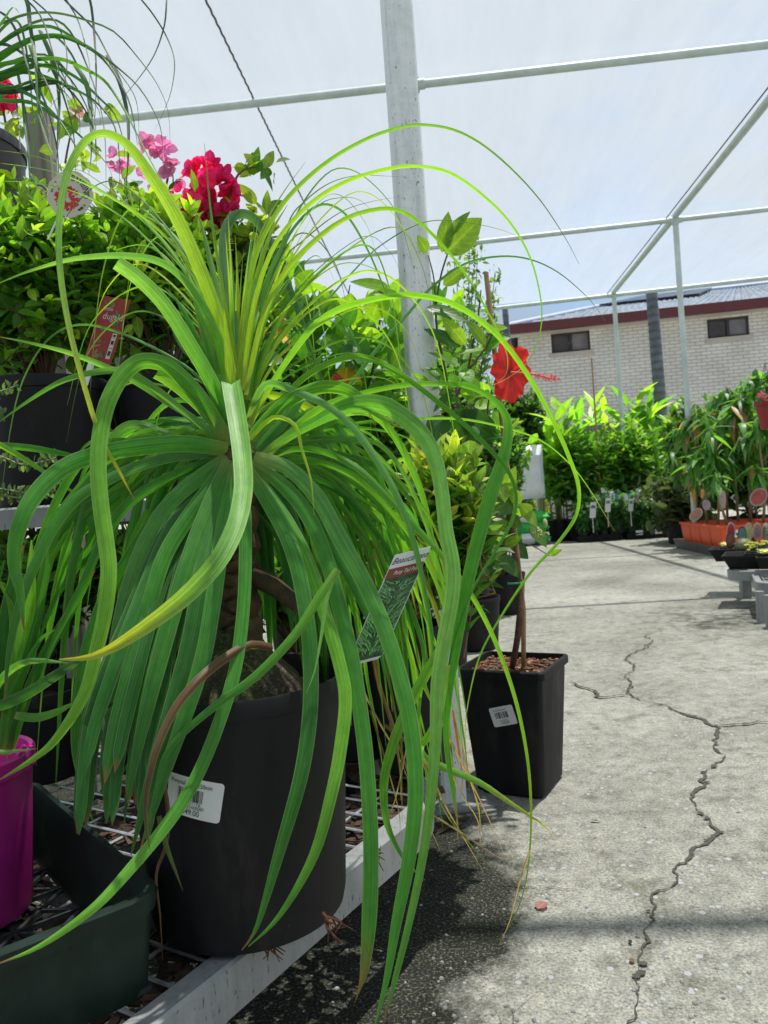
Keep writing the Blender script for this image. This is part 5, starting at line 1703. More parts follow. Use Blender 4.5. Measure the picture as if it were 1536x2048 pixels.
# red picture tag (little dugald), and its two neighbours
def red_tag(pts, label, words, dep, stake=True):
    a, b, c = [P(x, y, dep) for x, y in pts]      # bottom left, top left, top right
    uy = b - a; Lc = uy.length; uy.normalize()
    ux = c - b; Wc = ux.length; ux.normalize()
    fn = plane_fn(a, ux, uy)
    t = thing('plant_tag', a, label, 'plant tag', 'red picture tags')
    mb = MB()
    slab(mb, fn, [(0, 0), (Wc, 0), (Wc, Lc), (0, Lc)], .0008, 0)
    rr = random.Random(int(pts[0][0]))
    for (u, v, k) in ((.42, .50, 7), (.75, .62, 6), (.4, .30, 6), (.45, .12, 12), (.3, .88, 9), (.75, .74, 8)):
        for i in range(k):
            x = (u + rr.uniform(-.16, .16)) * Wc; y = (v + rr.uniform(-.05, .05)) * Lc; s = rr.uniform(.0015, .004)
            g_ = rr.random()
            cc = (.12, .16, .04) if g_ < .5 else ((.30, .2, .08) if g_ < .8 else (.05, .09, .03))
            an = rr.random() * 6
            P4 = [(x + math.cos(an) * s * 1.8, y + math.sin(an) * s * 1.8), (x - math.sin(an) * s * .7, y + math.cos(an) * s * .7), (x - math.cos(an) * s * 1.8, y - math.sin(an) * s * 1.8), (x + math.sin(an) * s * .7, y - math.cos(an) * s * .7)]
            if all(0 < q[0] < Wc and 0 < q[1] < Lc for q in P4):
                put_poly(mb, fn, P4, 1, .0004 + i * 2e-5, cc)
    if words:
        put_text(mb, fn, words[0], Wc * .14, Lc * .795, Lc * .055, 2, w=Wc * .34)
        put_text(mb, fn, words[1], Wc * .20, Lc * .665, Lc * .10, 2, w=Wc * .72)
        for i in range(34):
            put_rect(mb, fn, Wc * .03, Lc * (.05 + .013 * i), Wc * .05, Lc * (.05 + .013 * i + .006), 2)
        put_rect(mb, fn, Wc * .74, Lc * .08, Wc * .90, Lc * .47, 2)
        for (v0, v1) in ((.42, .45), (.30, .36), (.24, .25), (.40, .405), (.13, .20)):
            put_rect(mb, fn, Wc * .77, Lc * v0, Wc * .87, Lc * v1, 3, lift=.0009)
    mb.build('card', [MAT['tag_red'], MAT['painted'], MAT['label_cream'], MAT['ink']], t, smooth=False)
    if stake:
        mb = MB()
        slab(mb, fn, [(Wc * .18, -.0002), (Wc * .42, -.0002), (Wc * .42, -Lc * .34), (Wc * .36, -Lc * .42), (Wc * .27, -Lc * .42), (Wc * .20, -Lc * .34)], .0008, 0)
        mb.build('stake', MAT['label_white'], t, smooth=False)
    return t


#plain('tag_red', (0.30, 0.018, 0.014), .4, nscale=60, namt=.3)
#plain('label_cream', (0.56, 0.53, 0.44), .5, namt=.06)
red_tag([(167, 722), (208, 592), (262, 600)], 'red plant tag lettered in white, standing in the shrub on the left', ('little', 'dugald'), 1.30)
red_tag([(388, 700), (398, 640), (424, 640)], 'small red tag half hidden left of the palm crown', None, 1.36)
red_tag([(478, 690), (488, 580), (520, 585)], 'red tag glimpsed right behind the palm crown leaves', None, 1.40)

# round scalloped tags
def scallop_tag(c, d, rx, ry, rot, label, words):
    o = P(c[0], c[1], d)
    ux = (Rv * math.cos(rot) - Uv * math.sin(rot)); uy = (Uv * math.cos(rot) + Rv * math.sin(rot))
    fn = plane_fn(o, ux.normalized(), uy.normalized())
    s = d / FPX
    out = []
    for i in range(60):
        a = 2 * math.pi * i / 60
        k = 1 + .06 * abs(math.sin(a * 4.5)) - .03
        out.append((math.cos(a) * rx * s * k, math.sin(a) * ry * s * k))
    t = thing('plant_tag', o, label, 'plant tag', 'scalloped flower tags')
    mb = MB()
    slab(mb, fn, out, .0008, 0)
    rr = random.Random(int(c[0]))
    for i in range(130):
        a, q = rr.random() * 6.28, rr.random() ** .5
        x, y = math.cos(a) * q * rx * s * .40 - rx * s * .02, math.sin(a) * q * ry * s * .36 - ry * s * .22
        l = rx * s * .22
        b = a + rr.uniform(-.4, .4)
        put_poly(mb, fn, [(x, y), (x + math.cos(b + .35) * l * .7, y + math.sin(b + .35) * l * .7), (x + math.cos(b) * l, y + math.sin(b) * l), (x + math.cos(b - .35) * l * .7, y + math.sin(b - .35) * l * .7)], 1, .0002 + i * 1.5e-6, jit((.50, .03, .02), .4, rr))
    for i in range(26):
        a = rr.uniform(-.6, 3.6)
        x, y = math.cos(a) * rx * s * .8, math.sin(a) * ry * s * .8
        if words and .5 < a < 2.4:
            continue
        put_poly(mb, fn, [(x - .003, y), (x, y + .0016), (x + .003, y), (x, y - .0016)], 1, .0005, jit((.10, .16, .05), .4, rr))
    if words:
        Rt = rx * s * .58
        arc = lambda u, v, l: fn(math.cos(R_(112) - u / Rt) * (Rt + v), math.sin(R_(112) - u / Rt) * (Rt + v), l)
        put_text(mb, arc, words, 0, 0, ry * s * .27, 2, w=Rt * 1.75)
    mb.build('card', [MAT['label_cream'], MAT['painted'], MAT['ink']], t, smooth=False)
    mb = MB()
    mb.tube([fn(0, -ry * s * .9, -.001), fn(.002, -ry * s * 2.2, -.002)], .0016, 6)
    mb.build('stake', MAT['label_white'], t)


scallop_tag((140, 388), 1.33, 46, 46, R_(28), 'cream scalloped tag with a red flower and black lettering in the upper left shrub', 'BAMBINO')
scallop_tag((76, 388), 1.40, 22, 22, R_(5), 'small red flowered scalloped tag at the left edge of the shrubs', None)
scallop_tag((266, 408), 1.52, 20, 22, R_(20), 'dark red scalloped tag below the pale pink flowers', None)

# ------------------------------------------------------------------ bougainvilleas
def bougainvillea(label, root, flowers, stems, leafspots, d, base, seed):
    rr = random.Random(seed)
    t = thing('bougainvillea', base, label, 'flowering shrub', 'bougainvilleas on the tall bench')
    sm = MB()
    for st in stems:
        pts = [P(x, y, dd) for x, y, dd in st]
        pts[0] = base if pts[0] is None else pts[0]
        cv = [Vector(v) for v in catmull([tuple(p) for p in pts], 5)]
        sm.tube(cv, [.004 - .003 * i / len(cv) for i in range(len(cv))], 6, col=(.16, .11, .06))
    sm.build('stem', MAT['stem'], t)
    lv = Leaves()
    for (x, y, n, sp) in leafspots:
        for i in range(n):
            p = P(x + rr.gauss(0, sp), y + rr.gauss(0, sp), d + rr.uniform(-.06, .06))
            lv.add(p, (rvec(rr) + UP * .1), UP + rvec(rr) * .8, rr.uniform(.028, .05), rr.uniform(.018, .03), jit(mixc((.03, .12, .02), (.28, .40, .05), rr.random()), .2, rr))
    lv.build('foliage', t, 'leaf', 'ovate', 6, seed)
    for (x, y, rx, ry, n, col, sz) in flowers:
        fl = Leaves()
        c = P(x, y, d)
        for i in range(n):
            a = rvec(rr)
            q = c + Hv * (a.x * rx * d / FPX) + UP * (a.z * ry * d / FPX) + FW * (a.y * rx * d / FPX * .8)
            ax = (a * .7 + rvec(rr) * .5).normalized()
            o1 = ax.orthogonal().normalized()
            for k in range(3):
                o2 = Matrix.Rotation(k * 2.094 + rr.random() * .5, 3, ax) @ o1
                fl.add(q, (ax * .75 + o2 * .65), (ax * .6 - o2 * .8 + rvec(rr) * .2), sz * rr.uniform(.7, 1.05), sz * rr.uniform(.7, .95), jit(col, .22, rr), 1.3)
        fl.build('flower_cluster', t, 'petal', 'oblong', 6, seed)
    return t


HOT, PALE = (.86, .04, .27), (.80, .32, .62)
bougainvillea('bougainvillea with a big hot pink flower cluster against the white cloth', None,
              [(415, 360, 34, 28, 26, HOT, .028), (385, 400, 28, 28, 22, HOT, .028), (445, 395, 22, 34, 26, HOT, .028), (418, 425, 40, 14, 16, (.55, .008, .09), .028)],
              [[(360, 560, 1.66), (365, 480, 1.64), (385, 430, 1.62), (410, 390, 1.6)], [(420, 560, 1.66), (440, 470, 1.64), (470, 360, 1.6), (505, 335, 1.6), (530, 345, 1.6)], [(470, 560, 1.66), (500, 470, 1.64), (530, 440, 1.6)]],
              [(512, 335, 14, 16), (540, 340, 5, 7), (520, 440, 16, 16), (415, 400, 5, 12), (470, 470, 22, 26), (440, 440, 8, 16)], 1.6, L2(-.36, 1.68, UH + .2), 31)
bougainvillea('bougainvillea with sparse pale pink flowers above the shrubs', None,
              [(300, 285, 12, 9, 5, PALE, .026), (328, 302, 18, 9, 7, PALE, .028), (240, 320, 13, 10, 6, PALE, .028), (344, 348, 10, 18, 7, (.72, .28, .50), .028), (268, 345, 12, 8, 3, PALE, .026), (303, 378, 14, 12, 4, (.75, .36, .55), .026), (152, 222, 7, 8, 2, (.55, .30, .26), .024)],
              [[(300, 520, 1.86), (310, 430, 1.84), (335, 360, 1.82), (328, 300, 1.8), (298, 283, 1.8)], [(270, 520, 1.86), (262, 420, 1.83), (240, 322, 1.8)], [(330, 480, 1.86), (345, 400, 1.82), (346, 350, 1.8)], [(120, 480, 1.86), (130, 330, 1.83), (152, 225, 1.8)]],
              [(275, 395, 10, 18), (300, 440, 14, 26), (210, 215, 4, 8), (135, 240, 10, 16), (170, 310, 14, 26), (230, 400, 16, 26)], 1.8, L2(-.55, 1.80, UH), 32)
bougainvillea('bougainvillea with one bright pink flower at the left edge, beside the grey pot', None,
              [(6, 192, 15, 13, 16, (.85, .03, .24), .03)], [[(30, 330, 1.74), (10, 240, 1.72), (6, 195, 1.7)]], [(40, 240, 8, 20), (15, 240, 8, 16), (80, 160, 5, 12)], 1.7, L2(-.80, 1.72, TH), 33)
del bougainvillea

# trailing plant with tiny leaves at the left end of the tall bench
tr = thing('trailing_plant', P(-40, 880, 1.27), 'trailing plant with tiny grey leaves creeping over the bench rail at left', 'plant')
lv, sm = Leaves(), MB()
for st in ([(-60, 900), (0, 912), (40, 928), (75, 926), (112, 915)], [(-60, 985), (0, 990), (40, 995), (80, 985), (108, 984)], [(-60, 780), (0, 782), (36, 770)], [(-50, 800), (-10, 830), (4, 826)], [(-60, 960), (-10, 975), (30, 982), (60, 988)]):
    pts = [P(x, y, 1.235) for x, y in st]
    cv = [Vector(v) for v in catmull([tuple(p) for p in pts], 6)]
    sm.tube(cv, .0014, 5, col=(.3, .32, .2))
    for i, p in enumerate(cv):
        for sg in (-1, 1):
            lv.add(p, (UP * sg * .8 + rvec(rng) * .6), rvec(rng) - FW, rng.uniform(.010, .016), rng.uniform(.006, .009), jit((.10, .18, .08), .4, rng))
sm.build('stem', MAT['stem'], tr); lv.build('foliage', tr, 'leaf', 'oblong', 4)

# ------------------------------------------------------------------ shaded shrubs on the low bench under the tall one
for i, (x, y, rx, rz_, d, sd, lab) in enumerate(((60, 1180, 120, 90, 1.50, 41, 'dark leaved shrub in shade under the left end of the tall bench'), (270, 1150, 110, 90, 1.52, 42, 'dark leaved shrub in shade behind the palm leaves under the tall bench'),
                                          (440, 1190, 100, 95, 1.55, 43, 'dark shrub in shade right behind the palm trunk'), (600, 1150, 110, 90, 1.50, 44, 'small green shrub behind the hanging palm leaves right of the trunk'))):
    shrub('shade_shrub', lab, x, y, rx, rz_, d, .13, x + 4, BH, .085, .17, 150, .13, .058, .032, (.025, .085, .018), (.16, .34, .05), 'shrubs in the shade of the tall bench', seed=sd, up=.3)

# ------------------------------------------------------------------ magenta pot with strap-leaved plant
mg = P(-74, 1812, .955); mg.z = BH + .008
mp_ = thing('potted_plant', mg, 'strap leaved plant in a bright magenta pot standing in the green crate', 'potted plant')
mb = MB()
mb.lathe([(.072, 0), (.078, .004), (.080, .012), (.090, .178), (.0945, .179), (.0945, .198), (.092, .201), (.087, .199), (.085, .17), (.07, .13), (0, .13)], 44, mg)
mb.build('pot', MAT['magenta_plastic'], mp_)
mb = MB()
hk = P(56, 1500, .915)
mb.tube([hk + Hv * -.012 - UP * .006, hk + UP * .006 + Hv * -.004, hk + UP * .004 + Hv * .004, hk - UP * .008], .0032, 8)
mb.build('hook', MAT['magenta_plastic'], mp_)
AX3 = Vector((mg.x, mg.y, 0))
Cc = lambda p, w, c='d', c1='d', d=(.95, .92), **k: strap(mp_, p, d, w, c, c1, axis=AX3, face=k.pop('face', .85), **k)
Cc([(10, 1510), (25, 1400), (48, 1280), (60, 1180), (63, 1080)], 34, 'g', 'm', cut=False)
Cc([(-20, 1500), (0, 1350), (20, 1200), (48, 1090)], 36)
Cc([(20, 1500), (50, 1400), (95, 1300), (150, 1210), (190, 1140)], 28, 'd', 'g')
Cc([(-20, 1400), (10, 1350), (60, 1322), (135, 1326)], 20, 'g', 'w', d=(.9, .84))
Cc([(-20, 1420), (50, 1390), (120, 1345), (175, 1310)], 28, 'd', 's', d=(.9, .86))
Cc([(30, 1430), (70, 1435), (110, 1425), (160, 1400)], 22, 'g', 'm', d=(.92, .92))
Cc([(-30, 1505), (20, 1503), (50, 1500), (74, 1497)], 13, 'w', 'w', d=(.86, .86))
Cc([(-30, 1480), (-5, 1300), (25, 1150), (40, 1010)], 26, 'g', 'g')
Cc([(10, 1480), (20, 1380), (28, 1280), (18, 1200), (-20, 1140)], 26, 'd', 'm')
Cc([(0, 1480), (40, 1360), (75, 1240), (95, 1130), (90, 1060)], 24, 'd', 'g')
Cc([(-20, 890), (60, 896), (150, 912), (190, 920)], 18, 'g', 'g', d=(1.0, 1.05))
Cc([(-20, 878), (60, 925), (140, 980), (200, 1020)], 15, 'm', 'g', d=(.98, 1.02))
Cc([(-20, 1480), (-10, 1350), (-15, 1200), (10, 1120)], 32)
Cc([(5, 1490), (15, 1420), (40, 1360), (80, 1280), (110, 1260)], 26, 'g', 'g')

# ------------------------------------------------------------------ middle shrubs behind the palm
def big_leaves(lv, rr, cx, cy, rx, ry, d, dr, n, LL, dark, light, upb=.2):
    for i in range(n):
        a, q = rr.random() * 6.283, rr.random() ** .5
        p = P(cx + math.cos(a) * q * rx, cy + math.sin(a) * q * ry, d + rr.uniform(-dr, dr))
        out_ = Hv * math.cos(a) * q - UP * math.sin(a) * q
        s = rr.uniform(.6, 1.1)
        lv.add(p, (out_ * .8 + rvec(rr) * .6 - FW * .25 + UP * upb), (UP * .7 - FW * .25 + rvec(rr) * .6), LL * s, LL * s * rr.uniform(.55, .72), jit(mixc(dark, light, rr.random() ** 1.6), .2, rr), 1.1)


def flower(parent, px, py, d, diam, axis, col, seed, pist=None, name='flower'):
    """five ruffled overlapping petals round an axis, with a long stamen column"""
    rr = random.Random(seed)
    c = P(px, py, d)
    ax = axis.normalized()
    o1 = ax.orthogonal().normalized()
    mb = MB()
    R0 = diam / 2
    nu, nv = 12, 9
    for k in range(5):
        an = k * 2 * math.pi / 5 + rr.uniform(-.12, .12)
        e = Matrix.Rotation(an, 3, ax) @ o1
        f = ax.cross(e)
        vs, cs, lc = [], [], []
        ph = rr.random() * 6
        cupk = rr.uniform(.6, 1.7); lenk = rr.uniform(.9, 1.12)
        for i in range(nv + 1):
            t = i / nv
            wd = R0 * 1.26 * (math.sin(math.pi * min(1, t * .62 + .06)) ** 1.1)
            for j in range(nu + 1):
                u = -1 + 2 * j / nu
                rad = R0 * lenk * (1.08 * t) * (1 - .12 * u * u * t) + (rr.uniform(-.02, .02) * R0 if t > .8 else 0)
                ruf = R0 * .10 * t * t * math.sin(u * 4.6 + ph) + R0 * .035 * math.sin(u * 13 + ph * 2) * t * t
                cup = R0 * (.42 * t - .42 * t * t * 1.05) + ruf + .10 * R0 * u * t + R0 * .1 * (t ** 3) - R0 * .16 * (cupk - 1) * t * t
                vs.append(c + e * rad + f * (u * wd * .5 + u * u * u * .02 * R0) + ax * (cup - R0 * .12))
                dk = 1 - .55 * max(0, 1 - t * 3.2)
                st = 1 - .10 * abs(math.sin(u * 22)) * t
                cs.append((col[0] * dk * st, col[1] * dk * st, col[2] * dk * st)); lc.append((u, t, ph))
        mb.add(vs, [(i * (nu + 1) + j, i * (nu + 1) + j + 1, (i + 1) * (nu + 1) + j + 1, (i + 1) * (nu + 1) + j) for i in range(nv) for j in range(nu)], 0, cs, lc)
    fl = mb.build(name, MAT['petal'], parent, auto=False)
    if pist:
        mb = MB()
        tip = pist
        pts = [c.lerp(tip, t) + UP * (.004 * math.sin(math.pi * t)) - UP * 0.002 * t for t in np.linspace(0, 1, 9)]
        mb.tube(pts, [.0028, .0024, .002, .0018, .0017, .0016, .0016, .0015, .0012], 8, col=(.75, .16, .17))
        dirn = (tip - c).normalized()
        for i in range(110):
            t = rr.uniform(.55, 1.0)
            p = c.lerp(tip, t)
            q = rvec(rr); q = (q - dirn * q.dot(dirn)).normalized()
            e = p + q * rr.uniform(.005, .0095) + dirn * rr.uniform(0, .006)
            mb.tube([p, e], .00035, 3, col=(.8, .08, .09), caps=False)
            mb.lathe([(0, -.0008), (.0009, 0), (0, .0008)], 5, e, col=(.85, .25, .08) if rr.random() < .3 else (.75, .06, .07))
        for i in range(5):
            q = rvec(rr)
            e = tip + dirn * .006 + q * .004
            mb.tube([tip, e], .0005, 3, col=(.7, .04, .05), caps=False)
            mb.lathe([(0, -.0014), (.0014, 0), (0, .0014)], 6, e, col=(.6, .02, .03))
        mb.build('stamen_column', MAT['painted'], fl)
    return fl


# yellow hibiscus bush
hb = P(650, 1200, 2.05); hb.z = 0
hy = thing('hibiscus_bush', hb, 'leafy hibiscus bush with yellow flowers behind the palm crown', 'flowering shrub')
round_pot(hy, hb, .12, .14, .25)
rr = random.Random(51)
lv, sm = Leaves(), MB()
for (pts, w_) in (([(640, 1180), (650, 900), (705, 720), (697, 640)], .007), ([(640, 1180), (620, 880), (560, 700), (545, 600)], .007), ([(640, 1180), (680, 900), (740, 760), (760, 640)], .006), ([(705, 720), (672, 670), (640, 640)], .003), ([(660, 1180), (700, 1000), (770, 820), (800, 740)], .006), ([(697, 640), (696, 600), (700, 570)], .003)):
    cv = [Vector(v) for v in catmull([tuple(P(x, y, 2.02)) for x, y in pts], 6)]
    sm.tube(cv, [w_ * (1 - .6 * i / len(cv)) for i in range(len(cv))], 6, col=(.07, .05, .045))
for (bx, by, tx, ty, w_, lime) in ((697, 650, 700, 590, 62, .9), (742, 640, 768, 575, 52, .95), (560, 640, 556, 575, 66, .35), (600, 680, 645, 650, 50, .1), (715, 672, 760, 668, 46, .35), (735, 700, 725, 665, 44, .2), (585, 700, 640, 690, 36, .05), (780, 690, 815, 655, 56, .25), (560, 700, 525, 735, 40, .3), (660, 640, 640, 590, 30, .5), (780, 575, 705, 562, 26, .8), (800, 590, 752, 580, 22, .25), (655, 690, 667, 650, 26, .2)):
    a, b = P(bx, by, 2.0), P(tx, ty, 1.96)
    lv.add(a, b - a, UP * .3 - FW + rvec(rr) * .25, (b - a).length * 1.05, w_ * 2 / FPX, mixc((.025, .11, .02), (.22, .40, .03), lime), .8)
big_leaves(lv, rr, 640, 740, 130, 120, 2.05, .18, 150, .088, (.025, .11, .018), (.18, .38, .04))
big_leaves(lv, rr, 680, 900, 140, 130, 2.05, .18, 130, .085, (.018, .085, .016), (.12, .30, .04))
big_leaves(lv, rr, 560, 620, 60, 70, 2.05, .12, 36, .09, (.03, .12, .02), (.22, .44, .05))
big_leaves(lv, rr, 760, 720, 80, 110, 2.0, .12, 60, .085, (.04, .16, .025), (.28, .52, .06))
sm.build('stem', MAT['stem'], hy); lv.build('foliage', hy, 'leaf', 'ovate', 8)
flower(hy, 556, 668, 1.93, .062, Rv * .5 + Uv * .7 - Fv * .5, (.88, .58, .03), 5, P(566, 640, 1.91))
flower(hy, 690, 770, 1.93, .085, -Rv * .3 + Uv * .3 - Fv * .9, (.88, .55, .03), 6, P(672, 752, 1.88))
flower(hy, 645, 880, 1.95, .04, Rv * .6 + Uv * .3 - Fv * .5, (.75, .16, .10), 7)

# yellow tipped shrub in black pot by the bench end
t = shrub('lime_tipped_shrub', 'shrub with yellow young leaves in a black pot behind the plant tag', 890, 1000, 105, 128, 1.40, .12, 792, BH, .072, .262, 84, .17, .050, .024, (.035, .15, .028), (.50, .60, .10), seed=61, up=1.0, ang=.7, tipfrac=.4, inner=.1, rootz=1.0, stemcol=(.22, .10, .05))
t2_ = shrub('dark_shrub', 'dark green glossy shrub with a single red bud beside the hanging palm leaves', 880, 1110, 120, 80, 1.50, .12, 690, BH, .078, .17, 95, .12, .052, .026, (.018, .075, .016), (.12, .26, .05), seed=62, up=.3, stemcol=(.16, .08, .04))
mb = MB()
rbq = P(920, 1029, 1.36)
mb.lathe([(0, -.006), (.005, -.003), (.0055, .002), (.003, .006), (0, .007)], 12, rbq, col=(.7, .02, .06)); mb.build('bud', MAT['painted'], t2_)
# ------------------------------------------------------------------ red hibiscus in the square pot
sqb = G(1042, 1568, 0)
hs = thing('potted_hibiscus', sqb, 'staked hibiscus with one big red flower in a tall square black pot', 'potted plant', None)
SQZ = R_(-24)
sp_ = square_pot(hs, sqb, .083, .104, .302, SQZ, soil=.945)
Ms = Matrix.Rotation(SQZ, 3, 'Z')
# price label on its front-left face
fcn = Ms @ Vector((0, -1, 0)); fx = Ms @ Vector((1, 0, 0))
tilt = math.atan2(.021, .272)
fup = (UP * math.cos(tilt) + fcn * math.sin(tilt)).normalized()


def face_fn(u, v, l):
    a = R_(14)
    x, y = u * math.cos(a) - v * math.sin(a), u * math.sin(a) + v * math.cos(a)
    return sqb + fcn * (.083 + .0012) + UP * .0 + fx * (x + .004) + fup * (.196 + y) + fcn * (l + .0008)


sticker(face_fn, sp_, .060, .046, [('Exotic Specimen', 0.30, 0.085, 0.55, -0.08), ('nursery', -0.235, .06, .36, -.02), ('$120.00', -0.40, 0.13, 0.32, 0.02)], 9, coarse=2.4, bw_=.5)
# trunk, stake, branches
D0 = depth(sqb)
top_soil = .302 * .945
mb = MB()
rr = random.Random(70)
for i in range(260):
    u, v = rr.uniform(-.088, .088), rr.uniform(-.088, .088)
    q = sqb + Matrix.Rotation(SQZ, 3, 'Z') @ Vector((u, v, 0)) + UP * (top_soil + rr.uniform(.001, .008))
    M = Matrix.Rotation(rr.random() * 6, 3, 'Z') @ Matrix.Rotation(rr.uniform(-.5, .5), 3, 'X')
    g_ = rr.uniform(.5, 1.5)
    mb.box(q, rr.uniform(.006, .018), rr.uniform(.003, .007), rr.uniform(.002, .004), M, 0, (2.2 * g_, 1.45 * g_, 1.1 * g_))
o = mb.build('bark_mulch', MAT['bark'], hs, smooth=False)
o['kind'] = 'stuff'


def vpt(px, py, d):
    return P(px, py, d)


trk = [Vector((sqb.x - .005, sqb.y, top_soil - .01)), P(1037, 1260, 1.75), P(1040, 1180, 1.75), P(1028, 1100, 1.75), P(1020, 1040, 1.75), P(1012, 980, 1.76), P(985, 900, 1.77)]
cv = [Vector(v) for v in catmull([tuple(p) for p in trk], 6)]
mb = MB(); mb.tube(cv, [.0074 - .002 * i / len(cv) + .0008 * rng.random() for i in range(len(cv))], 10, col=(1.25, .95, .85)); mb.build('trunk', MAT['bark'], hs)
mb = MB()
mb.tube([Vector((sqb.x + .024, sqb.y + .0, top_soil - .02)), P(1047, 1220, 1.77), P(1008, 880, 1.78), P(972, 545, 1.79)], .0058, 8); mb.build('stake', MAT['bamboo'], hs)
for (x, y) in ((1032, 1166), (990, 876)):
    mb = MB()
    q = P(x, y, 1.74)
    mb.tube([q - Hv * .018, q - Hv * .004 - FW * .008, q + Hv * .010 - FW * .006, q + Hv * .014], .0055, 6, oval=.4)
    mb.build('tie', MAT['green_tie'], hs)
sm = MB()
for pts, w_ in (([(985, 900), (940, 860), (905, 810), (890, 740), (872, 640), (880, 560), (896, 505)], .0045), ([(905, 810), (935, 745), (975, 690), (985, 660)], .004), ([(872, 640), (868, 560), (856, 510)], .0025), ([(1012, 980), (960, 960), (920, 930)], .003), ([(1020, 1050), (1050, 1030), (1075, 1035)], .002),
                ([(1025, 1085), (1060, 1090), (1100, 1112)], .002), ([(1024, 1060), (990, 1080), (960, 1110)], .003), ([(935, 745), (955, 640), (962, 580)], .003), ([(985, 900), (975, 820), (990, 760)], .003)):
    cv = [Vector(v) for v in catmull([tuple(P(x, y, 1.76)) for x, y in pts], 5)]
    sm.tube(cv, [w_ * (1 - .55 * i / len(cv)) for i in range(len(cv))], 6, col=(.09, .06, .045))
sm.build('branch', MAT['stem'], hs)
lv = Leaves()
rr = random.Random(71)
for (bx, by, tx, ty, w_, lime, face) in ((890, 508, 958, 438, 70, .75, .9), (884, 505, 898, 428, 34, .6, .7), (895, 475, 936, 424, 26, .25, .7), (854, 505, 839, 474, 24, .5, .9), (886, 570, 932, 535, 30, .55, .9), (852, 615, 934, 632, 32, .15, .6), (932, 690, 890, 638, 30, .95, .9),
                                 (922, 694, 856, 656, 30, .05, .8), (914, 735, 862, 702, 34, .3, .5), (965, 700, 903, 708, 20, .5, .4), (968, 660, 1012, 655, 24, .9, .8), (990, 880, 918, 822, 60, .05, .9), (905, 870, 950, 820, 46, .05, .9), (885, 830, 868, 880, 50, .03, .9),
                                 (1005, 985, 1030, 940, 30, .6, .9), (1040, 1010, 1020, 975, 26, .7, .9), (1060, 1030, 1042, 1010, 30, .4, .9), (1062, 1050, 1092, 1090, 30, .15, .7), (1050, 1020, 1072, 1048, 22, .5, .7), (1100, 1110, 1120, 1100, 12, .7, .8),
                                 (990, 1100, 958, 1172, 56, .5, .9), (1010, 1090, 1040, 1075, 22, .6, .7), (1000, 1110, 1035, 1150, 34, .1, .7), (1020, 1060, 985, 1050, 34, .4, .9), (985, 1090, 945, 1080, 40, .15, .9), (1025, 1000, 990, 1020, 44, .2, .9), (1000, 950, 1010, 1000, 40, .8, .9), (970, 690, 940, 640, 26, .6, .8)):
    a, b = P(bx, by, 1.75), P(tx, ty, 1.72)
    nr = (-FW * face + UP * (1 - face) + rvec(rr) * .15)
    lv.add(a, b - a, nr, (b - a).length * 1.06, w_ * 1.75 / FPX, jit(mixc((.022, .10, .018), (.26, .42, .04), lime), .1, rr), .7)
big_leaves(lv, rr, 930, 780, 75, 110, 1.80, .09, 46, .062, (.03, .13, .022), (.22, .44, .05))
big_leaves(lv, rr, 900, 690, 50, 90, 1.85, .06, 26, .065, (.04, .16, .025), (.30, .54, .06))
big_leaves(lv, rr, 985, 1030, 55, 80, 1.80, .07, 30, .055, (.02, .085, .016), (.16, .32, .04))
lv.build('foliage', hs, 'leaf', 'ovate', 8)
mb = MB()
for (x, y, s) in ((1090, 1047, 1), (1083, 1068, .8), (1076, 1060, .7)):
    q = P(x, y, 1.70)
    mb.lathe([(0, -.010 * s), (.005 * s, -.005 * s), (.006 * s, 0), (.004 * s, .008 * s), (0, .012 * s)], 10, q, col=(.35, .42, .15))
for i in range(14):
    q = P(1078 + rr.uniform(-8, 10), 1068 + rr.uniform(-10, 8), 1.70)
    mb.tube([q, q + rvec(rr) * .012], .001, 4, col=(.45, .5, .1))
mb.build('bud', MAT['painted'], hs)
flower(hs, 1022, 745, 1.64, .118, Rv * .66 - Uv * .05 - Fv * .75, (.80, .028, .016), 8, P(1110, 757, 1.56))

# ------------------------------------------------------------------ filler row of plants between the shrubs and the yard's end
BG = [(780, 900, 120, 120, 2.1, 95, 'bright small leaved shrub between the palm leaves and the post', (.05, .18, .03), (.36, .55, .09), .040, .021),
      (700, 1050, 110, 90, 1.75, 96, 'small leaved green shrub behind the plant tag', (.03, .12, .02), (.20, .40, .06), .042, .022),
      (560, 760, 110, 130, 3.3, 81, 'hedge like dark green shrub behind the yellow hibiscus', (.03, .12, .02), (.20, .40, .05), .065, .04),
      (760, 840, 110, 130, 3.0, 82, 'bright green bushy plant left of the galvanised post', (.05, .18, .03), (.34, .54, .08), .055, .028),
      (900, 800, 100, 150, 4.2, 83, 'pale fine leaved shrub behind the red hibiscus', (.07, .20, .05), (.38, .54, .16), .055, .026),
      (985, 930, 75, 110, 4.6, 84, 'fine leaved shrub beside the potting mix bags', (.05, .17, .04), (.32, .52, .12), .055, .026),
      (680, 980, 140, 120, 2.7, 85, 'shrub with dark leaves low behind the palm leaves', (.025, .10, .02), (.18, .36, .05), .06, .036),
      (850, 980, 120, 110, 3.2, 86, 'light green low shrub below the post', (.05, .19, .04), (.36, .54, .14), .055, .026),
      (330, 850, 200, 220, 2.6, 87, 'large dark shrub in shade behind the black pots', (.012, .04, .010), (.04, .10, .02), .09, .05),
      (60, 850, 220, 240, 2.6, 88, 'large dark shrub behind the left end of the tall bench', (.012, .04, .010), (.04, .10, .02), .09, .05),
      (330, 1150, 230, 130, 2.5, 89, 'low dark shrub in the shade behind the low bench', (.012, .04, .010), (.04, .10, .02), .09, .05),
      (60, 1180, 230, 130, 2.5, 90, 'low dark shrub in deep shade at the left behind the crate', (.012, .04, .010), (.04, .10, .02), .09, .05)]
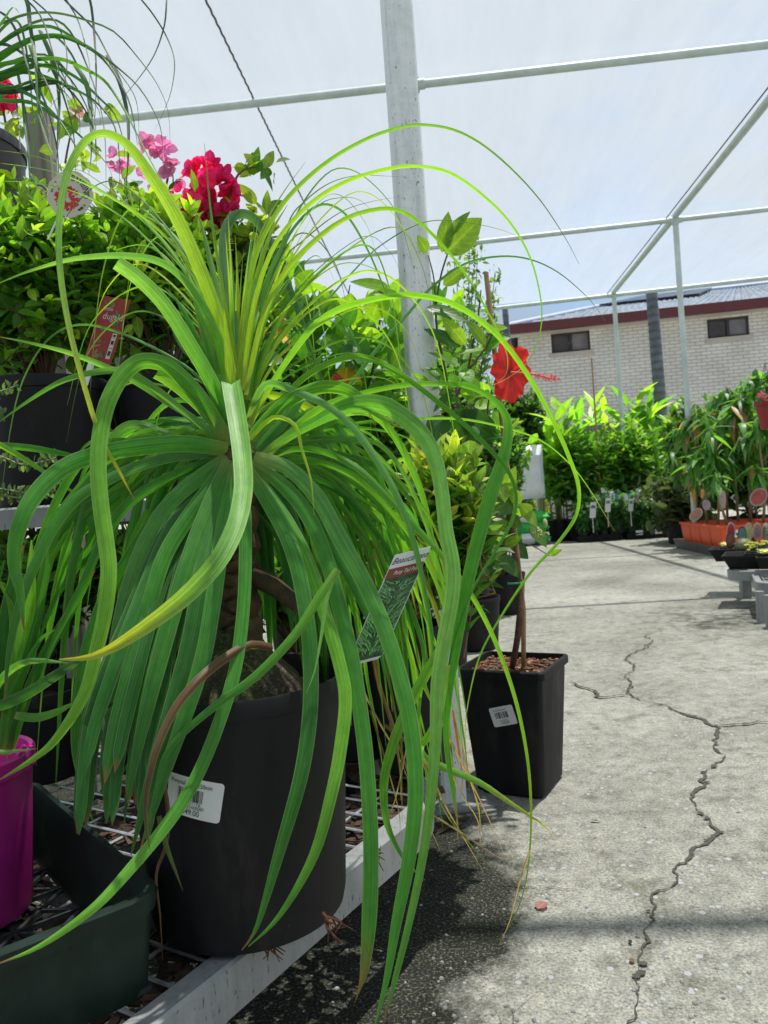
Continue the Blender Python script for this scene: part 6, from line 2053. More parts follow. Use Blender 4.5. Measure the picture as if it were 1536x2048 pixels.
for (x, y, rx, rz_, d, sd, lab, dk, lt, LL, LW) in BG:
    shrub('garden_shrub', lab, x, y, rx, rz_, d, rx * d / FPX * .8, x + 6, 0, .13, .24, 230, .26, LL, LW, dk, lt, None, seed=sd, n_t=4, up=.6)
# slender whippy plant reaching over the flower
sl = P(930, 1000, 3.6); sl.z = 0
sd_ = thing('slender_shrub', sl, 'thin whippy shrub of tiny leaves rising behind the bamboo stake', 'shrub')
round_pot(sd_, sl, .11, .13, .24)
lv, sm = Leaves(), MB()
rr = random.Random(91)
for (tx, ty) in ((912, 520), (940, 480), (955, 500), (990, 545), (985, 590), (905, 620), (925, 600), (770, 590), (960, 600), (890, 640), (945, 560), (745, 610), (975, 640), (930, 660)):
    d = rr.uniform(3.5, 3.8)
    pts = [Vector((sl.x, sl.y, .2)), P(tx * .4 + 930 * .6 + rr.uniform(-15, 15), 820, d), P(tx * .8 + 930 * .2, ty + 110, d), P(tx, ty, d)]
    cv = [Vector(v) for v in catmull([tuple(p) for p in pts], 10)]
    sm.tube(cv, [.006 * (1 - .85 * i / len(cv)) for i in range(len(cv))], 5, col=(.09, .08, .05))
    for i, p in enumerate(cv[9:]):
        for k in range(4):
            q = p + rvec(rr) * .03
            lv.add(q, rvec(rr) + UP * .4, rvec(rr) + UP * .5, rr.uniform(.022, .045), rr.uniform(.010, .018), jit(mixc((.025, .08, .02), (.16, .30, .05), rr.random()), .2, rr))
sm.build('stem', MAT['stem'], sd_); lv.build('foliage', sd_, 'leaf', 'ovate', 4)

# ================================================================== FAR END OF THE YARD
# ---- gingers: tall canes with broad bright leaves, in black pots
def ginger(name, label, base, h, n_cane, seed, lean=0.22, LL=.56, LW=.15, group='ginger plants at the far end', pot_r=.16):
    rr = random.Random(seed)
    t = thing(name, base, label, 'potted plant', group)
    round_pot(t, base, pot_r * .85, pot_r, pot_r * 1.9, n=28)
    z0 = base + UP * pot_r * 1.6
    lv, sm = Leaves(), MB()
    for k in range(n_cane):
        a = rr.random() * 6.283
        hh = h * rr.uniform(.55, 1.0)
        r0 = Vector((math.cos(a), math.sin(a), 0))
        ln = rr.uniform(.3, 1) * lean
        pts = [z0 + r0 * pot_r * rr.random() * .7]
        for i in range(1, 7):
            q = i / 6
            pts.append(pts[0] + r0 * ln * q * q * 1.3 + UP * hh * q)
        sm.tube(pts, [.011 * (1 - .6 * i / 6) for i in range(7)], 5, col=jit((.16, .22, .05), .3, rr))
        az = rr.random() * 6.28
        for i in range(7):
            q = .30 + .70 * i / 6
            p = pts[0] + r0 * ln * q * q * 1.3 + UP * hh * q
            az += math.pi + rr.uniform(-.5, .5)
            e = Vector((math.cos(az), math.sin(az), 0))
            up = .35 + .9 * q + rr.uniform(-.3, .3)
            d = (e + UP * up).normalized()
            s = rr.uniform(.7, 1.1)
            lm = min(1, max(0, (q - .3) * 1.5) * rr.random() + .2 * rr.random())
            lv.add(p, d, (UP * .8 - e * .5 + rvec(rr) * .4), LL * s, LW * s, jit(mixc((.05, .21, .03), (.27, .50, .05), lm), .2, rr), 1.5)
    sm.build('cane', MAT['stem'], t, auto=False)['kind'] = 'stuff'
    lv.build('foliage', t, 'leaf', 'lance', 6, seed)
    return t


GP = [(1120, 1082, 0.0, 1.35, 9, 101, 'bright ginger plant in the black pot standing left of the seedling trays'),
      (1185, 1060, 0.6, 1.50, 10, 102, 'ginger plant with a tall lime leaf, behind the first seedling tray'),
      (1240, 1056, 0.9, 1.45, 10, 103, 'ginger plant in the middle of the row behind the seedling trays'),
      (1292, 1052, 0.8, 1.62, 11, 104, 'ginger with the tallest broad pale leaf, beside the grey palm trunk'),
      (1342, 1050, 0.7, 1.40, 10, 105, 'ginger plant at the right end of its row, left of the orange pots'),
      (1090, 1062, 1.0, 1.30, 8, 106, 'ginger plant behind the potting mix bags')]
for (px, py, ex, h, n, sd, lab) in GP:
    g = G(px, py, 0)
    ginger('ginger_plant', lab, g, h * 1.22, n + 2, sd)
# big single leaves that mark the outline
# ---- seedling trays
STR = [(1200, 1083, 104, 'black seedling tray nearest the big black ginger pot'), (1297, 1077, 105, 'black seedling tray with two white labels, in the middle'), (1384, 1068, 106, 'black seedling tray beside the brown tray of orange pots')]
proto = None


def seedling(base, label, seed):
    rr = random.Random(seed)
    t = thing('seedling_pot', base, label, 'potted plant', 'dark leaved seedlings in black trays')
    square_pot(t, base, .035, .048, .10, R_(3), soil=0)
    lv, sm = Leaves(), MB()
    hh = rr.uniform(.40, .58)
    b = base + UP * .08
    for k in range(5):
        d = (UP + rvec(rr) * .35).normalized()
        pts = [b, b + d * hh * .5 + rvec(rr) * .02, b + d * hh]
        sm.tube(pts, [.004, .003, .0015], 4, col=(.12, .12, .05), caps=False)
        for i in range(14):
            p = pts[0].lerp(pts[2], .1 + .9 * i / 13)
            for s in range(3):
                lv.add(p, rvec(rr) + UP * .25, UP + rvec(rr) * .5, rr.uniform(.065, .105), rr.uniform(.032, .048), jit(mixc((.022, .09, .032), (.12, .28, .11), rr.random()), .25, rr))
    sm.build('stem', MAT['stem'], t, auto=False)
    lv.build('foliage', t, 'leaf', 'ovate', 4, seed)
    return t


protos = [seedling(Vector((0, 0, -50 + 0)), 'x', 200 + i) for i in range(3)]
used = [False] * 3
ROWN = ('front', 'back')
k_ = 0
for ti, (px, py, sd, lab) in enumerate(STR):
    g = G(px, py, 0)
    g.y += .14
    t = thing('seedling_tray', g, lab, 'tray', 'black seedling trays on the floor')
    tray(t, g, .275, .15, .085, R_(2), name='tray_body')
    t.name = 'seedling_tray'
    if ti == 1:
        for dx in (-.115, .13):
            mb = MB()
            mb.box(g + Vector((dx, -.152, .085)), .09, .004, .06)
            mb.build('label_card', MAT['label_white'], t)
    for row in range(2):
        for c in range(4):
            q = g + Vector((-.20 + c * .133, -.075 + row * .135, .007))
            pi_ = k_ % 3
            lab2 = ('dark leaved seedling in the %s row of the black tray %s' % (ROWN[row], ('nearest the big ginger pot', 'with two white labels', 'beside the orange pots')[ti]))
            if not used[pi_]:
                o = protos[pi_]; used[pi_] = True
            else:
                o = copy_tree(protos[pi_])
            o.location = q; o.rotation_euler = (0, 0, rng.choice((0, 1, 2, 3)) * math.pi / 2 + rng.uniform(-.06, .06))
            o['label'] = lab2
            o['group'] = 'seedlings in the %s row, tray %s' % (ROWN[row], ('by the ginger pot', 'with labels', 'by the orange pots')[ti])
            k_ += 1
# picture labels among the seedlings and a stack of blue and white bags behind
for i, (px, py, w, h, rz) in enumerate(((1186, 1020, .08, .20, .1), (1216, 1010, .07, .18, -.1), (1262, 1010, .07, .16, .3))):
    q = P(px, py, 9.75)
    t = thing('plant_tag', q, ('white plant label card standing in the left seedling tray', 'tilted white label card between the left and middle trays', 'grey label card standing in the middle seedling tray')[i], 'plant tag', 'white label cards among the seedlings')
    mb = MB()
    fn = plane_fn(q, (Hv + FW * rz).normalized(), (UP + Hv * .12).normalized())
    slab(mb, fn, round_rect(w, h, .01), .002, 0)
    put_rect(mb, fn, -w * .35, h * .1, w * .35, h * .3, 1)
    mb.build('card', [MAT['label_white'], MAT['pane']], t, smooth=False)
    mb = MB(); mb.tube([fn(0, -h * .45, -.003), fn(0, -h * .45, -.003) - UP * .2], .004, 6); mb.build('stake', MAT['label_white'], t)


def pillow(mb, c, lx, ly, lz, rz, mat, seed, bands=None):
    """a filled bag lying flat; bands = list of (x0,x1,matidx)"""
    M = Matrix.Rotation(rz, 3, 'Z')
    nx, ny = 14, 8
    for side in (1, -1):
        vs, fs, ms = [], [], []
        for j in range(ny + 1):
            for i in range(nx + 1):
                u, v = -1 + 2 * i / nx, -1 + 2 * j / ny
                f = ((1 - abs(u) ** 4) * (1 - abs(v) ** 4)) ** .4
                z = side * lz / 2 * f * (1 + .25 * noise.noise(Vector((u * 2 + seed, v * 2, side * 1.7))))
                vs.append(Vector(c) + M @ Vector((u * lx / 2, v * ly / 2, z)))
        o = len(mb.v)
        mb.v.extend([tuple(v) for v in vs]); mb.c.extend([(1, 1, 1)] * len(vs)); mb.l.extend([(0, 0, 0)] * len(vs))
        for j in range(ny):
            for i in range(nx):
                a = o + j * (nx + 1) + i
                q = (a, a + 1, a + nx + 2, a + nx + 1)
                mb.f.append(q if side > 0 else q[::-1])
                u = -1 + 2 * (i + .5) / nx
                mi = mat
                for (x0, x1, m_) in (bands or []):
                    if x0 <= u < x1:
                        mi = m_
                mb.m.append(mi); mb.flat.append(False)


plain('bag_blue', (0.10, 0.24, 0.55), .4, nscale=6, namt=.4)
for k, (px, py, dd, hgt, lab) in enumerate(((1048, 1040, 10.4, .10, 'lowest green and white potting mix bag in the stack'), (1046, 1018, 10.4, .24, 'green potting mix bag second from the bottom of the stack'), (1048, 998, 10.4, .38, 'green and white potting mix bag in the middle of the stack'))):
    q = P(px, py, dd)
    t = thing('potting_mix_bag', Vector((q.x, q.y, hgt - .07)), lab, 'bag', 'stacked potting mix bags')
    mb = MB(); pillow(mb, Vector((q.x, q.y, hgt)), .62, .42, .155, R_(8 - 5 * k), 0, k, [(-.25, .35, 1)] if k != 1 else None)
    mb.build('sack', [MAT['bag_green'], MAT['bag_white']], t)
q = P(1050, 945, 10.35)
t = thing('potting_mix_bag', q - UP * .3, 'tall white potting mix bag leaning upright on the green bags', 'bag', 'stacked potting mix bags')
mb = MB()
vs, fs = [], []
for side in (1, -1):
    o = len(vs)
    for j in range(11):
        for i in range(9):
            u, v = -1 + 2 * i / 8, -1 + 2 * j / 10
            f = ((1 - abs(u) ** 4) * (1 - abs(v) ** 4)) ** .4
            vs.append(q + Hv * u * (.25 + .02 * noise.noise(Vector((v * 3, 1, 2)))) + UP * v * (.36 + .025 * noise.noise(Vector((u * 3, 5, 2)))) + FW * (-side * .12 * f * (1 + .5 * noise.noise(Vector((u * 2.5, v * 2.5, side))))))
    for j in range(10):
        for i in range(8):
            a = o + j * 9 + i
            fs.append((a, a + 1, a + 10, a + 9) if side > 0 else (a, a + 9, a + 10, a + 1))
mb.add(vs, fs)
mb.build('sack', MAT['bag_white'], t)
for k in range(4):
    px = 1215 + 52 * k
    q = P(px, 1000, 10.65)
    t = thing('soil_bag', Vector((q.x, q.y, q.z - .1)), ('blue and white bag behind the left seedling tray', 'blue and white bag behind the middle seedling tray', 'blue topped bag behind the labelled tray', 'blue and white bag beside the orange pots')[k], 'bag', 'blue and white bags behind the seedlings')
    mb = MB()
    pillow(mb, Vector((q.x, q.y, q.z)), .33, .3, .20, R_(5 * k - 8), 0, 10 + k, [(-.55, .2, 1), (.6, .9, 1)])
    pillow(mb, Vector((q.x, q.y, q.z - .17)), .33, .3, .19, R_(8 - 6 * k), 0, 20 + k, [(-.2, .5, 1)])
    mb.build('sack', [MAT['bag_white'], MAT['bag_blue']], t)
    mb = MB(); mb.box((q.x, q.y, (q.z - .26) / 2), .33, .3, max(.05, q.z - .26)); mb.build('pallet', MAT['timber'], t)

# ---- rolled wire mesh
q = G(1085, 1062, 0)
t = thing('wire_roll', q, 'upright roll of grey wire mesh left of the big ginger pot', 'wire roll')
mb = MB()
for i in range(16):
    mb.tube([q + Vector((math.cos(2 * math.pi * j / 18) * .07, math.sin(2 * math.pi * j / 18) * .07, .03 + i * .045)) for j in range(18)], .003, 4, closed=True)
for j in range(14):
    a = 2 * math.pi * j / 14
    mb.tube([q + Vector((math.cos(a) * .07, math.sin(a) * .07, 0)), q + Vector((math.cos(a) * .07, math.sin(a) * .07, .74))], .003, 4)
mb.build('mesh', MAT['wire'], t)

# ---- mango saplings in orange pots
MG = G(1387, 1097, 0)
ax_r = Vector((1, 0, 0))
rows_, cols_ = 4, 3
SZ = .30
tcen = MG + Vector((SZ * 1.0 + .02, -SZ * 1.1, 0))
for j, lab in enumerate(('long brown grey tray under the orange pots, nearest the walkway', 'second brown grey tray under the orange pots')):
    g = MG + Vector((SZ * .1 + j * .62, -SZ * 1.45, 0))
    t = thing('pot_tray', g, lab, 'tray', 'brown trays under the orange pots')
    tray(t, g, .17 if j == 0 else .30, .66, .10, 0, 'tray_grey', 'tray_body', .02)


def mango(base, label, seed, h, big=False, pink=False):
    rr = random.Random(seed)
    t = thing('mango_sapling', base, label, 'potted tree', None)
    square_pot(t, base, .112, .138, .27, R_(2), 'orange_plastic', soil=.9, lip=.010)
    lv, sm = Leaves(), MB()
    b = base + UP * .22
    top = b + Vector((rr.uniform(-.1, .1), rr.uniform(-.1, .1), h - .22))
    pts = [b, b.lerp(top, .35) + rvec(rr) * .03, b.lerp(top, .7) + rvec(rr) * .03, top]
    sm.tube(pts, [.014, .012, .009, .005], 6, col=(.30, .22, .10))
    heads = [(top, 1.0)]
    for k in range(7 if big else 5):
        q = b.lerp(top, rr.uniform(.42, .92))
        e = q + Vector((rr.uniform(-1, 1), rr.uniform(-1, 1), rr.uniform(.2, .8))).normalized() * rr.uniform(.12, .3)
        sm.tube([q, q.lerp(e, .5) + UP * .02, e], [.007, .006, .004], 5, col=(.18, .24, .08))
        heads.append((e, rr.uniform(.7, 1)))
    for (p, s) in heads:
        for i in range(17):
            a = rr.random() * 6.283
            e = Vector((math.cos(a), math.sin(a), 0))
            dn = rr.uniform(-1.5, .25)
            c = jit(mixc((.028, .12, .03), (.15, .34, .07), rr.random() ** 1.5), .2, rr)
            if pink and rr.random() < .15:
                c = (.45, .22, .12)
            lv.add(p - UP * rr.uniform(0, .16), e + UP * dn, UP * .8 + e * .9 + rvec(rr) * .2, rr.uniform(.16, .27) * s, rr.uniform(.045, .066) * s, c, 2.4)
    sm.build('stem', MAT['stem'], t, auto=False)
    lv.build('foliage', t, 'leaf', 'lance', 6, seed)
    return t


PLACE = ('farthest corner of the orange pots by the walkway', 'second from the back in the row by the walkway', 'third from the back in the row by the walkway', 'nearest the camera in the row by the walkway',
         'back of the middle row of orange pots', 'second in the middle row of orange pots', 'third in the middle row of orange pots', 'front of the middle row, wearing a white sticker beside it',
         'back of the right hand row of orange pots', 'second in the right hand row of orange pots', 'third in the right hand row of orange pots', 'front of the right hand row of orange pots')
HS = (1.40, 1.42, 1.36, 1.05, 1.58, 1.6, 1.5, 1.3, 1.66, 1.76, 1.72, 1.55)
for c in range(cols_):
    for rw in range(rows_):
        i = c * rows_ + rw
        b = MG + Vector((SZ * (.1 + c * 1.02) + .02, -SZ * (.1 + rw * 1.0), .012))
        o = mango(b, 'drooping leaved mango sapling, ' + PLACE[i], 300 + i, HS[i], True, i in (1, 6))
        o['group'] = 'mango saplings in orange pots'
        if i == 3:
            mb = MB()
            mb.box(b + Vector((.02, -.136, .19)), .05, .003, .065, Matrix.Rotation(-.09, 3, 'X'))
            mb.box(b + Vector((.02, -.139, .185)), .022, .0015, .022, Matrix.Rotation(-.09, 3, 'X'), mat=1)
            mb.build('price_label', [MAT['label_white'], MAT['grey_plastic']], o.children[0])
TAGS = [(1446, 998, 6.35, 15, 'pale lilac round tag hanging among the mango stems', (.26, .18, .20)), (1517, 994, 6.1, 16, 'red rimmed round tag hanging at the right above the orange pots', (.36, .07, .06)), (1413, 1010, 6.6, 9, 'narrow grey round tag turned edge on by the mango stems', (.30, .22, .24)),
        (1392, 1029, 6.9, 12, 'brown round tag leaning on the corner orange pot', (.26, .13, .09)), (1405, 988, 6.8, 8, 'small orange tag below the mango leaves', (.75, .22, .03))]
for (px, py, d, rp, lab, cc) in TAGS:
    q = P(px, py, d)
    t = thing('hanging_tag', q, lab, 'plant tag', 'round fruit tags on the mango saplings')
    s = d / FPX
    ux = (Hv * .8 + FW * rng.uniform(-1.2, .9)).normalized()
    fn = plane_fn(q, ux, (UP + Hv * rng.uniform(-.1, .6)).normalized())
    mb = MB()
    slab(mb, fn, [(math.cos(a) * rp * s, math.sin(a) * rp * 1.15 * s) for a in np.linspace(0, 2 * math.pi, 25)[:-1]], .002, 0, (.36, .27, .27))
    put_poly(mb, fn, [(math.cos(a) * rp * .86 * s, math.sin(a) * rp * s) for a in np.linspace(0, 2 * math.pi, 25)[:-1]], 0, .001, cc)
    rr = random.Random(px)
    for i in range(9):
        a = rr.random() * 6.28; x, y = math.cos(a) * rp * s * .5, math.sin(a) * rp * s * .5; e = rp * s * .2
        put_poly(mb, fn, [(x - e, y), (x, y + e * .6), (x + e, y), (x, y - e * .6)], 0, .0016, jit(cc, .5, rr))
    mb.build('disc', MAT['painted'], t, smooth=False)
    mb = MB(); mb.tube([fn(0, rp * s * 1.1, -.001), fn(.01, rp * s * 2.6, -.01)], .002, 5); mb.build('string', MAT['dark_wire'], t)

# ---- low benches of cacti at the right
h1 = .205
b1a = G(1449, 1141, h1)
b1b = b1a + Vector((.95, -.50, 0)); b1c = b1a + Vector((1.6, .2, 0)); b1d = b1a + Vector((.35, .55, 0))
bench('low_bench', 'low galvanised bench carrying black trays of cacti at the right', [b1d, b1a + Vector((-.02, -.02, 0)), b1b, b1c], .13, .055,
      [G(1492, 1196, 0) + UP * (h1 - .04), b1b + Vector((-.05, .1, -.04)), b1c + Vector((-.1, 0, -.04))], (b1a + Vector((.06, .03, 0)), Vector((.885, -.466, 0)), .9, .06, Vector((.466, .885, 0)), .5, .12), 'low cactus benches', leg_sz=.055)
h2 = .185
b2a = G(1512, 1166, h2)
b2b = b2a + Vector((.9, -.28, 0)); b2c = b2a + Vector((1.1, .5, 0)); b2d = b2a + Vector((.16, .5, 0))
bench('low_bench', 'nearer low galvanised bench with two slotted legs at the right edge', [b2d, b2a, b2b, b2c], .10, .05,
      [G(1523, 1246, 0) + UP * (h2 - .03), G(1541, 1256, 0) + UP * (h2 - .03), b2b + Vector((-.05, .08, -.03))], (b2a + Vector((.06, .03, 0)), Vector((.955, -.297, 0)), .8, .06, Vector((.297, .955, 0)), .42, .12), 'low cactus benches', leg_sz=.034)


def cactus_tray(base, label, hx, hy, rz):
    t = thing('cactus_tray', base, label, 'tray', 'black cactus trays')
    tray(t, base, hx, hy, .075, rz, 'black_plastic', 'tray_body', .03)
    return t


c1 = G(1452, 1120, h1 + .0) ; c1 = L2((1475 - 768) / FPX * 4.72, 4.72, h1 + .004)
cactus_tray(c1, 'rear black cactus tray on the galvanised bench, next to the orange pots', .165, .13, R_(-24))
c2_ = L2((1545 - 768) / FPX * 4.25, 4.25, h1 + .004)
cactus_tray(c2_, 'front black cactus tray with pots of succulents at the right edge', .26, .15, R_(-24))


def cactus(px, py, d, kind, label, seed):
    rr = random.Random(seed)
    q = P(px, py, d)
    s = d / FPX
    base = Vector((q.x, q.y, h1 + .012))
    t = thing('potted_cactus', base, label, 'cactus', 'cacti and succulents in the trays')
    square_pot(t, base, .030, .040, .065, R_(-24), soil=.85)
    zb = base + UP * .055
    if kind == 'ball':
        mb = MB()
        R0 = .046
        vs = []
        nu, nv = 36, 14
        for i in range(nv + 1):
            ph = math.pi * i / nv
            for j in range(nu):
                a = 2 * math.pi * j / nu
                k = 1 + .07 * math.cos(a * 12) * math.sin(ph)
                vs.append(zb + UP * .035 + Vector((math.cos(a) * R0 * k * math.sin(ph), math.sin(a) * R0 * k * math.sin(ph), R0 * .85 * math.cos(ph))))
        mb.add(vs, [(i * nu + j, i * nu + (j + 1) % nu, (i + 1) * nu + (j + 1) % nu, (i + 1) * nu + j) for i in range(nv) for j in range(nu)], 0, (.20, .22, .10))
        mb.build('body', MAT['stem'], t)
        mb = MB()
        for i in range(160):
            v = rvec(rr)
            if v.z < -.2:
                continue
            p = zb + UP * .035 + Vector((v.x * R0 * 1.03, v.y * R0 * 1.03, v.z * R0 * .87))
            for k in range(3):
                mb.tube([p, p + (v + rvec(rr) * .7).normalized() * .009], .0005, 3, col=(.6, .5, .32), caps=False)
        mb.build('spines', MAT['painted'], t)
    elif kind == 'rosette' or kind == 'cluster':
        lv = Leaves()
        heads = [zb + Vector((rr.uniform(-.045, .045), rr.uniform(-.045, .045), rr.uniform(.01, .07))) for k in range(15)] if kind == 'cluster' else [zb + UP * .02]
        for hq in heads:
            n = 12 if kind == 'cluster' else 34
            L_ = .020 if kind == 'cluster' else .05
            for i in range(n):
                a = i * 2.4
                tt = i / n
                d_ = Vector((math.cos(a), math.sin(a), .15 + 1.5 * (1 - tt)))
                cc = mixc((.12, .22, .06), (.50, .52, .22), rr.random()) if kind == 'cluster' else mixc((.30, .36, .30), (.55, .50, .48), rr.random())
                lv.add(hq, d_, UP - Vector((d_.x, d_.y, 0)) * .3, L_ * (.6 + .4 * tt), L_ * .5, cc, -.6)
        lv.build('rosette', t, 'leaf', 'oblong', 4, seed)
    else:
        mb = MB()
        for k in range(3):
            p = zb + Vector((rr.uniform(-.015, .015), rr.uniform(-.015, .015), 0))
            hh = rr.uniform(.09, .17)
            n = 10
            mb.tube([p + UP * hh * i / n for i in range(n + 1)], [.013 + .001 * (i % 2) if i < n else .004 for i in range(n + 1)], 14, col=(.13, .20, .10))
        mb.build('body', MAT['stem'], t)
        mb = MB()
        for i in range(260):
            a = rr.random() * 6.28
            p = zb + Vector((math.cos(a) * .02, math.sin(a) * .02, rr.uniform(0, .16)))
            mb.tube([p, p + Vector((math.cos(a), math.sin(a), rr.uniform(-.3, .6))) * .016], .0007, 3, col=(.75, .70, .66), caps=False)
        mb.build('spines', MAT['painted'], t)
    return t


for i, (px, py, d, kind, lab) in enumerate(((1453, 1108, 4.74, 'rosette', 'grey green rosette succulent at the left of the rear cactus tray'), (1487, 1098, 4.62, 'ball', 'round ribbed ball cactus between the oval tags'), (1506, 1100, 4.35, 'cluster', 'pale green clustered succulent in the front tray, left of its neighbours'),
                                           (1533, 1096, 4.30, 'cluster', 'pale green clustered succulent in the front tray at the right edge'), (1530, 1108, 4.12, 'rosette', 'whitish spiky succulent low in the front tray'), (1540, 1050, 4.55, 'column', 'white spined column cactus at the right edge'))):
    cactus(px, py, d, kind, lab, 400 + i)
for i, (px, py, d, cc, lab) in enumerate(((1462, 1063, 4.80, (.45, .04, .07), 'oval topped red tag at the back of the rear cactus tray'), (1461, 1082, 4.66, (.22, .10, .09), 'oval topped brown tag at the front of the rear cactus tray'), (1484, 1071, 4.70, (.12, .30, .26), 'oval topped teal tag behind the ball cactus'),
                                        (1498, 1064, 4.72, (.42, .46, .20), 'oval topped yellow green tag right of the teal tag'), (1515, 1064, 4.6, (.34, .22, .24), 'oval topped mauve tag behind the clustered succulents'), (1533, 1064, 4.58, (.24, .26, .12), 'oval topped olive tag at the right edge'))):
    q = P(px, py, d); s = d / FPX
    fn = plane_fn(q, (Hv + FW * .1).normalized(), (UP - FW * .12).normalized())
    t = thing('plant_tag', q, lab, 'plant tag', 'oval tags in the cactus trays')
    mb = MB()
    w, h = 9.5 * s, 19 * s
    oval = lambda k: [(math.cos(a) * w * k, math.sin(a) * (h if math.sin(a) > 0 else h * .9) * k) for a in np.linspace(0, 2 * math.pi, 25)[:-1]]
    slab(mb, fn, oval(1), .0015, 0, (.10, .05, .05) if i in (1, 2) else (.55, .40, .38))
    put_poly(mb, fn, oval(.82), 0, .0006, cc)
    rr = random.Random(i)
    for k in range(14):
        x, y = rr.uniform(-.5, .5) * w, rr.uniform(-.7, .6) * h; e = w * .22
        put_poly(mb, fn, [(x - e, y), (x, y + e), (x + e, y), (x, y - e)], 0, .0009 + k * 2e-5, jit(cc, .5, rr))
    mb.build('card', MAT['painted'], t, smooth=False)
    mb = MB(); mb.tube([fn(0, -h * .85, -.001), fn(0, -h * 1.8, -.004)], .003, 6); mb.build('stake', MAT['label_white'], t)

# ---- hanging red pot
q = P(1536, 832, 5.3)
t = thing('hanging_pot', q, 'small dark red hanging pot with a pink flower at the right edge', 'hanging pot')
mb = MB()
mb.lathe([(.045, -.09), (.05, -.085), (.075, .075), (.085, .076), (.086, .095), (.078, .096), (.07, .05), (0, .045)], 28, q); mb.build('pot', MAT['red_plastic'], t)
top = q + UP * .36
arm_e = top + Vector((.75, 0, .0))
mb = MB(); mb.tube([top, arm_e], .006, 8); mb.build('bracket', MAT['bench_steel'], t)
mb = MB(); mb.tube([Vector((arm_e.x, arm_e.y, 0)), arm_e + UP * .05], .02, 10); mb.build('support_post', MAT['bench_steel'], t)
for a in (0, 2.1, 4.2):
    mb = MB(); mb.tube([q + Vector((math.cos(a) * .083, math.sin(a) * .083, .09)), top], .0018, 5); mb.build('hanger', MAT['dark_wire'], t)
lv, fl = Leaves(), Leaves()
rr = random.Random(77)
for i in range(60):
    lv.add(q + UP * .08 + rvec(rr) * .05, rvec(rr) + UP * .5, UP + rvec(rr), .05, .025, jit((.05, .15, .04), .3, rr))
for i in range(26):
    fl.add(q + UP * .13 - Hv * .02 + rvec(rr) * .03, rvec(rr), rvec(rr), .035, .028, jit((.70, .26, .24), .25, rr))
lv.build('foliage', t, 'leaf', 'ovate', 4); fl.build('flower', t, 'petal', 'bract', 4)

# ---- conifers, cordyline, fence rail, bamboo cane
def conifer(name, label, base, h, r0, dark, light, seed, n=1300, cat='tree'):
    rr = random.Random(seed)
    t = thing(name, base, label, cat)
    mb = MB(); mb.tube([base, base + UP * h * .6, base + UP * h * .97], [r0 * .09, r0 * .06, .004], 8, col=(.7, .6, .5)); mb.build('trunk', MAT['bark'], t)
    lv = Leaves()
    for i in range(n):
        z = rr.random() ** 1.1
        a = rr.random() * 6.283
        rad = r0 * (1 - z) ** .75 * (.55 + .45 * rr.random() ** .5) * (1 + .22 * noise.noise(Vector((math.cos(a) * 2, math.sin(a) * 2, z * 5 + seed))))
        e = Vector((math.cos(a), math.sin(a), 0))
        p = base + UP * (h * (.06 + .9 * z)) + e * rad
        for k in range(2):
            lv.add(p, e * .7 + UP * .9 + rvec(rr) * .6, e + rvec(rr), rr.uniform(.08, .16), rr.uniform(.02, .035), jit(mixc(dark, light, rr.random() ** 1.3), .2, rr))
    lv.build('crown', t, 'leaf', 'lance', 4, seed)
    return t


conifer('conifer', 'golden green conifer behind the red hibiscus flower', G(1078, 1050, 0) + Vector((0, 1.2, 0)), 2.75, .40, (.05, .10, .02), (.32, .34, .06), 501)
conifer('conifer', 'dark green conifer beside the golden one', G(1062, 1052, 0) + Vector((-.35, .2, 0)), 2.0, .42, (.012, .04, .012), (.04, .09, .02), 502)
cq = G(1150, 1046, 0) + Vector((0, 1.0, 0))
t = thing('cordyline', cq, 'dark red leaved cordyline peeping above the ginger leaves', 'plant')
lv = Leaves(); rr = random.Random(503); mb = MB()
mb.tube([cq, cq + UP * 2.0], [.03, .02], 8, col=(.6, .5, .4)); mb.build('stem', MAT['bark'], t)
for i in range(60):
    a = rr.random() * 6.28
    lv.add(cq + UP * (1.55 + .6 * rr.random()), Vector((math.cos(a), math.sin(a), rr.uniform(-.2, 1.4))), UP + rvec(rr) * .4, rr.uniform(.25, .42), .05, jit((.10, .035, .04), .4, rr), 1.6)
lv.build('foliage', t, 'leaf', 'lance', 6)
fr = P(1000, 872, 11.3)
t = thing('rail_fence', Vector((fr.x, fr.y, 0)), 'pale timber rail fence behind the potting mix bags', 'fence')
dv = Vector((1, slope, 0)).normalized()
for z in (fr.z, fr.z - .45):
    mb = MB(); mb.box(Vector((fr.x, fr.y, z)) - dv * .9, 5.4, .035, .10, Matrix.Rotation(math.atan2(dv.y, dv.x), 3, 'Z')); mb.build('rail', MAT['timber'], t)
for k in range(4):
    p = Vector((fr.x, fr.y, 0)) + dv * (-3.4 + k * 1.65) + Vector((0, .07, 0))
    mb = MB(); mb.box(p + UP * (fr.z + .08) / 2, .1, .08, fr.z + .08); mb.build('fence_post', MAT['timber'], t)
bq = P(1183, 716, 10.6)
mb = MB(); mb.tube([Vector((bq.x, bq.y, 0)), bq], .012, 7)
tag(mb.build('bamboo_stake', MAT['bamboo']), 'thin brown bamboo stake standing up from the ginger leaves', 'stake')

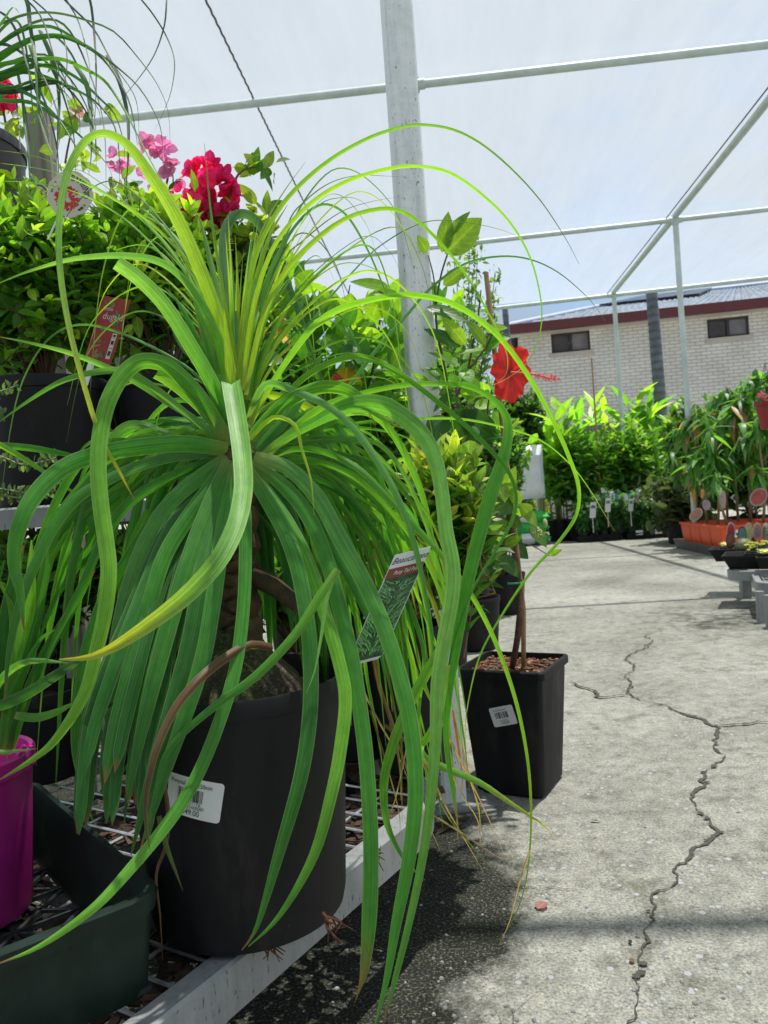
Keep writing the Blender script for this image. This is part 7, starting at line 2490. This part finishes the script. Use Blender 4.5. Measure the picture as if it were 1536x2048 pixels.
# mixed plants filling the back of the yard behind the gingers
for i, (px, py, rx, rz_, d, lab, dk, lt) in enumerate(((1150, 930, 80, 80, 10.7, 'dense green shrub behind the left gingers', (.04, .15, .025), (.28, .50, .06)), (1260, 920, 90, 85, 10.9, 'dense green shrub behind the middle gingers', (.04, .15, .025), (.28, .50, .06)),
                                             (1390, 880, 70, 90, 9.3, 'fine leaved green shrub between gingers and mango saplings', (.03, .10, .025), (.18, .34, .07)), (1490, 900, 90, 110, 8.2, 'dark shrub behind the mango saplings', (.014, .05, .012), (.08, .18, .04)),
                                             (1362, 975, 30, 44, 8.9, 'wispy reddish shrub left of the mango stems', (.05, .075, .04), (.12, .17, .09)), (1035, 850, 60, 80, 11.0, 'dark leafy shrub behind the rail fence', (.014, .05, .012), (.10, .22, .04)),
                                             (960, 900, 90, 120, 9.0, 'leafy shrub left of the potting mix bags', (.03, .10, .02), (.20, .34, .08)), (800, 840, 140, 130, 8.0, 'mid green shrub far behind the galvanised post', (.03, .10, .02), (.20, .34, .08)),
                                             (560, 830, 160, 140, 6.5, 'broad green shrub far behind the yellow hibiscus', (.03, .10, .02), (.18, .32, .06)))):
    shrub('garden_shrub', lab, px, py, rx, rz_, d, rx * d / FPX * .8, px, 0, .2, .3, 130, .6, .17, .075, dk, lt, None, seed=600 + i, n_t=4, up=.7)

# ---- palm trunks
for i, (xa, ya, xb, yb, d, w, lab) in enumerate(((1303, 586, 1318, 790, 13.2, 24, 'grey ringed palm trunk standing before the brick house, between its windows'), (1010, 618, 1018, 800, 14.0, 13, 'slim grey ringed palm trunk at the left end of the brick house'))):
    a = P(xa, ya, d)
    t = thing('palm_tree', Vector((a.x, a.y, 0)), lab, 'palm tree', 'palm trunks by the house')
    n = 90
    b = Vector((a.x + .06, a.y, 0))
    pts = [b.lerp(a, k / n) for k in range(n + 1)]
    w0 = w / 2 * d / FPX
    mb = MB()
    mb.tube(pts, [w0 * (1.15 - .25 * k / n) * (1.03 if k % 3 == 0 else 1) for k in range(n + 1)], 18, col=[((.62, .62, .62) if k % 3 == 0 else (1, 1, 1)) for k in range(n + 1)])
    mb.build('trunk', MAT['palm_trunk'], t)

# ================================================================== BRICK HOUSE
HD = 20.0
e0 = P(1016, 662, HD); e1 = P(1536, 606, 18.9)
ez = 0.5 * (e0.z + e1.z)
hdv = Vector((e1.x - e0.x, e1.y - e0.y, 0)).normalized()
hn = Vector((-hdv.y, hdv.x, 0))       # away from the camera
O = Vector((e0.x, e0.y, 0))
Mh = Matrix((hdv, hn, UP)).transposed()
hrz = math.atan2(hdv.y, hdv.x)


def H(a, b, z):
    return O + hdv * a + hn * b + UP * z


def hplane(px, py, b=0.35):
    """where the pixel's ray meets the house front (b behind the gutter line)"""
    r_ = ray(px, py); q0 = O + hn * b
    t_ = (q0 - CAM).dot(hn) / r_.dot(hn)
    p = CAM + r_ * t_
    return (p - O).dot(hdv), p.z


house = thing('brick_house', O, 'cream brick house with grey tiled roof and dark red gutter beyond the yard', 'house', None, hrz)
LEN, DEP, WB = 16.0, 9.0, 0.35
hwin = []
for (x0, y0, x1, y1) in ((1101, 664, 1179, 704), (1413, 635, 1497, 674)):
    a0_, zt = hplane(x0, (y0 + 0)); a1_, _ = hplane(x1, y0 - 4); _, zb_ = hplane((x0 + x1) / 2, y1)
    _, zt = hplane((x0 + x1) / 2, y0)
    hwin.append((a0_, a1_, zb_, zt))
mb = MB()


def wall_quad(a0_, a1_, z0, z1, b=WB):
    mb.add([H(a0_, b, z0), H(a1_, b, z0), H(a1_, b, z1), H(a0_, b, z1)], [(0, 1, 2, 3)], 0, flat=True)


cuts = [0.25] + [v for w_ in hwin for v in w_[:2]] + [LEN]
wt = ez - .05
for i in range(0, len(cuts) - 1):
    a0_, a1_ = cuts[i], cuts[i + 1]
    if i % 2 == 0:
        wall_quad(a0_, a1_, 0, wt)
    else:
        w_ = hwin[i // 2]
        wall_quad(a0_, a1_, 0, w_[2]); wall_quad(a0_, a1_, w_[3], wt)
for w_ in hwin:
    for (pa, pb2) in (((w_[0], w_[2]), (w_[0], w_[3])), ((w_[1], w_[2]), (w_[1], w_[3])), ((w_[0], w_[2]), (w_[1], w_[2])), ((w_[0], w_[3]), (w_[1], w_[3]))):
        mb.add([H(pa[0], WB, pa[1]), H(pb2[0], WB, pb2[1]), H(pb2[0], WB + .12, pb2[1]), H(pa[0], WB + .12, pa[1])], [(0, 1, 2, 3)], 0, flat=True)
mb.add([H(.25, WB, 0), H(.25, DEP, 0), H(.25, DEP, wt), H(.25, WB, wt)], [(0, 1, 2, 3)], 0, flat=True)
mb.add([H(LEN, WB, 0), H(LEN, DEP, 0), H(LEN, DEP, wt), H(LEN, WB, wt)], [(0, 1, 2, 3)], 0, flat=True)
mb.add([H(.25, DEP, 0), H(LEN, DEP, 0), H(LEN, DEP, wt), H(.25, DEP, wt)], [(0, 1, 2, 3)], 0, flat=True)
mb.build('wall', MAT['brick_wall'], house, smooth=False)
# hip roof of rolled tiles, laid course by course
rr_ = 1.45; run_ = 4.4
ra, rb_ = 4.2, LEN - 4.2
plain('roof_tile', (0.31, 0.38, 0.48), .6, nscale=3, namt=.3, attr=True)
mb = MB()


def tile_face(c00, c10, c01, c11, nu, nv):
    """wavy tiled slope between lower edge c00-c10 and upper edge c01-c11"""
    nrm = (c10 - c00).cross(c01 - c00).normalized()
    if nrm.z < 0:
        nrm = -nrm
    vs, cs = [], []
    per = 5
    for j in range(nv):
        for e in (0, 1):
            t_ = (j + e * .999) / nv
            lo, hi = c00.lerp(c01, t_), c10.lerp(c11, t_)
            for i in range(nu * per + 1):
                u = i / (nu * per)
                h_ = .020 * math.sin(2 * math.pi * i / per) + (.035 if e == 0 else 0)
                vs.append(lo.lerp(hi, u) + nrm * h_)
                g_ = .85 + .3 * random.Random(i // per * 91 + j * 7).random()
                cs.append((g_, g_, g_))
    n_ = nu * per + 1
    fs = []
    for j in range(2 * nv - 1):
        for i in range(n_ - 1):
            fs.append((j * n_ + i, j * n_ + i + 1, (j + 1) * n_ + i + 1, (j + 1) * n_ + i))
    mb.add(vs, fs, 0, cs)


zr = ez + rr_
tile_face(H(-.15, -.05, ez + .07), H(LEN + .3, -.05, ez + .07), H(ra, run_, zr), H(rb_, run_, zr), 80, 14)
tile_face(H(-.15, DEP, ez + .07), H(-.15, -.05, ez + .07), H(ra, run_, zr), H(ra, run_ - .02, zr), 32, 13)
mb.add([H(-.15, DEP, ez + .07), H(LEN + .3, DEP, ez + .07), H(rb_, run_ + .01, zr - .02), H(ra, run_ + .01, zr - .02)], [(0, 1, 2, 3)], 0, flat=True)
mb.add([H(LEN + .3, -.05, ez + .07), H(LEN + .3, DEP, ez + .07), H(rb_, run_, zr - .01)], [(0, 1, 2)], 0, flat=True)
roof = mb.build('roof', MAT['roof_tile'], house, auto=False)
mb = MB()
for a_, b_ in ((H(-.15, -.05, ez + .10), H(ra, run_, zr + .03)), (H(ra, run_, zr + .03), H(rb_, run_, zr + .03))):
    mb.tube([a_, b_], .09, 10)
mb.build('ridge', MAT['roof_tile'], roof)
mb = MB()
sp0, sp1 = .28, .86
pan = lambda u, v: H(-.15, -.05, ez + .07).lerp(H(ra, run_, zr), v).lerp(H(LEN + .3, -.05, ez + .07).lerp(H(rb_, run_, zr), v), u) + UP * .13
for k in range(4):
    u0, u1 = .015 + k * .062, .015 + k * .062 + .058
    A_, B_, C_, D_ = pan(u0, sp0 + .32), pan(u1, sp0 + .32), pan(u1, sp1 + .1), pan(u0, sp1 + .1)
    mb.add([A_, B_, C_, D_, A_ - UP * .05, B_ - UP * .05, C_ - UP * .05, D_ - UP * .05], [(0, 1, 2, 3), (4, 5, 1, 0), (5, 6, 2, 1), (6, 7, 3, 2), (7, 4, 0, 3)], 0, flat=True)
mb.build('solar_panel', MAT['solar'], roof, smooth=False)
mb = MB(); mb.box(H(LEN / 2, -.11, ez + .0), LEN + .6, .13, .24, Mh); mb.box(H(-.2, DEP / 2, ez - .02), .10, DEP, .21, Mh); mb.build('gutter', MAT['fascia'], house, smooth=False)
mb = MB(); mb.box(H(LEN / 2, WB / 2 - .02, ez - .11), LEN + .4, WB + .05, .03, Mh); mb.build('soffit', MAT['soffit'], house, smooth=False)
for w_ in hwin:
    a0_, a1_, z0, z1 = w_
    am, zm = (a0_ + a1_) / 2, (z0 + z1) / 2
    ww, hh = a1_ - a0_, z1 - z0
    mb = MB()
    f_ = .055
    mb.box(H(am, WB + .07, z0 + f_ / 2), ww, .06, f_, Mh); mb.box(H(am, WB + .07, z1 - f_ / 2), ww, .06, f_, Mh)
    for x in (a0_ + f_ / 2, a1_ - f_ / 2, am):
        mb.box(H(x, WB + .07, zm), f_, .056, hh - 2 * f_ - .002, Mh)
    wf = mb.build('window', MAT['window_frame'], house, smooth=False)
    mb = MB(); mb.box(H(am + ww / 4, WB + .075, zm), ww / 2 - f_ * 1.5, .01, hh - 2 * f_, Mh); mb.build('pane', MAT['pane'], wf, smooth=False)
    mb = MB(); mb.box(H(am - ww / 4, WB + .085, zm), ww / 2 - f_ * 1.5, .01, hh - 2 * f_, Mh, mat=1)
    xs0, xs1 = a0_ + f_, am - f_ / 2
    for k in range(-8, 18):
        for sg in (1, -1):
            x = xs0 + k * .05
            p0 = [x, z0 + f_]; p1 = [x + sg * (hh - 2 * f_), z1 - f_]
            # clip to the sash
            def cl(p, q):
                if p[0] < xs0:
                    if q[0] <= xs0: return None
                    f = (xs0 - p[0]) / (q[0] - p[0]); return [xs0, p[1] + (q[1] - p[1]) * f]
                if p[0] > xs1:
                    if q[0] >= xs1: return None
                    f = (xs1 - p[0]) / (q[0] - p[0]); return [xs1, p[1] + (q[1] - p[1]) * f]
                return p
            a_, b_ = cl(p0, p1), cl(p1, p0)
            if a_ and b_:
                mb.tube([H(a_[0], WB + .065, a_[1]), H(b_[0], WB + .065, b_[1])], .004, 4, caps=False)
    mb.build('security_screen', [MAT['window_frame'], MAT['pane']], wf, smooth=False)
    mb = MB(); mb.box(H(am, WB - .025, z0 - .055), ww + .12, .09, .10, Mh); mb.build('sill', MAT['soffit'], wf, smooth=False)

# ================================================================== small litter on the floor
def litter(name, px, py, L, W, col, label, cat, seed, curl=1.5, h=.004):
    rr = random.Random(seed)
    g = G(px, py, 0) + UP * h
    a = rr.random() * 6.28
    lv = Leaves(); lv.add(g, Vector((math.cos(a), math.sin(a), .08)), UP + rvec(rr) * .15, L, W, col, curl)
    o = lv.build(name, None, 'petal', 'bract', 6)
    tag(o, label, cat)


litter('fallen_petal', 1075, 1822, .026, .022, (.42, .22, .18), 'dried pinkish petal lying on the concrete beside the hanging leaves', 'petal', 1, .4)
litter('fallen_leaf', 1180, 1644, .022, .007, (.06, .05, .03), 'tiny dark curled leaf on the concrete right of the square pot', 'leaf', 2)
litter('fallen_leaf', 1262, 1892, .012, .006, (.05, .045, .03), 'dark leaf crumb lying left of the long crack', 'leaf', 3)
litter('fallen_leaf', 1265, 1930, .012, .008, (.22, .13, .08), 'brown leaf crumb touching the long crack', 'leaf', 4)
litter('fallen_leaf', 905, 1655, .05, .02, (.12, .08, .05), 'brown dead leaf on the mossy floor in front of the base plate', 'leaf', 5)
litter('fallen_leaf', 715, 1730, .05, .022, (.20, .14, .08), 'papery brown leaf hanging on the bench edge right of the big pot', 'leaf', 6, h=.2)
litter('fallen_leaf', 1418, 1196, .07, .05, (.52, .46, .34), 'pale dry leaf on the floor left of the cactus bench leg', 'leaf', 7, .3)

# ================================================================== LIGHT
to_sun = Vector((math.sin(SUN_AZ) * math.cos(SUN_EL), math.cos(SUN_AZ) * math.cos(SUN_EL), math.sin(SUN_EL)))
sd = bpy.data.lights.new('sun', 'SUN')
sd.energy = 5.0
sd.angle = R_(0.9)
sd.color = (1.0, 0.955, 0.88)
so = bpy.data.objects.new('sun', sd)
so.rotation_euler = (-to_sun).to_track_quat('-Z', 'Y').to_euler()
so.location = (0, 0, 30)
COL.objects.link(so)

w = bpy.data.worlds.new('World')
scene.world = w
w.use_nodes = True
t = w.node_tree
t.nodes.clear()
Lk = t.links.new
out = t.nodes.new('ShaderNodeOutputWorld')
bg = nd(t, 'ShaderNodeBackground', ins={'Strength': 0.10})
sky = nd(t, 'ShaderNodeTexSky', sky_type='NISHITA', sun_disc=False, sun_elevation=SUN_EL, sun_rotation=SUN_AZ, air_density=1.0, dust_density=0.6)
tc = nd(t, 'ShaderNodeTexCoord')
mp = nd(t, 'ShaderNodeMapping', ins={'Scale': (1.0, 1.0, 2.0), 'Location': (0.35, 0.1, 0.0)})
Lk(tc.outputs['Generated'], mp.inputs[0])
nz = nd(t, 'ShaderNodeTexNoise', ins={'Scale': 2.3, 'Detail': 9, 'Roughness': 0.6, 'Distortion': 0.3})
Lk(mp.outputs[0], nz.inputs['Vector'])
# more cloud higher up, clearer toward the horizon
sp = nd(t, 'ShaderNodeSeparateXYZ'); Lk(tc.outputs['Generated'], sp.inputs[0])
mz = nd(t, 'ShaderNodeMapRange', ins={1: 0.05, 2: 0.45, 3: -0.05, 4: 0.14}); Lk(sp.outputs['Z'], mz.inputs[0])
ad = nd(t, 'ShaderNodeMath', operation='ADD'); Lk(nz.outputs['Fac'], ad.inputs[0]); Lk(mz.outputs[0], ad.inputs[1])
rp = ramp(t, [(0.38, (0.0, 0.0, 0.0)), (0.60, (1, 1, 1))]); Lk(ad.outputs[0], rp.inputs['Fac'])
# clouds out of view behind the camera are dimmed to lower the fill
cy_ = nd(t, 'ShaderNodeMapRange', ins={1: -0.6, 2: 0.7, 3: 0.0, 4: 1.0}); Lk(sp.outputs['Y'], cy_.inputs[0])
cm = nd(t, 'ShaderNodeMix', data_type='RGBA', ins={6: (2.3, 2.6, 3.0, 1), 7: (2.6, 3.1, 3.7, 1)}); Lk(cy_.outputs[0], cm.inputs[0])
mx = nd(t, 'ShaderNodeMix', data_type='RGBA')
Lk(cm.outputs[2], mx.inputs[7])
Lk(rp.outputs['Color'], mx.inputs[0]); Lk(sky.outputs[0], mx.inputs[6])
Lk(mx.outputs[2], bg.inputs['Color']); Lk(bg.outputs[0], out.inputs[0])

vs_ = scene.view_settings
vs_.view_transform = 'Standard'
vs_.look = 'None'
vs_.exposure = 0.68
vs_.gamma = 1.0
scene.cycles.use_denoising = True
scene.cycles.max_bounces = 8
scene.cycles.transparent_max_bounces = 12
scene.cycles.diffuse_bounces = 4
scene.cycles.sample_clamp_indirect = 8
